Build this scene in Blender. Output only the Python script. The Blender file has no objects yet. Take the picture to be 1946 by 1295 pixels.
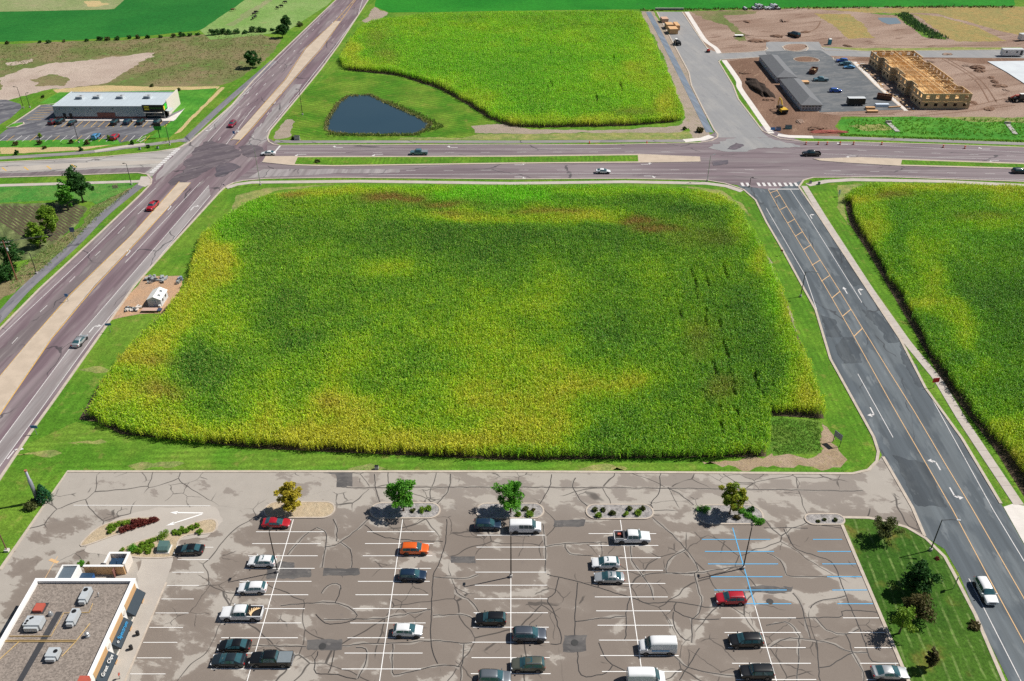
import bpy, bmesh, math, random
import numpy as np
from mathutils import Vector, Matrix
from mathutils.geometry import tessellate_polygon

random.seed(7)
ORD = ('first second third fourth fifth sixth seventh eighth ninth tenth eleventh twelfth thirteenth fourteenth fifteenth sixteenth seventeenth eighteenth nineteenth twentieth '
       'twenty-first twenty-second twenty-third twenty-fourth twenty-fifth twenty-sixth').split()
rng = np.random.default_rng(11)
SC = bpy.context.scene
COL = SC.collection
R = math.radians

# ------------------------------------------------------------------ camera, sky, sun, exposure
FOC, CX, CY, CAMZ = 1660.0, 973.0, 647.5, 110.0          # focal length in photo pixels, photo centre, height above ground
TILT = math.atan(1112.5 / FOC)                            # camera looks this far below the horizon
ST, CT = math.sin(TILT), math.cos(TILT)
cam = bpy.data.cameras.new('camera')
cam.sensor_width = 36.0
cam.lens = 36.0 * FOC / 1946.0
cam.clip_start, cam.clip_end = 1.0, 6000.0
cam_o = bpy.data.objects.new('camera', cam)
COL.objects.link(cam_o)
cam_o.location = (0, 0, CAMZ)
cam_o.rotation_euler = (math.pi / 2 - TILT, 0, 0)
SC.camera = cam_o

SUN_EL, SUN_AZ = R(50), R(15.6)                           # azimuth counted from +X towards +Y
sd = Vector((math.cos(SUN_EL) * math.cos(SUN_AZ), math.cos(SUN_EL) * math.sin(SUN_AZ), math.sin(SUN_EL)))
W = bpy.data.worlds.new('World')
SC.world = W
W.use_nodes = True
bg = W.node_tree.nodes['Background']
sky = W.node_tree.nodes.new('ShaderNodeTexSky')
sky.sky_type = 'NISHITA'
sky.sun_disc = False
sky.sun_elevation = SUN_EL
sky.sun_rotation = math.pi / 2 - SUN_AZ
sky.air_density, sky.dust_density = 1.0, 0.6
W.node_tree.links.new(sky.outputs[0], bg.inputs[0])
bg.inputs[1].default_value = 0.05
sl = bpy.data.lights.new('sun', 'SUN')
sl.energy = 5.0
sl.angle = R(0.53)
sl.color = (1.0, 0.955, 0.88)
so = bpy.data.objects.new('sun', sl)
COL.objects.link(so)
so.rotation_euler = (-sd).to_track_quat('-Z', 'Y').to_euler()
so.location = sd * 400
SC.view_settings.view_transform = 'Standard'
SC.view_settings.look = 'None'
SC.view_settings.gamma = 1.0
SC.view_settings.exposure = 0.2
SC.view_settings.use_curve_mapping = False
SC.render.engine = 'CYCLES'
SC.cycles.max_bounces = 6
SC.cycles.diffuse_bounces = 3
SC.cycles.glossy_bounces = 2
SC.cycles.transmission_bounces = 2
SC.cycles.use_denoising = False
SC.cycles.use_adaptive_sampling = True
SC.cycles.adaptive_threshold = 0.02

# ------------------------------------------------------------------ helpers
def P(x, y, z=0.0):
    """Photo pixel -> the point of the level plane z that stands there."""
    v = y - CY
    d = FOC * ST + v * CT
    h = CAMZ - z
    return Vector(((x - CX) * h / d, h * (FOC * CT - v * ST) / d, z))

def PS(pts, z=0.0):
    return [P(x, y, z) for x, y in pts]

def setp(o, label=None, cat=None, group=None, kind=None):
    if label: o['label'] = label
    if cat: o['category'] = cat
    if group: o['group'] = group
    if kind: o['kind'] = kind
    return o

def thing(name, label, cat, loc=(0, 0, 0), rz=0.0, group=None):
    o = bpy.data.objects.new(name, None)
    COL.objects.link(o)
    o.empty_display_size = 0.3
    o.location = loc
    o.rotation_euler = (0, 0, rz)
    return setp(o, label, cat, group)

def link(name, me, parent=None, loc=None, rot=None):
    o = bpy.data.objects.new(name, me)
    COL.objects.link(o)
    if parent is not None: o.parent = parent
    if loc is not None: o.location = loc
    if rot is not None: o.rotation_euler = rot
    return o

def empty_part(name, parent, loc=(0, 0, 0)):
    o = bpy.data.objects.new(name, None)
    COL.objects.link(o)
    o.parent = parent
    o.location = loc
    return o

class MB:
    """Collects shapes and links them as ONE mesh object."""
    def __init__(s):
        s.v, s.f, s.m = [], [], []
    def add(s, vs, fs, mi=0):
        b = len(s.v)
        s.v += [tuple(v) for v in vs]
        s.f += [tuple(b + i for i in f) for f in fs]
        s.m += [mi] * len(fs)
        return s
    def box(s, c, d, rz=0.0, mi=0, taper=1.0):
        hx, hy, hz = d[0] / 2, d[1] / 2, d[2] / 2
        ca, sa = math.cos(rz), math.sin(rz)
        vs = []
        for z, k in ((-hz, 1.0), (hz, taper)):
            for x, y in ((-hx, -hy), (hx, -hy), (hx, hy), (-hx, hy)):
                x, y = x * k, y * k
                vs.append((c[0] + x * ca - y * sa, c[1] + x * sa + y * ca, c[2] + z))
        return s.add(vs, [(3, 2, 1, 0), (4, 5, 6, 7), (0, 1, 5, 4), (1, 2, 6, 5), (2, 3, 7, 6), (3, 0, 4, 7)], mi)
    def bb(s, x0, x1, y0, y1, z0, z1, mi=0):
        return s.box(((x0 + x1) / 2, (y0 + y1) / 2, (z0 + z1) / 2), (x1 - x0, y1 - y0, z1 - z0), 0, mi)
    def tube(s, pts, r, seg=8, mi=0, cap=True):
        pts = [Vector(p) for p in pts]
        rs = r if isinstance(r, (list, tuple)) else [r] * len(pts)
        vs, fs = [], []
        n = len(pts)
        for i, p in enumerate(pts):
            t = (pts[min(i + 1, n - 1)] - pts[max(i - 1, 0)]).normalized()
            a = Vector((0, 0, 1)) if abs(t.z) < .9 else Vector((1, 0, 0))
            u = t.cross(a).normalized()
            w = t.cross(u)
            for k in range(seg):
                an = 2 * math.pi * k / seg
                vs.append(p + (u * math.cos(an) + w * math.sin(an)) * rs[i])
        for i in range(n - 1):
            for k in range(seg):
                fs.append((i * seg + k, i * seg + (k + 1) % seg, (i + 1) * seg + (k + 1) % seg, (i + 1) * seg + k))
        if cap:
            fs.append(tuple(range(seg - 1, -1, -1)))
            fs.append(tuple((n - 1) * seg + k for k in range(seg)))
        return s.add(vs, fs, mi)
    def lathe(s, prof, c=(0, 0, 0), seg=16, axis='z', mi=0):
        vs, fs = [], []
        for r, h in prof:
            for k in range(seg):
                a = 2 * math.pi * k / seg
                x, y = r * math.cos(a), r * math.sin(a)
                q = (x, y, h) if axis == 'z' else ((x, h, y) if axis == 'y' else (h, x, y))
                vs.append((c[0] + q[0], c[1] + q[1], c[2] + q[2]))
        n = len(prof)
        for i in range(n - 1):
            for k in range(seg):
                fs.append((i * seg + k, i * seg + (k + 1) % seg, (i + 1) * seg + (k + 1) % seg, (i + 1) * seg + k))
        fs.append(tuple(range(seg)))
        fs.append(tuple((n - 1) * seg + k for k in range(seg)))
        return s.add(vs, fs, mi)
    def prism(s, poly, z0, z1, mi=0):
        n = len(poly)
        vs = [(p[0], p[1], z0) for p in poly] + [(p[0], p[1], z1) for p in poly]
        tris = tessellate_polygon([[Vector((p[0], p[1], 0)) for p in poly]])
        fs = [tuple(n + i for i in t) for t in tris]
        fs += [(i, (i + 1) % n, n + (i + 1) % n, n + i) for i in range(n)]
        return s.add(vs, fs, mi)
    def mesh(s, name, mats, smooth=False):
        me = bpy.data.meshes.new(name)
        me.from_pydata(s.v, [], s.f)
        ms = mats if isinstance(mats, (list, tuple)) else [mats]
        for m in ms: me.materials.append(m)
        if len(ms) > 1: me.polygons.foreach_set('material_index', s.m)
        bm = bmesh.new(); bm.from_mesh(me)
        bmesh.ops.recalc_face_normals(bm, faces=bm.faces)
        bm.to_mesh(me); bm.free()
        if smooth: me.polygons.foreach_set('use_smooth', [True] * len(me.polygons))
        me.update()
        return me
    def build(s, name, mats, parent=None, smooth=False, loc=None, rot=None):
        return link(name, s.mesh(name, mats, smooth), parent, loc, rot)

def arclen(pts):
    L = [0.0]
    for a, b in zip(pts, pts[1:]): L.append(L[-1] + (b - a).length)
    return L

def resample(pts, step):
    pts = [Vector(p) for p in pts]
    L = arclen(pts)
    n = max(1, int(round(L[-1] / step)))
    out, j = [], 0
    for i in range(n + 1):
        d = L[-1] * i / n
        while j < len(L) - 2 and L[j + 1] < d: j += 1
        t = (d - L[j]) / max(1e-9, L[j + 1] - L[j])
        out.append(pts[j].lerp(pts[j + 1], min(1, max(0, t))))
    return out

def spline(pts, sub=6, closed=False):
    pts = [Vector(p) for p in pts]
    n = len(pts)
    if n < 3: return pts
    g = (lambda i: pts[i % n]) if closed else (lambda i: pts[min(max(i, 0), n - 1)])
    out = []
    for i in range(n if closed else n - 1):
        p0, p1, p2, p3 = g(i - 1), g(i), g(i + 1), g(i + 2)
        for k in range(sub):
            t = k / sub
            out.append(.5 * ((2 * p1) + (p2 - p0) * t + (2 * p0 - 5 * p1 + 4 * p2 - p3) * t * t + (3 * p1 - p0 - 3 * p2 + p3) * t ** 3))
    if not closed: out.append(pts[-1])
    return out

def ragged(pts, amp, step=1.2, seed=0):
    """Closed outline with an uneven natural edge."""
    r = np.random.default_rng(seed + 5)
    q = resample(list(pts) + [pts[0]], step)[:-1]
    n = len(q)
    k = np.arange(n)
    off = np.zeros(n)
    for f, a in ((n // 24 + 1, 1.0), (n // 9 + 1, .6), (n // 4 + 1, .35)):
        ph = r.random(8) * 6.28
        off += a * sum(np.sin(2 * np.pi * k * max(1, int(f * (.6 + .1 * j))) / n + ph[j]) for j in range(8)) / 4
    off += r.normal(0, .25, n)
    out = []
    for i, p in enumerate(q):
        t = (q[(i + 1) % n] - q[i - 1])
        nn = Vector((-t.y, t.x, 0)).normalized()
        out.append(p + nn * off[i] * amp)
    return out

_lay = [0]
def sheet(name, pts, z, mat, parent=None, kind='structure', rough=0.0, seed=0, curve=False, step=1.2):
    """Flat polygon (photo-pixel outline unless Vectors are given) laid at height z."""
    w = [Vector(p) if isinstance(p, Vector) else P(p[0], p[1]) for p in pts]
    if curve: w = spline(w, 6, True)
    if rough: w = ragged(w, rough, step, seed)
    _lay[0] += 1
    for p in w: p.z = z + (_lay[0] % 7) * .0011          # no two sheets share a plane
    tris = tessellate_polygon([w])
    me = bpy.data.meshes.new(name)
    me.from_pydata([tuple(p) for p in w], [], [tuple(t) for t in tris])
    me.materials.append(mat)
    bm = bmesh.new(); bm.from_mesh(me)
    for f in bm.faces:
        if f.normal.z < 0: f.normal_flip()
    bm.to_mesh(me); bm.free()
    o = link(name, me, parent)
    if parent is None: o['kind'] = kind
    return o

def offsets(pts, closed=False):
    n = len(pts)
    out = []
    for i in range(n):
        a = pts[i - 1] if (i > 0 or closed) else pts[i]
        b = pts[(i + 1) % n] if (i < n - 1 or closed) else pts[i]
        t = (b - a); t.z = 0; t.normalize()
        out.append(Vector((-t.y, t.x, 0)))
    return out

def strip(mb, pts, w, z, closed=False, z0=None, shift=0.0):
    """Ribbon of width w along world points; with z0 it gets sides (a kerb)."""
    nn = offsets(pts, closed)
    n = len(pts)
    vs = []
    for p, q in zip(pts, nn):
        a, b = p + q * (w / 2 + shift), p + q * (-w / 2 + shift)
        vs += [(a.x, a.y, z), (b.x, b.y, z)]
        if z0 is not None: vs += [(a.x, a.y, z0), (b.x, b.y, z0)]
    k = 2 if z0 is None else 4
    fs = []
    for i in range(n if closed else n - 1):
        j = (i + 1) % n
        A, B = i * k, j * k
        fs.append((A, A + 1, B + 1, B))
        if z0 is not None:
            fs += [(A, B, B + 2, A + 2), (A + 1, A + 3, B + 3, B + 1)]
    if z0 is not None and not closed:
        e = (n - 1) * k
        fs += [(0, 2, 3, 1), (e, e + 1, e + 3, e + 2)]
    mb.add(vs, fs)

def stroke(name, pts, w, z, mat, parent=None, kind='structure', curve=False, z0=None, closed=False, shift=0.0):
    p = [Vector(q) if isinstance(q, Vector) else P(q[0], q[1]) for q in pts]
    if curve: p = spline(p, 6, closed)
    mb = MB()
    if parent is None and z0 is None:
        _lay[0] += 1; z += (_lay[0] % 7) * .0011
    strip(mb, p, w, z, closed, z0, shift)
    o = mb.build(name, mat, parent)
    if parent is None: o['kind'] = kind
    return o

def dashes(name, pts, w, z, mat, parent, on, off, start=0.0):
    p = [Vector(q) if isinstance(q, Vector) else P(q[0], q[1]) for q in pts]
    L = arclen(p)[-1]
    fine = resample(p, .25)
    d = start
    while d < L:
        i0, i1 = int(d / .25), min(len(fine) - 1, int((d + on) / .25))
        if i1 > i0:
            mb = MB(); strip(mb, [fine[i0], fine[i1]], w, z)
            mb.build(name, mat, parent)
        d += on + off

# ------------------------------------------------------------------ materials
class N:
    def __init__(s, name):
        s.mat = bpy.data.materials.new(name)
        s.mat.use_nodes = True
        s.t = s.mat.node_tree
        s.b = s.t.nodes['Principled BSDF']
    def n(s, typ, **kw):
        x = s.t.nodes.new(typ)
        for k, v in kw.items(): setattr(x, k, v)
        return x
    def put(s, sock, v):
        if isinstance(v, bpy.types.NodeSocket): s.t.links.new(v, sock)
        else:
            if isinstance(v, tuple) and len(v) == 3 and sock.type == 'RGBA': v = (*v, 1)
            sock.default_value = v
    def pos(s):
        return s.n('ShaderNodeNewGeometry').outputs['Position']
    def obj(s):
        return s.n('ShaderNodeTexCoord').outputs['Object']
    def mp(s, v, rz=0.0, sc=(1, 1, 1)):
        a = s.n('ShaderNodeMapping'); s.put(a.inputs[0], v)
        a.inputs['Rotation'].default_value = (0, 0, rz)
        a2 = s.n('ShaderNodeVectorMath', operation='MULTIPLY'); s.t.links.new(a.outputs[0], a2.inputs[0])
        a2.inputs[1].default_value = sc
        return a2.outputs[0]
    def noise(s, v, sc, det=3.0, ro=.55, dist=0.0):
        a = s.n('ShaderNodeTexNoise'); s.put(a.inputs['Vector'], v)
        a.inputs['Scale'].default_value = sc; a.inputs['Detail'].default_value = det
        a.inputs['Roughness'].default_value = ro; a.inputs['Distortion'].default_value = dist
        return a.outputs['Fac']
    def ncol(s, v, sc, det=2.0):
        a = s.n('ShaderNodeTexNoise'); s.put(a.inputs['Vector'], v)
        a.inputs['Scale'].default_value = sc; a.inputs['Detail'].default_value = det
        return a.outputs['Color']
    def vor(s, v, sc, feature='F1', out='Distance'):
        a = s.n('ShaderNodeTexVoronoi', feature=feature); s.put(a.inputs['Vector'], v)
        a.inputs['Scale'].default_value = sc
        return a.outputs[out]
    def m(s, op, a, b=0.0, clamp=False):
        x = s.n('ShaderNodeMath', operation=op, use_clamp=clamp)
        s.put(x.inputs[0], a); s.put(x.inputs[1], b)
        return x.outputs[0]
    def step(s, v, lo, hi):
        x = s.n('ShaderNodeMapRange', clamp=True); x.interpolation_type = 'SMOOTHSTEP'
        s.put(x.inputs['Value'], v); s.put(x.inputs['From Min'], lo); s.put(x.inputs['From Max'], hi)
        return x.outputs[0]
    def mix(s, f, a, b, mode='MIX'):
        x = s.n('ShaderNodeMix', data_type='RGBA', blend_type=mode)
        s.put(x.inputs[0], f); s.put(x.inputs[6], a); s.put(x.inputs[7], b)
        return x.outputs[2]
    def vary(s, c, f, lo, hi):
        """brightness variation of colour c by the 0..1 field f"""
        x = s.n('ShaderNodeMapRange'); s.put(x.inputs['Value'], f)
        x.inputs['To Min'].default_value = lo; x.inputs['To Max'].default_value = hi
        y = s.n('ShaderNodeVectorMath', operation='SCALE'); s.put(y.inputs[0], c); s.t.links.new(x.outputs[0], y.inputs['Scale'])
        return y.outputs[0]
    def shift(s, v, c, amt):
        x = s.n('ShaderNodeVectorMath', operation='MULTIPLY_ADD')
        s.put(x.inputs[0], c); x.inputs[1].default_value = (amt, amt, 0); s.put(x.inputs[2], v)
        return x.outputs[0]
    def out(s, col, rough=.85, spec=.3, bump=None, bs=.3, bd=.05, metal=0.0, coat=0.0):
        s.put(s.b.inputs['Base Color'], col)
        s.put(s.b.inputs['Roughness'], rough)
        s.b.inputs['Specular IOR Level'].default_value = spec
        s.b.inputs['Metallic'].default_value = metal
        s.b.inputs['Coat Weight'].default_value = coat
        if bump is not None:
            x = s.n('ShaderNodeBump'); x.inputs['Strength'].default_value = bs; x.inputs['Distance'].default_value = bd
            s.put(x.inputs['Height'], bump); s.t.links.new(x.outputs[0], s.b.inputs['Normal'])
        return s.mat

_mc = {}
def flat(name, c, rough=.6, metal=0.0, spec=.4, coat=0.0, var=.12, sc=2.0):
    """Plain coloured surface with a little wear in its tone."""
    if name in _mc: return _mc[name]
    n = N(name)
    v = n.obj()
    col = n.vary(c, n.noise(v, sc, 4.0), 1 - var, 1 + var)
    _mc[name] = n.out(col, rough, spec, metal=metal, coat=coat)
    return _mc[name]

def turf(name, a, b, c, s1=.05, s2=.35, cf=.5, stripe=None, fine=.30, dry=.6, thin=False):
    """Grass: two greens in broad patches, a third tone in smaller ones, mowing lines, blade-scale grain."""
    n = N(name); v = n.pos()
    col = n.mix(n.step(n.noise(v, s1, 4.0), .38, .62), a, b)
    col = n.mix(n.m('MULTIPLY', n.step(n.noise(v, s2, 4.0, .6), cf, cf + .18), dry), col, c)
    if stripe:
        ang, wid, amt = stripe
        w = n.mp(v, -ang, (1, 1, 0))
        wob = n.shift(w, n.ncol(v, .12), .8)
        sep = n.n('ShaderNodeSeparateXYZ'); n.put(sep.inputs[0], wob)
        s = n.m('SINE', n.m('MULTIPLY', sep.outputs[1], 2 * math.pi / wid))
        s = n.m('ADD', n.m('MULTIPLY', s, .5), .5)
        if thin:
            s = n.m('MULTIPLY', n.step(s, .80, .98), n.step(n.noise(v, .35, 4.0, .7), .40, .62))
            col = n.mix(n.m('MULTIPLY', s, amt), col, (.19, .26, .08))
        else:
            s = n.m('MULTIPLY', s, n.step(n.noise(v, .13, 4.0, .65), .3, .75))
            col = n.vary(col, s, 1 - amt * .6, 1 + amt * 1.3)
    g = n.noise(v, 2.2, 5.0, .75)
    col = n.vary(col, n.step(n.noise(v, .55, 5.0, .7), .25, .75), .80, 1.18)
    col = n.vary(col, n.step(g, .25, .75), 1 - fine, 1 + fine)
    return n.out(col, .95, .15, bump=g, bs=.8, bd=.15)

def soil(name, a, b, c, s1=.12, fine=.22, rut=None):
    n = N(name); v = n.pos()
    w = n.mp(v, -rut, (.25, 1, 1)) if rut is not None else v
    col = n.mix(n.step(n.noise(w, s1, 5.0, .6), .35, .65), a, b)
    col = n.mix(n.m('MULTIPLY', n.step(n.noise(w, s1 * 4, 5.0, .65, .6), .55, .68), .75), col, c)
    g = n.noise(v, 1.6, 6.0, .75)
    col = n.vary(col, n.step(g, .25, .75), 1 - fine, 1 + fine)
    return n.out(col, .95, .15, bump=g, bs=.9, bd=.25)

def asphalt(name, a, b, c, ang, s1=.05, lo=.45, hi=.55, stretch=.12, seal=True, rough=.8, streak=.2):
    """Worn asphalt: sharp-edged patches of two ages drawn out along the traffic, dark sealed cracks."""
    n = N(name); v = n.pos()
    w = n.mp(v, -ang, (stretch, 1, 1))
    col = n.mix(n.step(n.noise(w, s1 * 5, 4.0, .6), lo, hi), a, b)
    col = n.mix(n.m('MULTIPLY', n.step(n.noise(w, s1 * 12, 4.0, .6), .58, .66), .7), col, c)
    col = n.vary(col, n.step(n.noise(n.mp(v, -ang, (.03, 1, 1)), .7, 4.0), .25, .75), 1 - streak, 1 + streak)
    if seal:
        d = n.vor(n.shift(n.mp(v, -ang, (.35, 1, 1)), n.ncol(v, .25), 2.5), .09, 'DISTANCE_TO_EDGE')
        k = n.m('MULTIPLY', n.m('SUBTRACT', 1.0, n.step(d, .004, .012)), n.step(n.noise(v, .06, 2.0), .48, .56))
        col = n.mix(n.m('MULTIPLY', k, .7), col, (.03, .03, .035))
    g = n.noise(v, 9.0, 3.0, .7)
    col = n.vary(col, g, .88, 1.12)
    return n.out(col, rough, .3, bump=g, bs=.15, bd=.02)
# ------------------------------------------------------------------ surfaces of the place
def ang(a, b):
    d = P(*b) - P(*a)
    return math.atan2(d.y, d.x)
A_DIAG = ang((60, 600), (540, 110))
A_LOC = ang((1800, 1000), (1560, 560))
G_MOWN = turf('mown_grass', (.075, .195, .014), (.125, .230, .022), (.25, .235, .06), .06, .3, .55, (A_DIAG, 2.2, .16))
G_MOWN_EW = turf('mown_grass_along_the_lot', (.08, .205, .015), (.13, .235, .024), (.25, .235, .065), .07, .3, .56, (0.05, 1.6, .22))
G_VIVID = turf('watered_lawn', (.05, .21, .02), (.09, .27, .03), (.2, .27, .07), .08, .4, .62, (A_DIAG, 2.4, .1), .2)
G_LAWN = turf('parking_lawn', (.035, .095, .010), (.055, .125, .014), (.17, .13, .03), .07, .12, .56, (ang((1700, 1290), (1600, 1000)), 1.75, .6), .3, .8, True)
G_LOC = turf('roadside_grass', (.105, .225, .016), (.075, .19, .013), (.23, .235, .05), .08, .4, .54, (A_LOC, 1.4, .2))
G_VERGE = turf('dry_verge_grass', (.17, .22, .06), (.25, .26, .08), (.36, .29, .14), .15, .5, .5)
G_ROUGH = turf('fallow_weeds', (.12, .15, .045), (.20, .165, .085), (.11, .23, .045), .05, .22, .53, None, .38)
G_PASTURE = turf('grazed_pasture', (.16, .28, .07), (.21, .31, .10), (.27, .28, .12), .04, .2, .55)
G_SOY = turf('soybean_canopy', (.012, .165, .012), (.022, .205, .016), (.02, .14, .02), .02, .1, .6, (0.02, .8, .14), .18)
G_SOY2 = turf('dark_soybean_canopy', (.014, .135, .02), (.022, .16, .024), (.016, .115, .022), .02, .1, .6, (0.04, .8, .12), .18)
G_STUBBLE = turf('mown_pale_field', (.20, .25, .10), (.25, .27, .13), (.31, .27, .16), .04, .2, .52)
G_POND = turf('pond_bank_grass', (.06, .175, .010), (.125, .22, .02), (.24, .225, .05), .07, .22, .56, (R(-28), 1.9, .3))
G_TAN = turf('tan_dry_grass', (.31, .225, .085), (.26, .215, .08), (.19, .21, .075), .07, .35, .5, None, .4, .8)
G_ROWS = turf('young_row_crop', (.12, .155, .055), (.15, .17, .07), (.09, .075, .05), .05, .3, .56, (R(108), 3.2, .55), .3)
G_BANK = turf('bank_grass', (.055, .20, .03), (.10, .22, .04), (.16, .22, .06), .12, .5, .52, None, .4)
G_PATCH = turf('weedy_plot', (.08, .19, .02), (.12, .21, .03), (.17, .19, .05), .12, .5, .55, None, .35)
S_DIRT = soil('graded_dirt', (.33, .24, .19), (.245, .165, .125), (.145, .082, .058), .07, .28, R(20))
S_DARK = soil('dug_soil', (.22, .135, .095), (.16, .095, .065), (.30, .20, .14), .12, .3, R(70))
S_PALE = soil('packed_gravel_dirt', (.44, .36, .30), (.38, .30, .25), (.31, .25, .19), .05, .15)
S_TRACK = soil('bare_farm_track', (.34, .275, .225), (.29, .24, .19), (.23, .22, .12), .1, .18)
S_RED = soil('orange_bare_soil', (.48, .30, .18), (.40, .27, .18), (.34, .24, .17), .2, .15)
S_BLACK = soil('black_topsoil', (.035, .025, .02), (.05, .035, .028), (.09, .06, .045), .3, .4)
S_SAND = soil('sandy_seed_bed', (.50, .37, .19), (.43, .35, .17), (.34, .33, .13), .1, .15)
S_REED = soil('corn_stubble', (.36, .27, .19), (.30, .22, .14), (.24, .22, .10), .4, .3)
S_FIELD = soil('corn_field_soil', (.10, .075, .05), (.08, .06, .04), (.13, .10, .06), .3, .3)
A_HWY = asphalt('purple_highway_asphalt', (.156, .111, .126), (.205, .163, .172), (.27, .235, .235), A_DIAG, .035, .42, .6)
A_HWYE = asphalt('purple_cross_highway_asphalt', (.165, .128, .140), (.205, .17, .178), (.26, .235, .235), 0.0, .035, .42, .6)
A_GREY = asphalt('grey_lane_asphalt', (.27, .245, .245), (.235, .205, .205), (.31, .29, .28), A_DIAG, .05, .5, .62)
A_GREY2 = asphalt('worn_purple_grey_asphalt', (.165, .135, .14), (.20, .17, .172), (.24, .215, .21), A_DIAG, .05, .5, .62)
A_JUN = asphalt('junction_asphalt', (.098, .080, .092), (.13, .108, .118), (.18, .155, .16), R(35), .06, .45, .6, .4)
A_PATCH = asphalt('dark_repair_asphalt', (.085, .075, .09), (.115, .095, .11), (.16, .14, .145), R(35), .06, .45, .6, .5)
A_WEST = asphalt('pale_side_asphalt', (.31, .29, .275), (.37, .35, .325), (.25, .23, .22), 0.0, .05, .45, .6)
A_LOCAL = asphalt('blue_grey_asphalt', (.080, .096, .110), (.112, .130, .143), (.152, .170, .182), A_LOC, .04, .46, .55, .3)
A_LOCDK = asphalt('darker_blue_grey_asphalt', (.052, .063, .074), (.070, .082, .092), (.10, .114, .124), A_LOC, .06, .46, .6, .4)
A_NEW = asphalt('pale_street_asphalt', (.245, .245, .248), (.28, .275, .27), (.215, .215, .225), R(100), .03, .45, .65, .4, False, .8, .05)
A_YARD = asphalt('yard_asphalt', (.105, .115, .125), (.145, .15, .155), (.19, .19, .19), R(20), .05, .45, .6, .5, False, .8, .1)
A_MKT = asphalt('store_lot_asphalt', (.10, .10, .115), (.15, .15, .16), (.27, .26, .26), R(35), .05, .45, .56, .4, False)
A_TRAIL = asphalt('trail_asphalt', (.17, .165, .185), (.21, .20, .215), (.12, .12, .14), A_DIAG, .06, .5, .62, .3)
A_TRAILE = asphalt('grey_trail_asphalt', (.24, .225, .22), (.28, .26, .25), (.19, .18, .19), 0.0, .06, .5, .62, .3)
A_SLATE = asphalt('fresh_slate_asphalt', (.155, .19, .24), (.175, .205, .25), (.13, .16, .20), R(105), .05, .45, .6, .3, False)

def concrete(name, a, b, sc=.3):
    n = N(name); v = n.pos()
    col = n.mix(n.step(n.noise(v, sc, 5.0, .6), .35, .65), a, b)
    col = n.vary(col, n.noise(v, 5.0, 4.0, .7), .86, 1.12)
    return n.out(col, .85, .3)
C_MED = concrete('median_concrete', (.50, .41, .32), (.44, .36, .28))
C_KERB = concrete('kerb_concrete', (.50, .43, .36), (.42, .36, .30), .8)
C_WALK = concrete('sidewalk_concrete', (.47, .42, .38), (.42, .37, .33), .5)
C_NEW = concrete('new_concrete', (.66, .62, .58), (.60, .56, .52), .4)
C_PALE = concrete('pale_lot_concrete', (.43, .39, .345), (.39, .35, .31), .12)
C_GREY = concrete('grey_concrete', (.40, .38, .36), (.36, .34, .32), .2)  # plain mid-grey concrete for slabs, footings and pads
C_SLAB = concrete('white_slab', (.56, .60, .62), (.50, .53, .56), .15)

def paint(name, c, wear=.35):
    n = N(name); v = n.pos()
    k = n.m('MULTIPLY', n.step(n.noise(v, 1.6, 5.0, .75), .52, .72), wear)
    return n.out(n.mix(k, c, (.22, .20, .20)), .7, .3)
W_LINE = paint('white_line_paint', (.60, .58, .57), .75)
W_LOT = paint('white_stall_paint', (.82, .81, .79), .2)
Y_LINE = paint('yellow_line_paint', (.62, .38, .08), .6)
O_LINE = paint('faded_orange_paint', (.62, .40, .20), .5)
B_LINE = paint('blue_stall_paint', (.09, .38, .66), .3)
CRACK = flat('crack_sealer', (.03, .028, .028), .6)

# parking lot: worn brown-grey sealcoat over pale asphalt, sealed cracks
n = N('parking_lot_asphalt'); v = n.pos()
wv = n.shift(v, n.ncol(v, .07, 3.0), 6.0)
edge = n.vor(wv, .09, 'DISTANCE_TO_EDGE')
near = n.m('MULTIPLY', n.m('SUBTRACT', 1.0, n.step(edge, .0, .16)), n.step(n.noise(v, .05, 2.0), .42, .60))
sx = n.n('ShaderNodeSeparateXYZ'); n.put(sx.inputs[0], v)
north = n.step(sx.outputs[1], 104.0, 116.0)
west = n.m('SUBTRACT', 1.0, n.step(sx.outputs[0], -54.0, -33.0))
age = n.m('ADD', n.noise(n.mp(n.shift(v, n.ncol(v, .3, 4.0), 2.0), .3, (.7, 1.2, 1)), .16, 7.0, .62), n.m('MULTIPLY', near, .20))
age = n.m('ADD', age, n.m('ADD', n.m('MULTIPLY', north, .14), n.m('MULTIPLY', west, .12)))
base = n.mix(n.noise(v, .08, 3.0), (.172, .142, .120), (.218, .184, .158))
base = n.mix(n.m('MULTIPLY', north, .6), base, (.275, .245, .22))
col = n.mix(n.m('MULTIPLY', n.step(age, .52, .66), .35), base, (.26, .225, .195))
col = n.mix(n.step(age, .615, .665), col, n.mix(n.noise(v, .4, 4.0), (.32, .29, .255), (.385, .35, .31)))
col = n.mix(n.m('MULTIPLY', n.step(n.noise(v, .22, 4.0), .66, .72), .35), col, (.15, .13, .12))
ck = n.m('MULTIPLY', n.m('SUBTRACT', 1.0, n.step(edge, .004, .010)), n.step(n.noise(v, .045, 2.0), .46, .50))
e2 = n.vor(n.shift(v, n.ncol(v, .3, 3.0), 2.2), .19, 'DISTANCE_TO_EDGE')
ck2 = n.m('MULTIPLY', n.m('SUBTRACT', 1.0, n.step(e2, .008, .015)), n.step(n.noise(v, .09, 2.0), .54, .57))
col = n.mix(n.m('MULTIPLY', n.m('MAXIMUM', ck, n.m('MULTIPLY', ck2, .8)), .85), col, (.05, .045, .042))
g = n.noise(v, 7.0, 4.0, .75)
col = n.vary(col, g, .84, 1.14)
A_LOT = n.out(col, .85, .25, bump=g, bs=.15, bd=.02)

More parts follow.
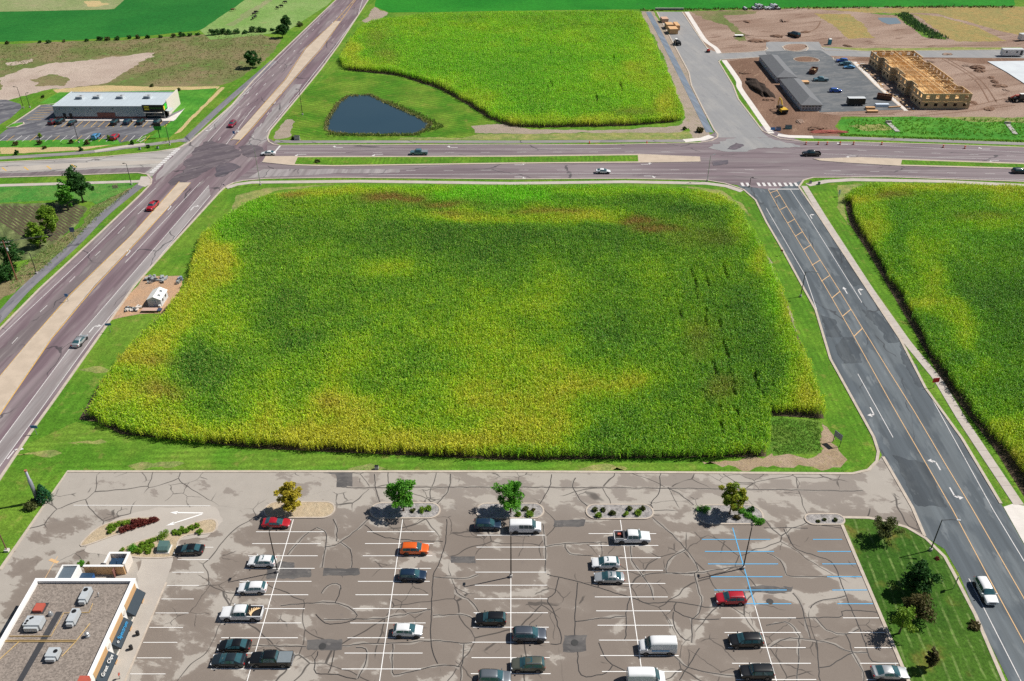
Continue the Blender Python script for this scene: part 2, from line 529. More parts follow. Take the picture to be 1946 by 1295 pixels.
# water
n = N('pond_water'); v = n.pos()
A_WATER = n.out(n.mix(n.noise(v, .03, 2.0), (.018, .046, .066), (.030, .060, .078)), .06, .5, bump=n.noise(v, 1.2, 3.0), bs=.06, bd=.05)
n = N('shallow_water'); v = n.pos()
A_PUDDLE = n.out((.16, .20, .22), .08, .5, bump=n.noise(v, 1.2, 3.0), bs=.05, bd=.05)

def inside_px(q, poly):
    w_ = PS(poly); c_ = False
    for i_ in range(len(w_)):
        a_, b_ = w_[i_], w_[i_ - 1]
        if (a_.y > q.y) != (b_.y > q.y) and q.x < (b_.x - a_.x) * (q.y - a_.y) / (b_.y - a_.y) + a_.x: c_ = not c_
    return c_
# ------------------------------------------------------------------ ground and field sheets
g = MB()
g.add([(-1400, -60, 0), (1400, -60, 0), (1400, 2600, 0), (-1400, 2600, 0)], [(0, 1, 2, 3)])
setp(g.build('ground', G_MOWN), kind='structure')
Z1, Z2, Z3, Z4, Z5, Z6 = .010, .018, .026, .034, .044, .056
sheet('soybean_field', [(717, -60), (712, 13), (740, 24), (970, 21), (1217, 18), (1450, 16), (1532, 14), (1930, 12), (1905, -60)], Z2, G_SOY, rough=.5, step=4)
sheet('soybean_field', [(-400, 40), (0, 23), (216, 18), (237, 0), (300, -60), (560, -60), (466, 0), (380, 58), (280, 69), (153, 76), (0, 80), (-400, 100)], Z2, G_SOY2, rough=.4, step=4)
sheet('stubble_field', [(-400, -60), (300, -60), (237, 0), (216, 18), (0, 23), (-400, 40)], Z1, G_STUBBLE)
sheet('pasture', [(380, 58), (466, 0), (560, -60), (690, -60), (622, 10), (545, 60), (485, 68), (400, 76)], Z1, G_PASTURE)
sheet('farm_track', [(430, 48), (505, 0), (560, -40), (575, -40), (520, 0), (445, 50)], Z2, G_STUBBLE, rough=.8)
sheet('bare_ground', [(160, 3), (190, 1), (205, 8), (180, 14), (165, 12)], Z2, S_SAND, rough=1.2)
sheet('fallow_field', [(-400, 110), (0, 84), (160, 79), (290, 73), (380, 66), (490, 63), (535, 76), (500, 120), (455, 150), (420, 163), (0, 170), (-400, 176)], Z1, G_ROUGH, rough=.8, step=2)
sheet('bare_ground', [(0, 150), (40, 130), (110, 122), (170, 114), (230, 106), (295, 100), (270, 118), (235, 140), (200, 160), (120, 168), (60, 178), (20, 190), (0, 192)], Z2, S_PALE, rough=1.6, step=1.5)
sheet('weed_patch', [(55, 152), (95, 142), (135, 148), (120, 162), (70, 164)], Z3, G_ROUGH, rough=1.2, seed=2)
sheet('bare_ground', [(15, 120), (60, 112), (55, 122), (20, 126)], Z2, S_PALE, rough=1.0, seed=3)
sheet('seed_bed', [(100, 171), (180, 163), (300, 165), (418, 165), (414, 170), (330, 172), (110, 178)], Z3, S_SAND, rough=.3)
sheet('lawn', [(75, 196), (112, 176), (350, 172), (412, 168), (378, 214), (322, 262), (286, 262), (330, 225), (320, 190), (100, 200)], Z3, G_VIVID)
sheet('lawn', [(0, 268), (225, 264), (232, 274), (150, 280), (0, 280)], Z3, G_VIVID)
sheet('seed_bed', [(0, 281), (150, 279), (215, 275), (160, 285), (60, 291), (0, 294)], Z3, S_SAND, rough=.4)
sheet('mown_track', [(420, 166), (428, 166), (342, 252), (330, 256)], Z4, S_SAND, rough=.25, seed=5)
sheet('rough_grass', [(-100, 358), (0, 355), (120, 352), (215, 346), (262, 346), (200, 400), (175, 384), (118, 380), (0, 386), (-100, 392)], Z1, G_BANK)
ROWF = sheet('row_crop_field', [(0, 388), (115, 384), (168, 396), (150, 425), (100, 470), (70, 486), (-200, 560), (-200, 400)], Z2, G_ROWS, rough=.6)
sheet('weed_bank', [(240, 362), (262, 352), (205, 398), (150, 450), (100, 500), (40, 545), (-60, 610), (-60, 575), (30, 520), (90, 468), (160, 430), (175, 392)], Z2, G_ROUGH, rough=.8)
sheet('pond_bank', [(580, 172), (640, 136), (668, 137), (760, 148), (837, 174), (888, 202), (926, 227), (960, 244), (880, 262), (700, 262), (560, 262), (535, 245)], Z1, G_POND, rough=.4)
sheet('bare_ground', [(895, 240), (960, 236), (1010, 247), (1200, 247), (1290, 238), (1308, 222), (1322, 240), (1290, 252), (1000, 254), (900, 254)], Z2, S_TRACK, rough=.5, seed=8)
sheet('grass_strip', [(760, 256), (1000, 255), (1320, 250), (1322, 266), (760, 266)], Z1, G_VERGE)
sheet('bare_ground', [(520, 250), (545, 228), (558, 232), (550, 262), (522, 264)], Z2, S_TRACK, rough=.6, seed=9)
sheet('field_margin', [(1217, 22), (1242, 22), (1290, 95), (1340, 210), (1352, 262), (1318, 262), (1302, 220), (1258, 100)], Z1, S_TRACK, rough=.5, seed=11)
sheet('field_margin', [(712, 14), (740, 25), (725, 34), (700, 48), (690, 40)], Z2, S_TRACK, rough=.6, seed=12)
# construction ground
sheet('construction_ground', [(1296, 23), (1450, 18), (1532, 16), (1700, 14), (1930, 13), (2400, 14), (2400, 236), (1946, 226), (1640, 222), (1580, 222), (1588, 240), (1600, 262), (1530, 262), (1478, 256), (1452, 236), (1406, 170), (1378, 117), (1345, 92)], Z1, S_DIRT, rough=.4)
sheet('dry_grass_field', [(1532, 17), (1940, 13), (2400, 14), (2400, 100), (1946, 70), (1860, 48), (1780, 26), (1640, 24)], Z2, G_TAN, rough=.8, seed=20)
sheet('dry_grass_field', [(1548, 26), (1618, 28), (1640, 48), (1662, 72), (1612, 74), (1588, 52)], Z2, G_TAN, rough=.8, seed=21)
sheet('dry_grass_field', [(1735, 27), (1790, 32), (1850, 50), (1915, 78), (1816, 80), (1782, 60), (1758, 40)], Z3, G_TAN, rough=.8, seed=22)
sheet('grass_strip', [(1305, 22), (1440, 20), (1440, 26), (1370, 30), (1400, 50), (1420, 78), (1405, 80), (1380, 48), (1340, 36)], Z2, G_ROUGH, rough=1.0, seed=23)
sheet('reed_ditch', [(1655, 26), (1725, 24), (1745, 42), (1775, 62), (1805, 78), (1760, 72), (1722, 46), (1702, 30)], Z3, G_PATCH, rough=.8, seed=24)
sheet('pond_water', [(1668, 34), (1704, 34), (1714, 45), (1690, 47), (1676, 42)], Z4, A_PUDDLE, rough=.4, seed=25)
sheet('grass_strip', [(1562, 89), (1640, 92), (1940, 90), (1946, 96), (1650, 98), (1570, 96)], Z3, G_VERGE, rough=.5, seed=26)
sheet('dug_ground', [(1378, 117), (1448, 109), (1450, 130), (1480, 160), (1510, 205), (1560, 216), (1600, 222), (1588, 240), (1600, 258), (1545, 262), (1478, 254), (1452, 234), (1406, 168)], Z2, S_DARK, rough=.5, seed=27)
sheet('dug_ground', [(1590, 112), (1660, 110), (1760, 108), (1946, 112), (1946, 124), (1860, 122), (1800, 112), (1660, 118)], Z2, S_DARK, rough=.6, seed=28)
sheet('swale', [(1590, 228), (1700, 222), (1946, 224), (2300, 232), (2300, 275), (1946, 268), (1780, 263), (1600, 256)], Z2, G_VIVID, rough=.6, seed=29)
sheet('weed_patch', [(1612, 240), (1680, 236), (1700, 246), (1640, 250)], Z3, G_VERGE, rough=.8, seed=30)
sheet('weed_patch', [(1790, 222), (1946, 224), (1946, 234), (1850, 232)], Z3, G_VERGE, rough=.6, seed=31)
setp(sheet('concrete_slab', [(1876, 118), (1946, 117), (2100, 118), (2100, 190), (1955, 164), (1946, 160), (1912, 138)], .25, C_SLAB), kind='structure')
# shed plot, island ground, weedy notch
sheet('bare_ground', [(256, 548), (276, 524), (345, 525), (348, 540), (322, 586), (308, 596), (262, 598), (216, 606), (205, 612), (225, 585)], Z2, S_RED, rough=.25, seed=33)
sheet('lot_verge', [(40, 850), (145, 802), (240, 830), (490, 858), (970, 879), (1350, 880), (1440, 872), (1640, 880), (1600, 898), (980, 896), (128, 896)], Z1, G_MOWN_EW)
sheet('weedy_plot', [(1459, 792), (1560, 800), (1562, 862), (1470, 866)], Z2, G_PATCH, rough=.3, seed=34)
sheet('bare_ground', [(1330, 876), (1440, 870), (1555, 868), (1562, 800), (1575, 812), (1585, 850), (1605, 872), (1560, 890), (1440, 892), (1340, 886)], Z2, S_REED, rough=1.1, seed=35)
sheet('roadside_verge', [(1420, 362), (1445, 402), (1486, 476), (1550, 592), (1578, 684), (1660, 832), (1668, 862), (1640, 890), (1600, 872), (1572, 800), (1530, 660), (1480, 520), (1400, 385), (1375, 362)], Z1, G_LOC)
sheet('roadside_verge', [(1525, 352), (1640, 346), (1625, 358), (1606, 380), (1616, 430), (1650, 478), (1740, 632), (1840, 798), (1946, 948), (1946, 960), (1830, 800), (1700, 600), (1570, 420)], Z1, G_LOC)
sheet('corn_field_ground', [(150, 798), (192, 724), (255, 650), (357, 540), (372, 490), (433, 416), (505, 384), (684, 366), (970, 366), (1291, 370), (1406, 406), (1456, 490), (1525, 660), (1566, 796), (1458, 790), (1456, 868), (970, 875), (490, 853), (229, 825), (183, 802)], Z3, S_FIELD)
sheet('corn_field_ground', [(1946, 366), (1660, 362), (1618, 372), (1606, 390), (1616, 428), (1646, 474), (1738, 632), (1790, 724), (1892, 857), (1946, 944), (2100, 1100), (2300, 900), (2300, 366)], Z3, S_FIELD)
sheet('corn_field_ground', [(662, 134), (760, 145), (838, 171), (888, 199), (926, 224), (970, 241), (1024, 243), (1189, 240), (1278, 232), (1296, 220), (1282, 185), (1250, 110), (1222, 48), (1213, 30), (970, 30), (811, 34), (709, 46), (684, 58), (662, 98), (652, 118)], Z3, S_FIELD)
sheet('pond_water', [(619, 244), (622, 229), (643, 196), (663, 183), (704, 182), (732, 196), (773, 214), (819, 236), (809, 247), (786, 255), (671, 255), (656, 256), (633, 252)], Z3, A_WATER, curve=True)

# ------------------------------------------------------------------ roads
DL = [(700, -60), (639, 0), (530, 104), (480, 155), (441, 200), (363, 269)]            # upper left edge
DR = [(750, -70), (700, 0), (643, 87), (610, 132), (574, 176), (513, 249)]             # upper right edge
LL = [(288, 345), (267, 371), (178, 455), (76, 549), (0, 626), (-90, 715)]             # lower left edge
LR = [(0, 910), (58, 823), (102, 762), (188, 640), (255, 544), (331, 460), (418, 365)] # lower right edge
sheet('cross_highway', [(430, 352), (462, 344), (507, 340), (640, 338), (970, 341), (1189, 340), (1342, 343), (1378, 349), (1470, 362), (1540, 338), (1685, 337), (1946, 345), (2500, 372), (2500, 300), (1946, 281), (1787, 275), (1634, 271), (1527, 270), (1449, 240), (1360, 250), (1327, 273), (1138, 276), (760, 276), (532, 276), (508, 262), (440, 300)], Z4, A_HWYE)
sheet('side_road', [(339, 281), (296, 288), (204, 297), (102, 303), (0, 308), (-300, 322), (-300, 356), (0, 338), (102, 335), (204, 331), (270, 329), (286, 336), (400, 330)], Z4, A_WEST)
HWY = sheet('highway', DL[:] + [(338, 282), (290, 335)] + LL + [(-90, 1046)] + LR + [(437, 351), (507, 300), (508, 262)] + DR[::-1], Z5, A_HWY)
LOCAL = sheet('local_road', [(1395, 348), (1413, 361), (1436, 381), (1456, 422), (1487, 475), (1550, 590), (1578, 683), (1660, 831), (1678, 869), (1734, 966), (1759, 1021), (1795, 1044), (1823, 1092), (1864, 1189), (1917, 1295), (1960, 1400), (2260, 1400), (1946, 1036), (1907, 966), (1828, 834), (1759, 739), (1711, 646), (1558, 414), (1518, 358), (1527, 343), (1540, 338), (1460, 336)], Z3, A_LOCAL)
STREET = sheet('new_street', [(1248, 23), (1276, 76), (1309, 138), (1314, 163), (1357, 247), (1362, 262), (1461, 262), (1449, 252), (1403, 189), (1393, 163), (1365, 115), (1377, 113), (1448, 109), (1468, 104), (1660, 109), (1946, 111), (2400, 118), (2400, 96), (1946, 95), (1647, 98), (1562, 90), (1556, 80), (1456, 80), (1456, 97), (1420, 99), (1369, 102), (1345, 94), (1296, 23)], Z5, A_NEW)
YARD = sheet('yard_paving', [(1452, 98), (1560, 96), (1583, 111), (1618, 117), (1662, 162), (1716, 209), (1558, 214), (1505, 150)], Z6, A_YARD, rough=.15, seed=40)
LOTW = [(128, 897), (0, 1084), (-160, 1320), (1760, 1400), (1726, 1295), (1599, 998), (1594, 984), (1650, 985), (1686, 992), (1723, 1003), (1759, 1024), (1737, 970), (1676, 866), (1668, 880), (1650, 896), (1620, 902), (980, 897)]
LOT = sheet('parking_lot', LOTW, Z5, A_LOT)
MLOT = sheet('store_parking_lot', [(0, 256), (74, 200), (104, 200), (104, 227), (300, 227), (342, 210), (350, 207), (332, 228), (262, 264), (228, 272), (222, 264), (0, 268)], Z4, A_MKT)
sheet('store_driveway', [(0, 190), (12, 190), (38, 198), (42, 205), (20, 225), (0, 237), (-60, 270), (-60, 190)], Z4, A_MKT)
for nm, pts in (('store_walk', [(104, 227), (230, 226), (318, 226), (345, 212), (352, 206), (334, 228), (330, 231), (104, 230)]),):
    sheet(nm, pts, .16, C_NEW)
# asphalt bands and repairs
sheet('lane_paving', [(397, 353), (153, 636), (0, 842), (-60, 920), (-60, 966), (0, 887), (178, 640), (311, 479), (400, 372)], Z6, A_GREY, HWY)
sheet('lane_paving', [(255, 412), (210, 455), (140, 530), (70, 598), (0, 668), (-40, 706), (-40, 728), (30, 668), (120, 580), (190, 508), (262, 432)], Z6, A_GREY2, HWY, rough=.5, seed=41)
sheet('lane_paving', [(338, 285), (296, 335), (292, 350), (322, 330), (395, 260), (430, 222), (480, 166), (470, 166), (440, 204)], Z6, A_GREY, HWY, rough=.4, seed=42)
sheet('lane_paving', [(462, 278), (500, 232), (560, 160), (576, 160), (520, 232), (508, 264), (480, 282)], Z6, A_GREY, HWY, rough=.5, seed=43)
sheet('lane_paving', [(470, 340), (500, 322), (640, 322), (760, 322), (760, 329), (640, 331), (520, 336)], Z5 + .02, A_GREY, rough=.3, seed=44)
sheet('repair_patch', [(345, 310), (378, 280), (400, 268), (432, 276), (470, 290), (440, 306), (400, 322), (372, 338), (330, 352), (318, 346), (350, 322)], .068, A_JUN, HWY, rough=.9, seed=45)
sheet('repair_patch', [(410, 318), (434, 310), (462, 318), (432, 334), (412, 338)], .076, A_PATCH, HWY, rough=.5, seed=46)
sheet('repair_patch', [(452, 280), (480, 274), (505, 282), (498, 296), (470, 300)], .076, A_JUN, HWY, rough=.7, seed=47)
sheet('repair_patch', [(1340, 282), (1400, 262), (1452, 262), (1500, 272), (1520, 280), (1440, 284), (1380, 290)], .068, A_NEW, rough=.9, seed=48)
sheet('repair_patch', [(1352, 308), (1385, 304), (1382, 313), (1356, 316)], .07, A_PATCH, rough=.5, seed=49)
sheet('repair_patch', [(1380, 284), (1400, 272), (1412, 276), (1400, 286)], .076, A_PATCH, rough=.5, seed=50)
for i, pts in enumerate(([(1575, 470), (1596, 474), (1640, 545), (1616, 540)], [(1590, 500), (1622, 505), (1640, 540), (1622, 544)], [(1640, 590), (1672, 594), (1712, 650), (1690, 652)], [(1600, 640), (1622, 640), (1640, 690), (1602, 692), (1590, 660)], [(1712, 640), (1727, 690), (1740, 694), (1756, 738), (1745, 735), (1715, 688)], [(1700, 868), (1760, 880), (1800, 966), (1740, 960)], [(1560, 600), (1590, 608), (1600, 640), (1572, 640)])):
    sheet('repair_patch', pts, .036, A_LOCDK, LOCAL, rough=.35, seed=60 + i, step=.6)
for k in range(22):                                       # drilled rows of the young crop
    d_ = (P(70, 432) - P(10, 393)).normalized()
    o_ = P(-40 + k * 9.5, 392)
    pts_ = [q for q in resample([o_, o_ + d_ * 34], 1.0) if inside_px(q, [(0, 388), (113, 385), (164, 397), (147, 424), (98, 468), (68, 484), (-200, 556), (-200, 402)])]
    if len(pts_) > 3: stroke('crop_row', [p_ + Vector((random.uniform(-.12, .12), random.uniform(-.12, .12), 0)) for p_ in pts_], .55, Z4, S_FIELD, ROWF)
sheet('lane_paving', [(0, 318), (110, 313), (215, 306), (320, 306), (330, 310), (215, 316), (110, 322), (0, 327)], Z5 + .012, C_PALE, rough=.3, seed=51)
sheet('lane_paving', [(0, 330), (102, 326), (204, 321), (290, 318), (275, 329), (204, 331), (102, 335), (0, 338)], Z5 + .016, A_GREY2, rough=.3, seed=52)
for x_, y_ in ((8, 322), (50, 321), (93, 319), (140, 316)): stroke('lane_line', [(x_ - 4, y_ - 3), (x_ + 4, y_ + 3)], .4, .075, Y_LINE)
sheet('worn_track', [(1395, 385), (1420, 420), (1470, 510), (1500, 590), (1530, 680), (1540, 720), (1533, 720), (1520, 680), (1490, 590), (1462, 512), (1410, 425)], Z2, S_TRACK, rough=.35, seed=53)
sheet('worn_track', [(450, 372), (520, 356), (640, 350), (520, 364), (470, 384), (430, 410)], Z2, G_VERGE, rough=.5, seed=54)
sheet('worn_track', [(1290, 354), (1370, 362), (1410, 385), (1425, 410), (1400, 392), (1360, 368)], Z2, G_VERGE, rough=.4, seed=55)
sheet('worn_track', [(1590, 352), (1640, 350), (1612, 366), (1604, 392), (1614, 430), (1596, 400), (1592, 370)], Z2, G_VERGE, rough=.3, seed=56)
for i_, q_ in enumerate(((60, 862), (300, 882), (700, 890), (1150, 889), (150, 840), (200, 700), (300, 880))):
    sheet('dry_grass_patch', [(q_[0] - 45, q_[1] + 3), (q_[0], q_[1] - 4), (q_[0] + 50, q_[1] + 1), (q_[0] + 10, q_[1] + 6)], Z2, G_VERGE, rough=.7, seed=57 + i_)
# lot repairs
A_LPATCH = asphalt('lot_repair_asphalt', (.082, .078, .078), (.115, .108, .104), (.165, .152, .142), 0.0, .12, .4, .6, .6)
for i, pts in enumerate(([(508, 1080), (594, 1081), (592, 1098), (506, 1100)], [(616, 1081), (684, 1080), (684, 1093), (614, 1095)], [(530, 1068), (562, 1068), (560, 1080), (520, 1080)], [(857, 1058), (902, 1058), (904, 1071), (857, 1070)], [(1052, 989), (1112, 988), (1110, 1001), (1050, 1002)], [(1072, 1207), (1116, 1208), (1117, 1238), (1071, 1239)], [(584, 1217), (650, 1216), (650, 1237), (582, 1236)], [(1420, 1116), (1508, 1114), (1506, 1126), (1424, 1128)], [(565, 900), (668, 898), (670, 928), (600, 928), (560, 910)])):
    sheet('repair_patch', pts, Z6, A_LPATCH, LOT, rough=.16, seed=80 + i, step=.5)
for i, pts in enumerate(([(395, 965), (500, 955), (520, 900), (640, 900), (640, 930), (520, 960), (430, 1000), (420, 1060), (330, 1200), (290, 1200), (395, 1010)], [(270, 1040), (332, 1060), (300, 1140), (262, 1230), (230, 1295), (200, 1400), (100, 1400), (180, 1290), (262, 1110), (268, 1064), (228, 1060), (160, 1050), (180, 1012), (220, 985), (300, 966), (410, 962), (425, 990), (395, 1020)])):
    sheet('pale_paving', pts, Z6 + .006 * i, C_PALE if i else A_LOT, LOT, rough=.25, seed=95 + i, step=.8)
# ------------------------------------------------------------------ medians, kerbs, paths
def raised(name, pts, mat, h=.16, kerb=True, curve=False, yellow=None):
    w = PS(pts)
    if curve: w = spline(w, 5, True)
    mb = MB(); mb.prism(w, .0, h)
    o = setp(mb.build(name, mat), kind='structure')
    if kerb:
        k = MB(); strip(k, w, .3, h + .02, True, .0)
        k.build('kerb', C_KERB, o)
    return o
M1 = raised('median', [(341, 348), (300, 395), (250, 450), (138, 560), (60, 647), (0, 719), (-80, 810), (-80, 885), (0, 785), (96, 644), (178, 544), (270, 447), (325, 388), (361, 348)], C_MED)
M2 = raised('median', [(442, 266), (480, 224), (544, 153), (582, 94), (638, 41), (646, 41), (607, 94), (557, 150), (480, 240), (456, 267)], C_MED)
M3 = raised('median', [(505, 298), (564, 298), (760, 298), (970, 297), (1215, 294), (1330, 299), (1331, 308), (1215, 310), (970, 312), (633, 317), (556, 315), (499, 309)], C_MED)
M4 = raised('median', [(1545, 303), (1634, 300), (1711, 303), (1946, 311), (2400, 330), (2400, 346), (1946, 322), (1711, 316), (1609, 310), (1558, 306)], C_MED)
sheet('median_grass', [(566, 300), (970, 299), (1212, 296), (1213, 308), (970, 310), (633, 315), (560, 313)], .17, G_VERGE if False else G_LOC, M3)
sheet('median_grass', [(1714, 305), (1946, 313), (2400, 332), (2400, 344), (1946, 320), (1712, 314)], .17, G_LOC, M4)
def kerb(pts, curve=False, parent=None):
    w = PS(pts)
    if curve: w = spline(w, 6)
    mb = MB(); strip(mb, w, .55, .14, False, 0.0)
    return setp(mb.build('kerb', C_KERB), kind='structure')
kerb(DL[1:] + [(352, 276), (338, 282), (318, 286), (296, 289), (204, 298), (102, 304), (0, 309), (-200, 320)])
kerb(DR[1:] + [(508, 262), (511, 270), (520, 275), (532, 277), (640, 276), (760, 276), (970, 275), (1138, 276), (1327, 272), (1352, 268), (1363, 262), (1364, 256), (1357, 247), (1335, 205), (1314, 163), (1309, 138), (1276, 76), (1248, 23)])
kerb([(-200, 347), (0, 338), (102, 335), (204, 331), (262, 329), (280, 332), (288, 341), (287, 350), (267, 371), (178, 455), (76, 549), (0, 626), (-90, 715)])
kerb([(-90, 1046)] + LR + [(428, 356), (443, 348), (462, 344), (507, 340), (640, 338), (970, 341), (1189, 340), (1342, 343), (1378, 349), (1413, 361), (1436, 381), (1456, 422), (1487, 475), (1550, 590), (1578, 683), (1660, 831), (1669, 859), (1666, 878), (1650, 894), (1620, 901), (980, 897), (128, 897), (0, 1084)])
kerb([(2500, 374), (1946, 346), (1685, 337), (1545, 338), (1527, 343), (1518, 356), (1558, 414), (1711, 646), (1759, 739), (1828, 834), (1902, 958)])
kerb([(2500, 300), (1946, 281), (1787, 275), (1634, 271), (1527, 270), (1482, 264), (1461, 255), (1449, 249), (1403, 189), (1393, 163), (1366, 118), (1370, 114), (1448, 109)])
kerb([(1296, 23), (1345, 94)])
kerb([(1369, 102), (1420, 100), (1452, 97), (1459, 93), (1456, 90)])
kerb([(1486, 89), (1492, 96), (1515, 99), (1532, 97), (1536, 92), (1530, 88)])
kerb([(1560, 90), (1568, 96), (1650, 98), (1946, 95), (2300, 98)])
kerb([(1583, 110), (1584, 114), (1618, 117), (1662, 162), (1716, 209)])
GUT = kerb([(1678, 869), (1734, 966), (1757, 1020)])
kerb([(1594, 984), (1650, 985), (1686, 992), (1723, 1003), (1759, 1024), (1795, 1059), (1813, 1092), (1853, 1169), (1907, 1295), (1940, 1370)])
kerb([(1600, 998), (1726, 1295), (1760, 1380)])
setp(sheet('lawn', [(1594, 986), (1650, 987), (1685, 994), (1722, 1005), (1757, 1026), (1793, 1060), (1811, 1093), (1851, 1170), (1905, 1295), (1940, 1370), (1758, 1370), (1727, 1295), (1600, 1000)], .09, G_LAWN), kind='structure')

def walk(pts, w, mat, curve=False):
    return stroke('footpath', pts, w, Z5 + .004, mat, curve=curve)
walk([(430, 358), (450, 351), (480, 347), (684, 345), (970, 349), (1189, 346), (1342, 349), (1380, 354), (1410, 364)], 2.0, C_WALK)
walk([(1535, 352), (1571, 345), (1619, 342), (1787, 345), (1946, 353), (2400, 376)], 2.2, C_WALK)
walk([(-100, 357), (0, 353), (102, 350), (204, 347), (270, 345)], 1.9, C_WALK)
walk([(285, 340), (270, 350), (199, 407), (138, 468), (51, 547), (0, 603), (-60, 664)], 3.0, A_TRAIL, True)
walk([(520, 116), (479, 152), (418, 205), (360, 260), (345, 270)], 2.8, A_TRAIL, True)
walk([(352, 266), (255, 279), (153, 291), (0, 301), (-100, 306)], 2.6, A_TRAILE, True)
walk([(275, 274), (230, 280), (180, 288)], 2.2, C_WALK, True)
walk([(522, 269), (560, 270), (970, 270), (1300, 268)], 2.4, A_TRAILE)
walk([(1300, 268), (1335, 265), (1352, 259)], 2.8, C_NEW)
walk([(1545, 261), (1685, 265), (1946, 274), (2300, 292)], 2.6, A_TRAILE)
walk([(1478, 257), (1500, 260), (1545, 261)], 2.6, C_NEW)
walk([(1232, 23), (1266, 87), (1312, 178), (1349, 252)], 2.6, A_SLATE)
walk([(1305, 23), (1322, 50), (1340, 77), (1359, 91), (1367, 102)], 2.2, C_NEW, True)
walk([(1376, 115), (1402, 152), (1406, 168), (1428, 200), (1450, 232), (1466, 254)], 2.2, C_NEW, True)
sheet('corner_ramp', [(363, 266), (378, 258), (388, 262), (352, 282), (334, 284)], Z6, C_WALK)
sheet('corner_ramp', [(268, 336), (284, 336), (289, 348), (276, 356), (262, 352)], Z6, C_WALK)
sheet('driveway_apron', [(1907, 964), (1925, 958), (1946, 962), (2060, 960), (2090, 1040), (1990, 1060), (1946, 1034)], Z6, C_NEW)
# concrete walk beside the local road, slab by slab
SW = stroke('sidewalk', [(1528, 354), (1566, 416), (1652, 549), (1722, 649), (1731, 660), (1781, 720), (1828, 798), (1936, 960)], 1.9, Z4, C_KERB)
pts = resample(PS([(1528, 354), (1566, 416), (1652, 549), (1722, 649), (1731, 660), (1781, 720), (1828, 798), (1936, 960)]), 2.4)
for a, b in zip(pts, pts[1:]):
    t = (b - a).normalized() * .02
    mb = MB(); strip(mb, [a + t, b - t], 1.86, .075, False, .03)
    mb.build('slab', C_WALK, SW)
# drive island curbs of the yard
for k, pts in enumerate(([(1508, 113), (1520, 109), (1540, 109), (1556, 114), (1552, 118), (1520, 118)],)):
    raised('traffic_island', pts, S_DARK, .14, curve=True)
raised('traffic_island', [(1488, 90), (1500, 85), (1528, 85), (1534, 91), (1520, 97), (1500, 97)], S_DIRT, .14, curve=True)

# ------------------------------------------------------------------ painted markings
ZM = .088
def wl(pts, parent=HWY, w=.16, z=ZM, mat=None, curve=False, name='lane_line'):
    return stroke(name, pts, w, z, mat or W_LINE, parent, curve=curve)
wl([(381, 347), (238, 500)]); wl([(397, 353), (153, 636), (0, 842), (-60, 920)]); wl([(400, 372), (311, 479), (178, 640), (0, 887), (-60, 968)])
wl([(296, 358), (153, 498), (0, 641), (-60, 700)])
for a, b in (((237, 432), (224, 445)), ((191, 478), (181, 487)), ((143, 526), (132, 537)), ((90, 581), (76, 594)), ((34, 642), (23, 654)), ((275, 396), (262, 408))): wl([a, b])
for pts in ([(341, 346), (250, 448), (136, 558), (58, 647), (0, 716), (-60, 790)], [(362, 348), (272, 448), (181, 545), (98, 645), (0, 789), (-60, 868)], [(673, 0), (640, 38), (580, 93), (542, 152), (478, 225), (440, 267)], [(676, 0), (648, 40), (609, 95), (558, 152), (482, 241), (456, 268), (448, 276)]):
    wl(pts, w=.2, mat=Y_LINE)
for a, b in (((638, 40), (645, 42)), ((644, 34), (650, 36)), ((650, 28), (655, 29))): wl([a, b], w=.25, mat=Y_LINE)
wl([(634, 8), (560, 82), (480, 163), (398, 244)]); wl([(689, 0), (681, 28), (633, 94), (569, 176), (506, 251)], w=.2)
wl([(430, 275), (478, 210), (486, 202)]); wl([(455, 203), (395, 270)])
dashes('lane_line', [(650, 20), (565, 130), (480, 262)], .18, ZM, W_LINE, HWY, 3, 9)
dashes('lane_line', [(610, 40), (500, 165), (400, 285)], .18, ZM, W_LINE, HWY, 3, 9, 4)
for i in range(13):                                                                     # west crosswalk blocks
    t = i / 12
    x, y = 337.6 + (289.3 - 337.6) * t, 284.2 + (327.8 - 284.2) * t
    wl([(x - 4.5, y), (x + 4.5, y)], w=1.25, name='crosswalk_bar')
wl([(533, 277), (521, 291)], w=.6, z=.06, parent=None, name='stop_line')
EW = dict(parent=None, z=.06)
for pts in ([(531, 284), (970, 284), (1180, 283)], [(960, 331), (1342, 330)], [(700, 333), (960, 331)], [(1558, 293), (1946, 305), (2300, 322)], [(1599, 274), (1946, 290), (2300, 308)], [(1566, 331), (1946, 342), (2300, 360)], [(540, 291), (640, 291)]): wl(pts, **EW)
def dz(pts, **k): dashes('lane_line', pts, .16, .06, W_LINE, None, 3.0, 9.0, **k)
dz([(640, 291), (970, 290), (1310, 289)]); dz([(700, 325), (960, 324), (1500, 323)]); dz([(1580, 325), (1946, 332)]); dz([(1560, 284), (1946, 298)])
for o in list(COL.objects):
    if o.name.startswith('lane_line') and o.parent is None: o['kind'] = 'structure'
wl([(1460, 360), (1519, 360)], LOCAL, .5, .05, name='stop_line')
for x in (1411, 1421, 1442, 1452, 1462, 1472, 1482, 1493, 1503, 1513): wl([(x - 2.6, 351), (x + 2.6, 351)], LOCAL, 2.6, .05, name='crosswalk_bar')
LA = [(1460, 361), (1481, 399), (1527, 475), (1581, 567), (1624, 642), (1695, 770), (1757, 877), (1810, 969), (1884, 1108), (1946, 1222), (1990, 1300)]
LB = [(1475, 360), (1510, 417), (1540, 465), (1596, 554), (1640, 626), (1655, 650), (1688, 704), (1736, 780), (1795, 880), (1848, 968), (1927, 1105), (1946, 1138), (2040, 1300)]
wl(LA, LOCAL, .16, .05, O_LINE); wl(LB, LOCAL, .16, .05, O_LINE)
cr = lambda x, y: (1456 + x * .2548, 320 + y * .2548)
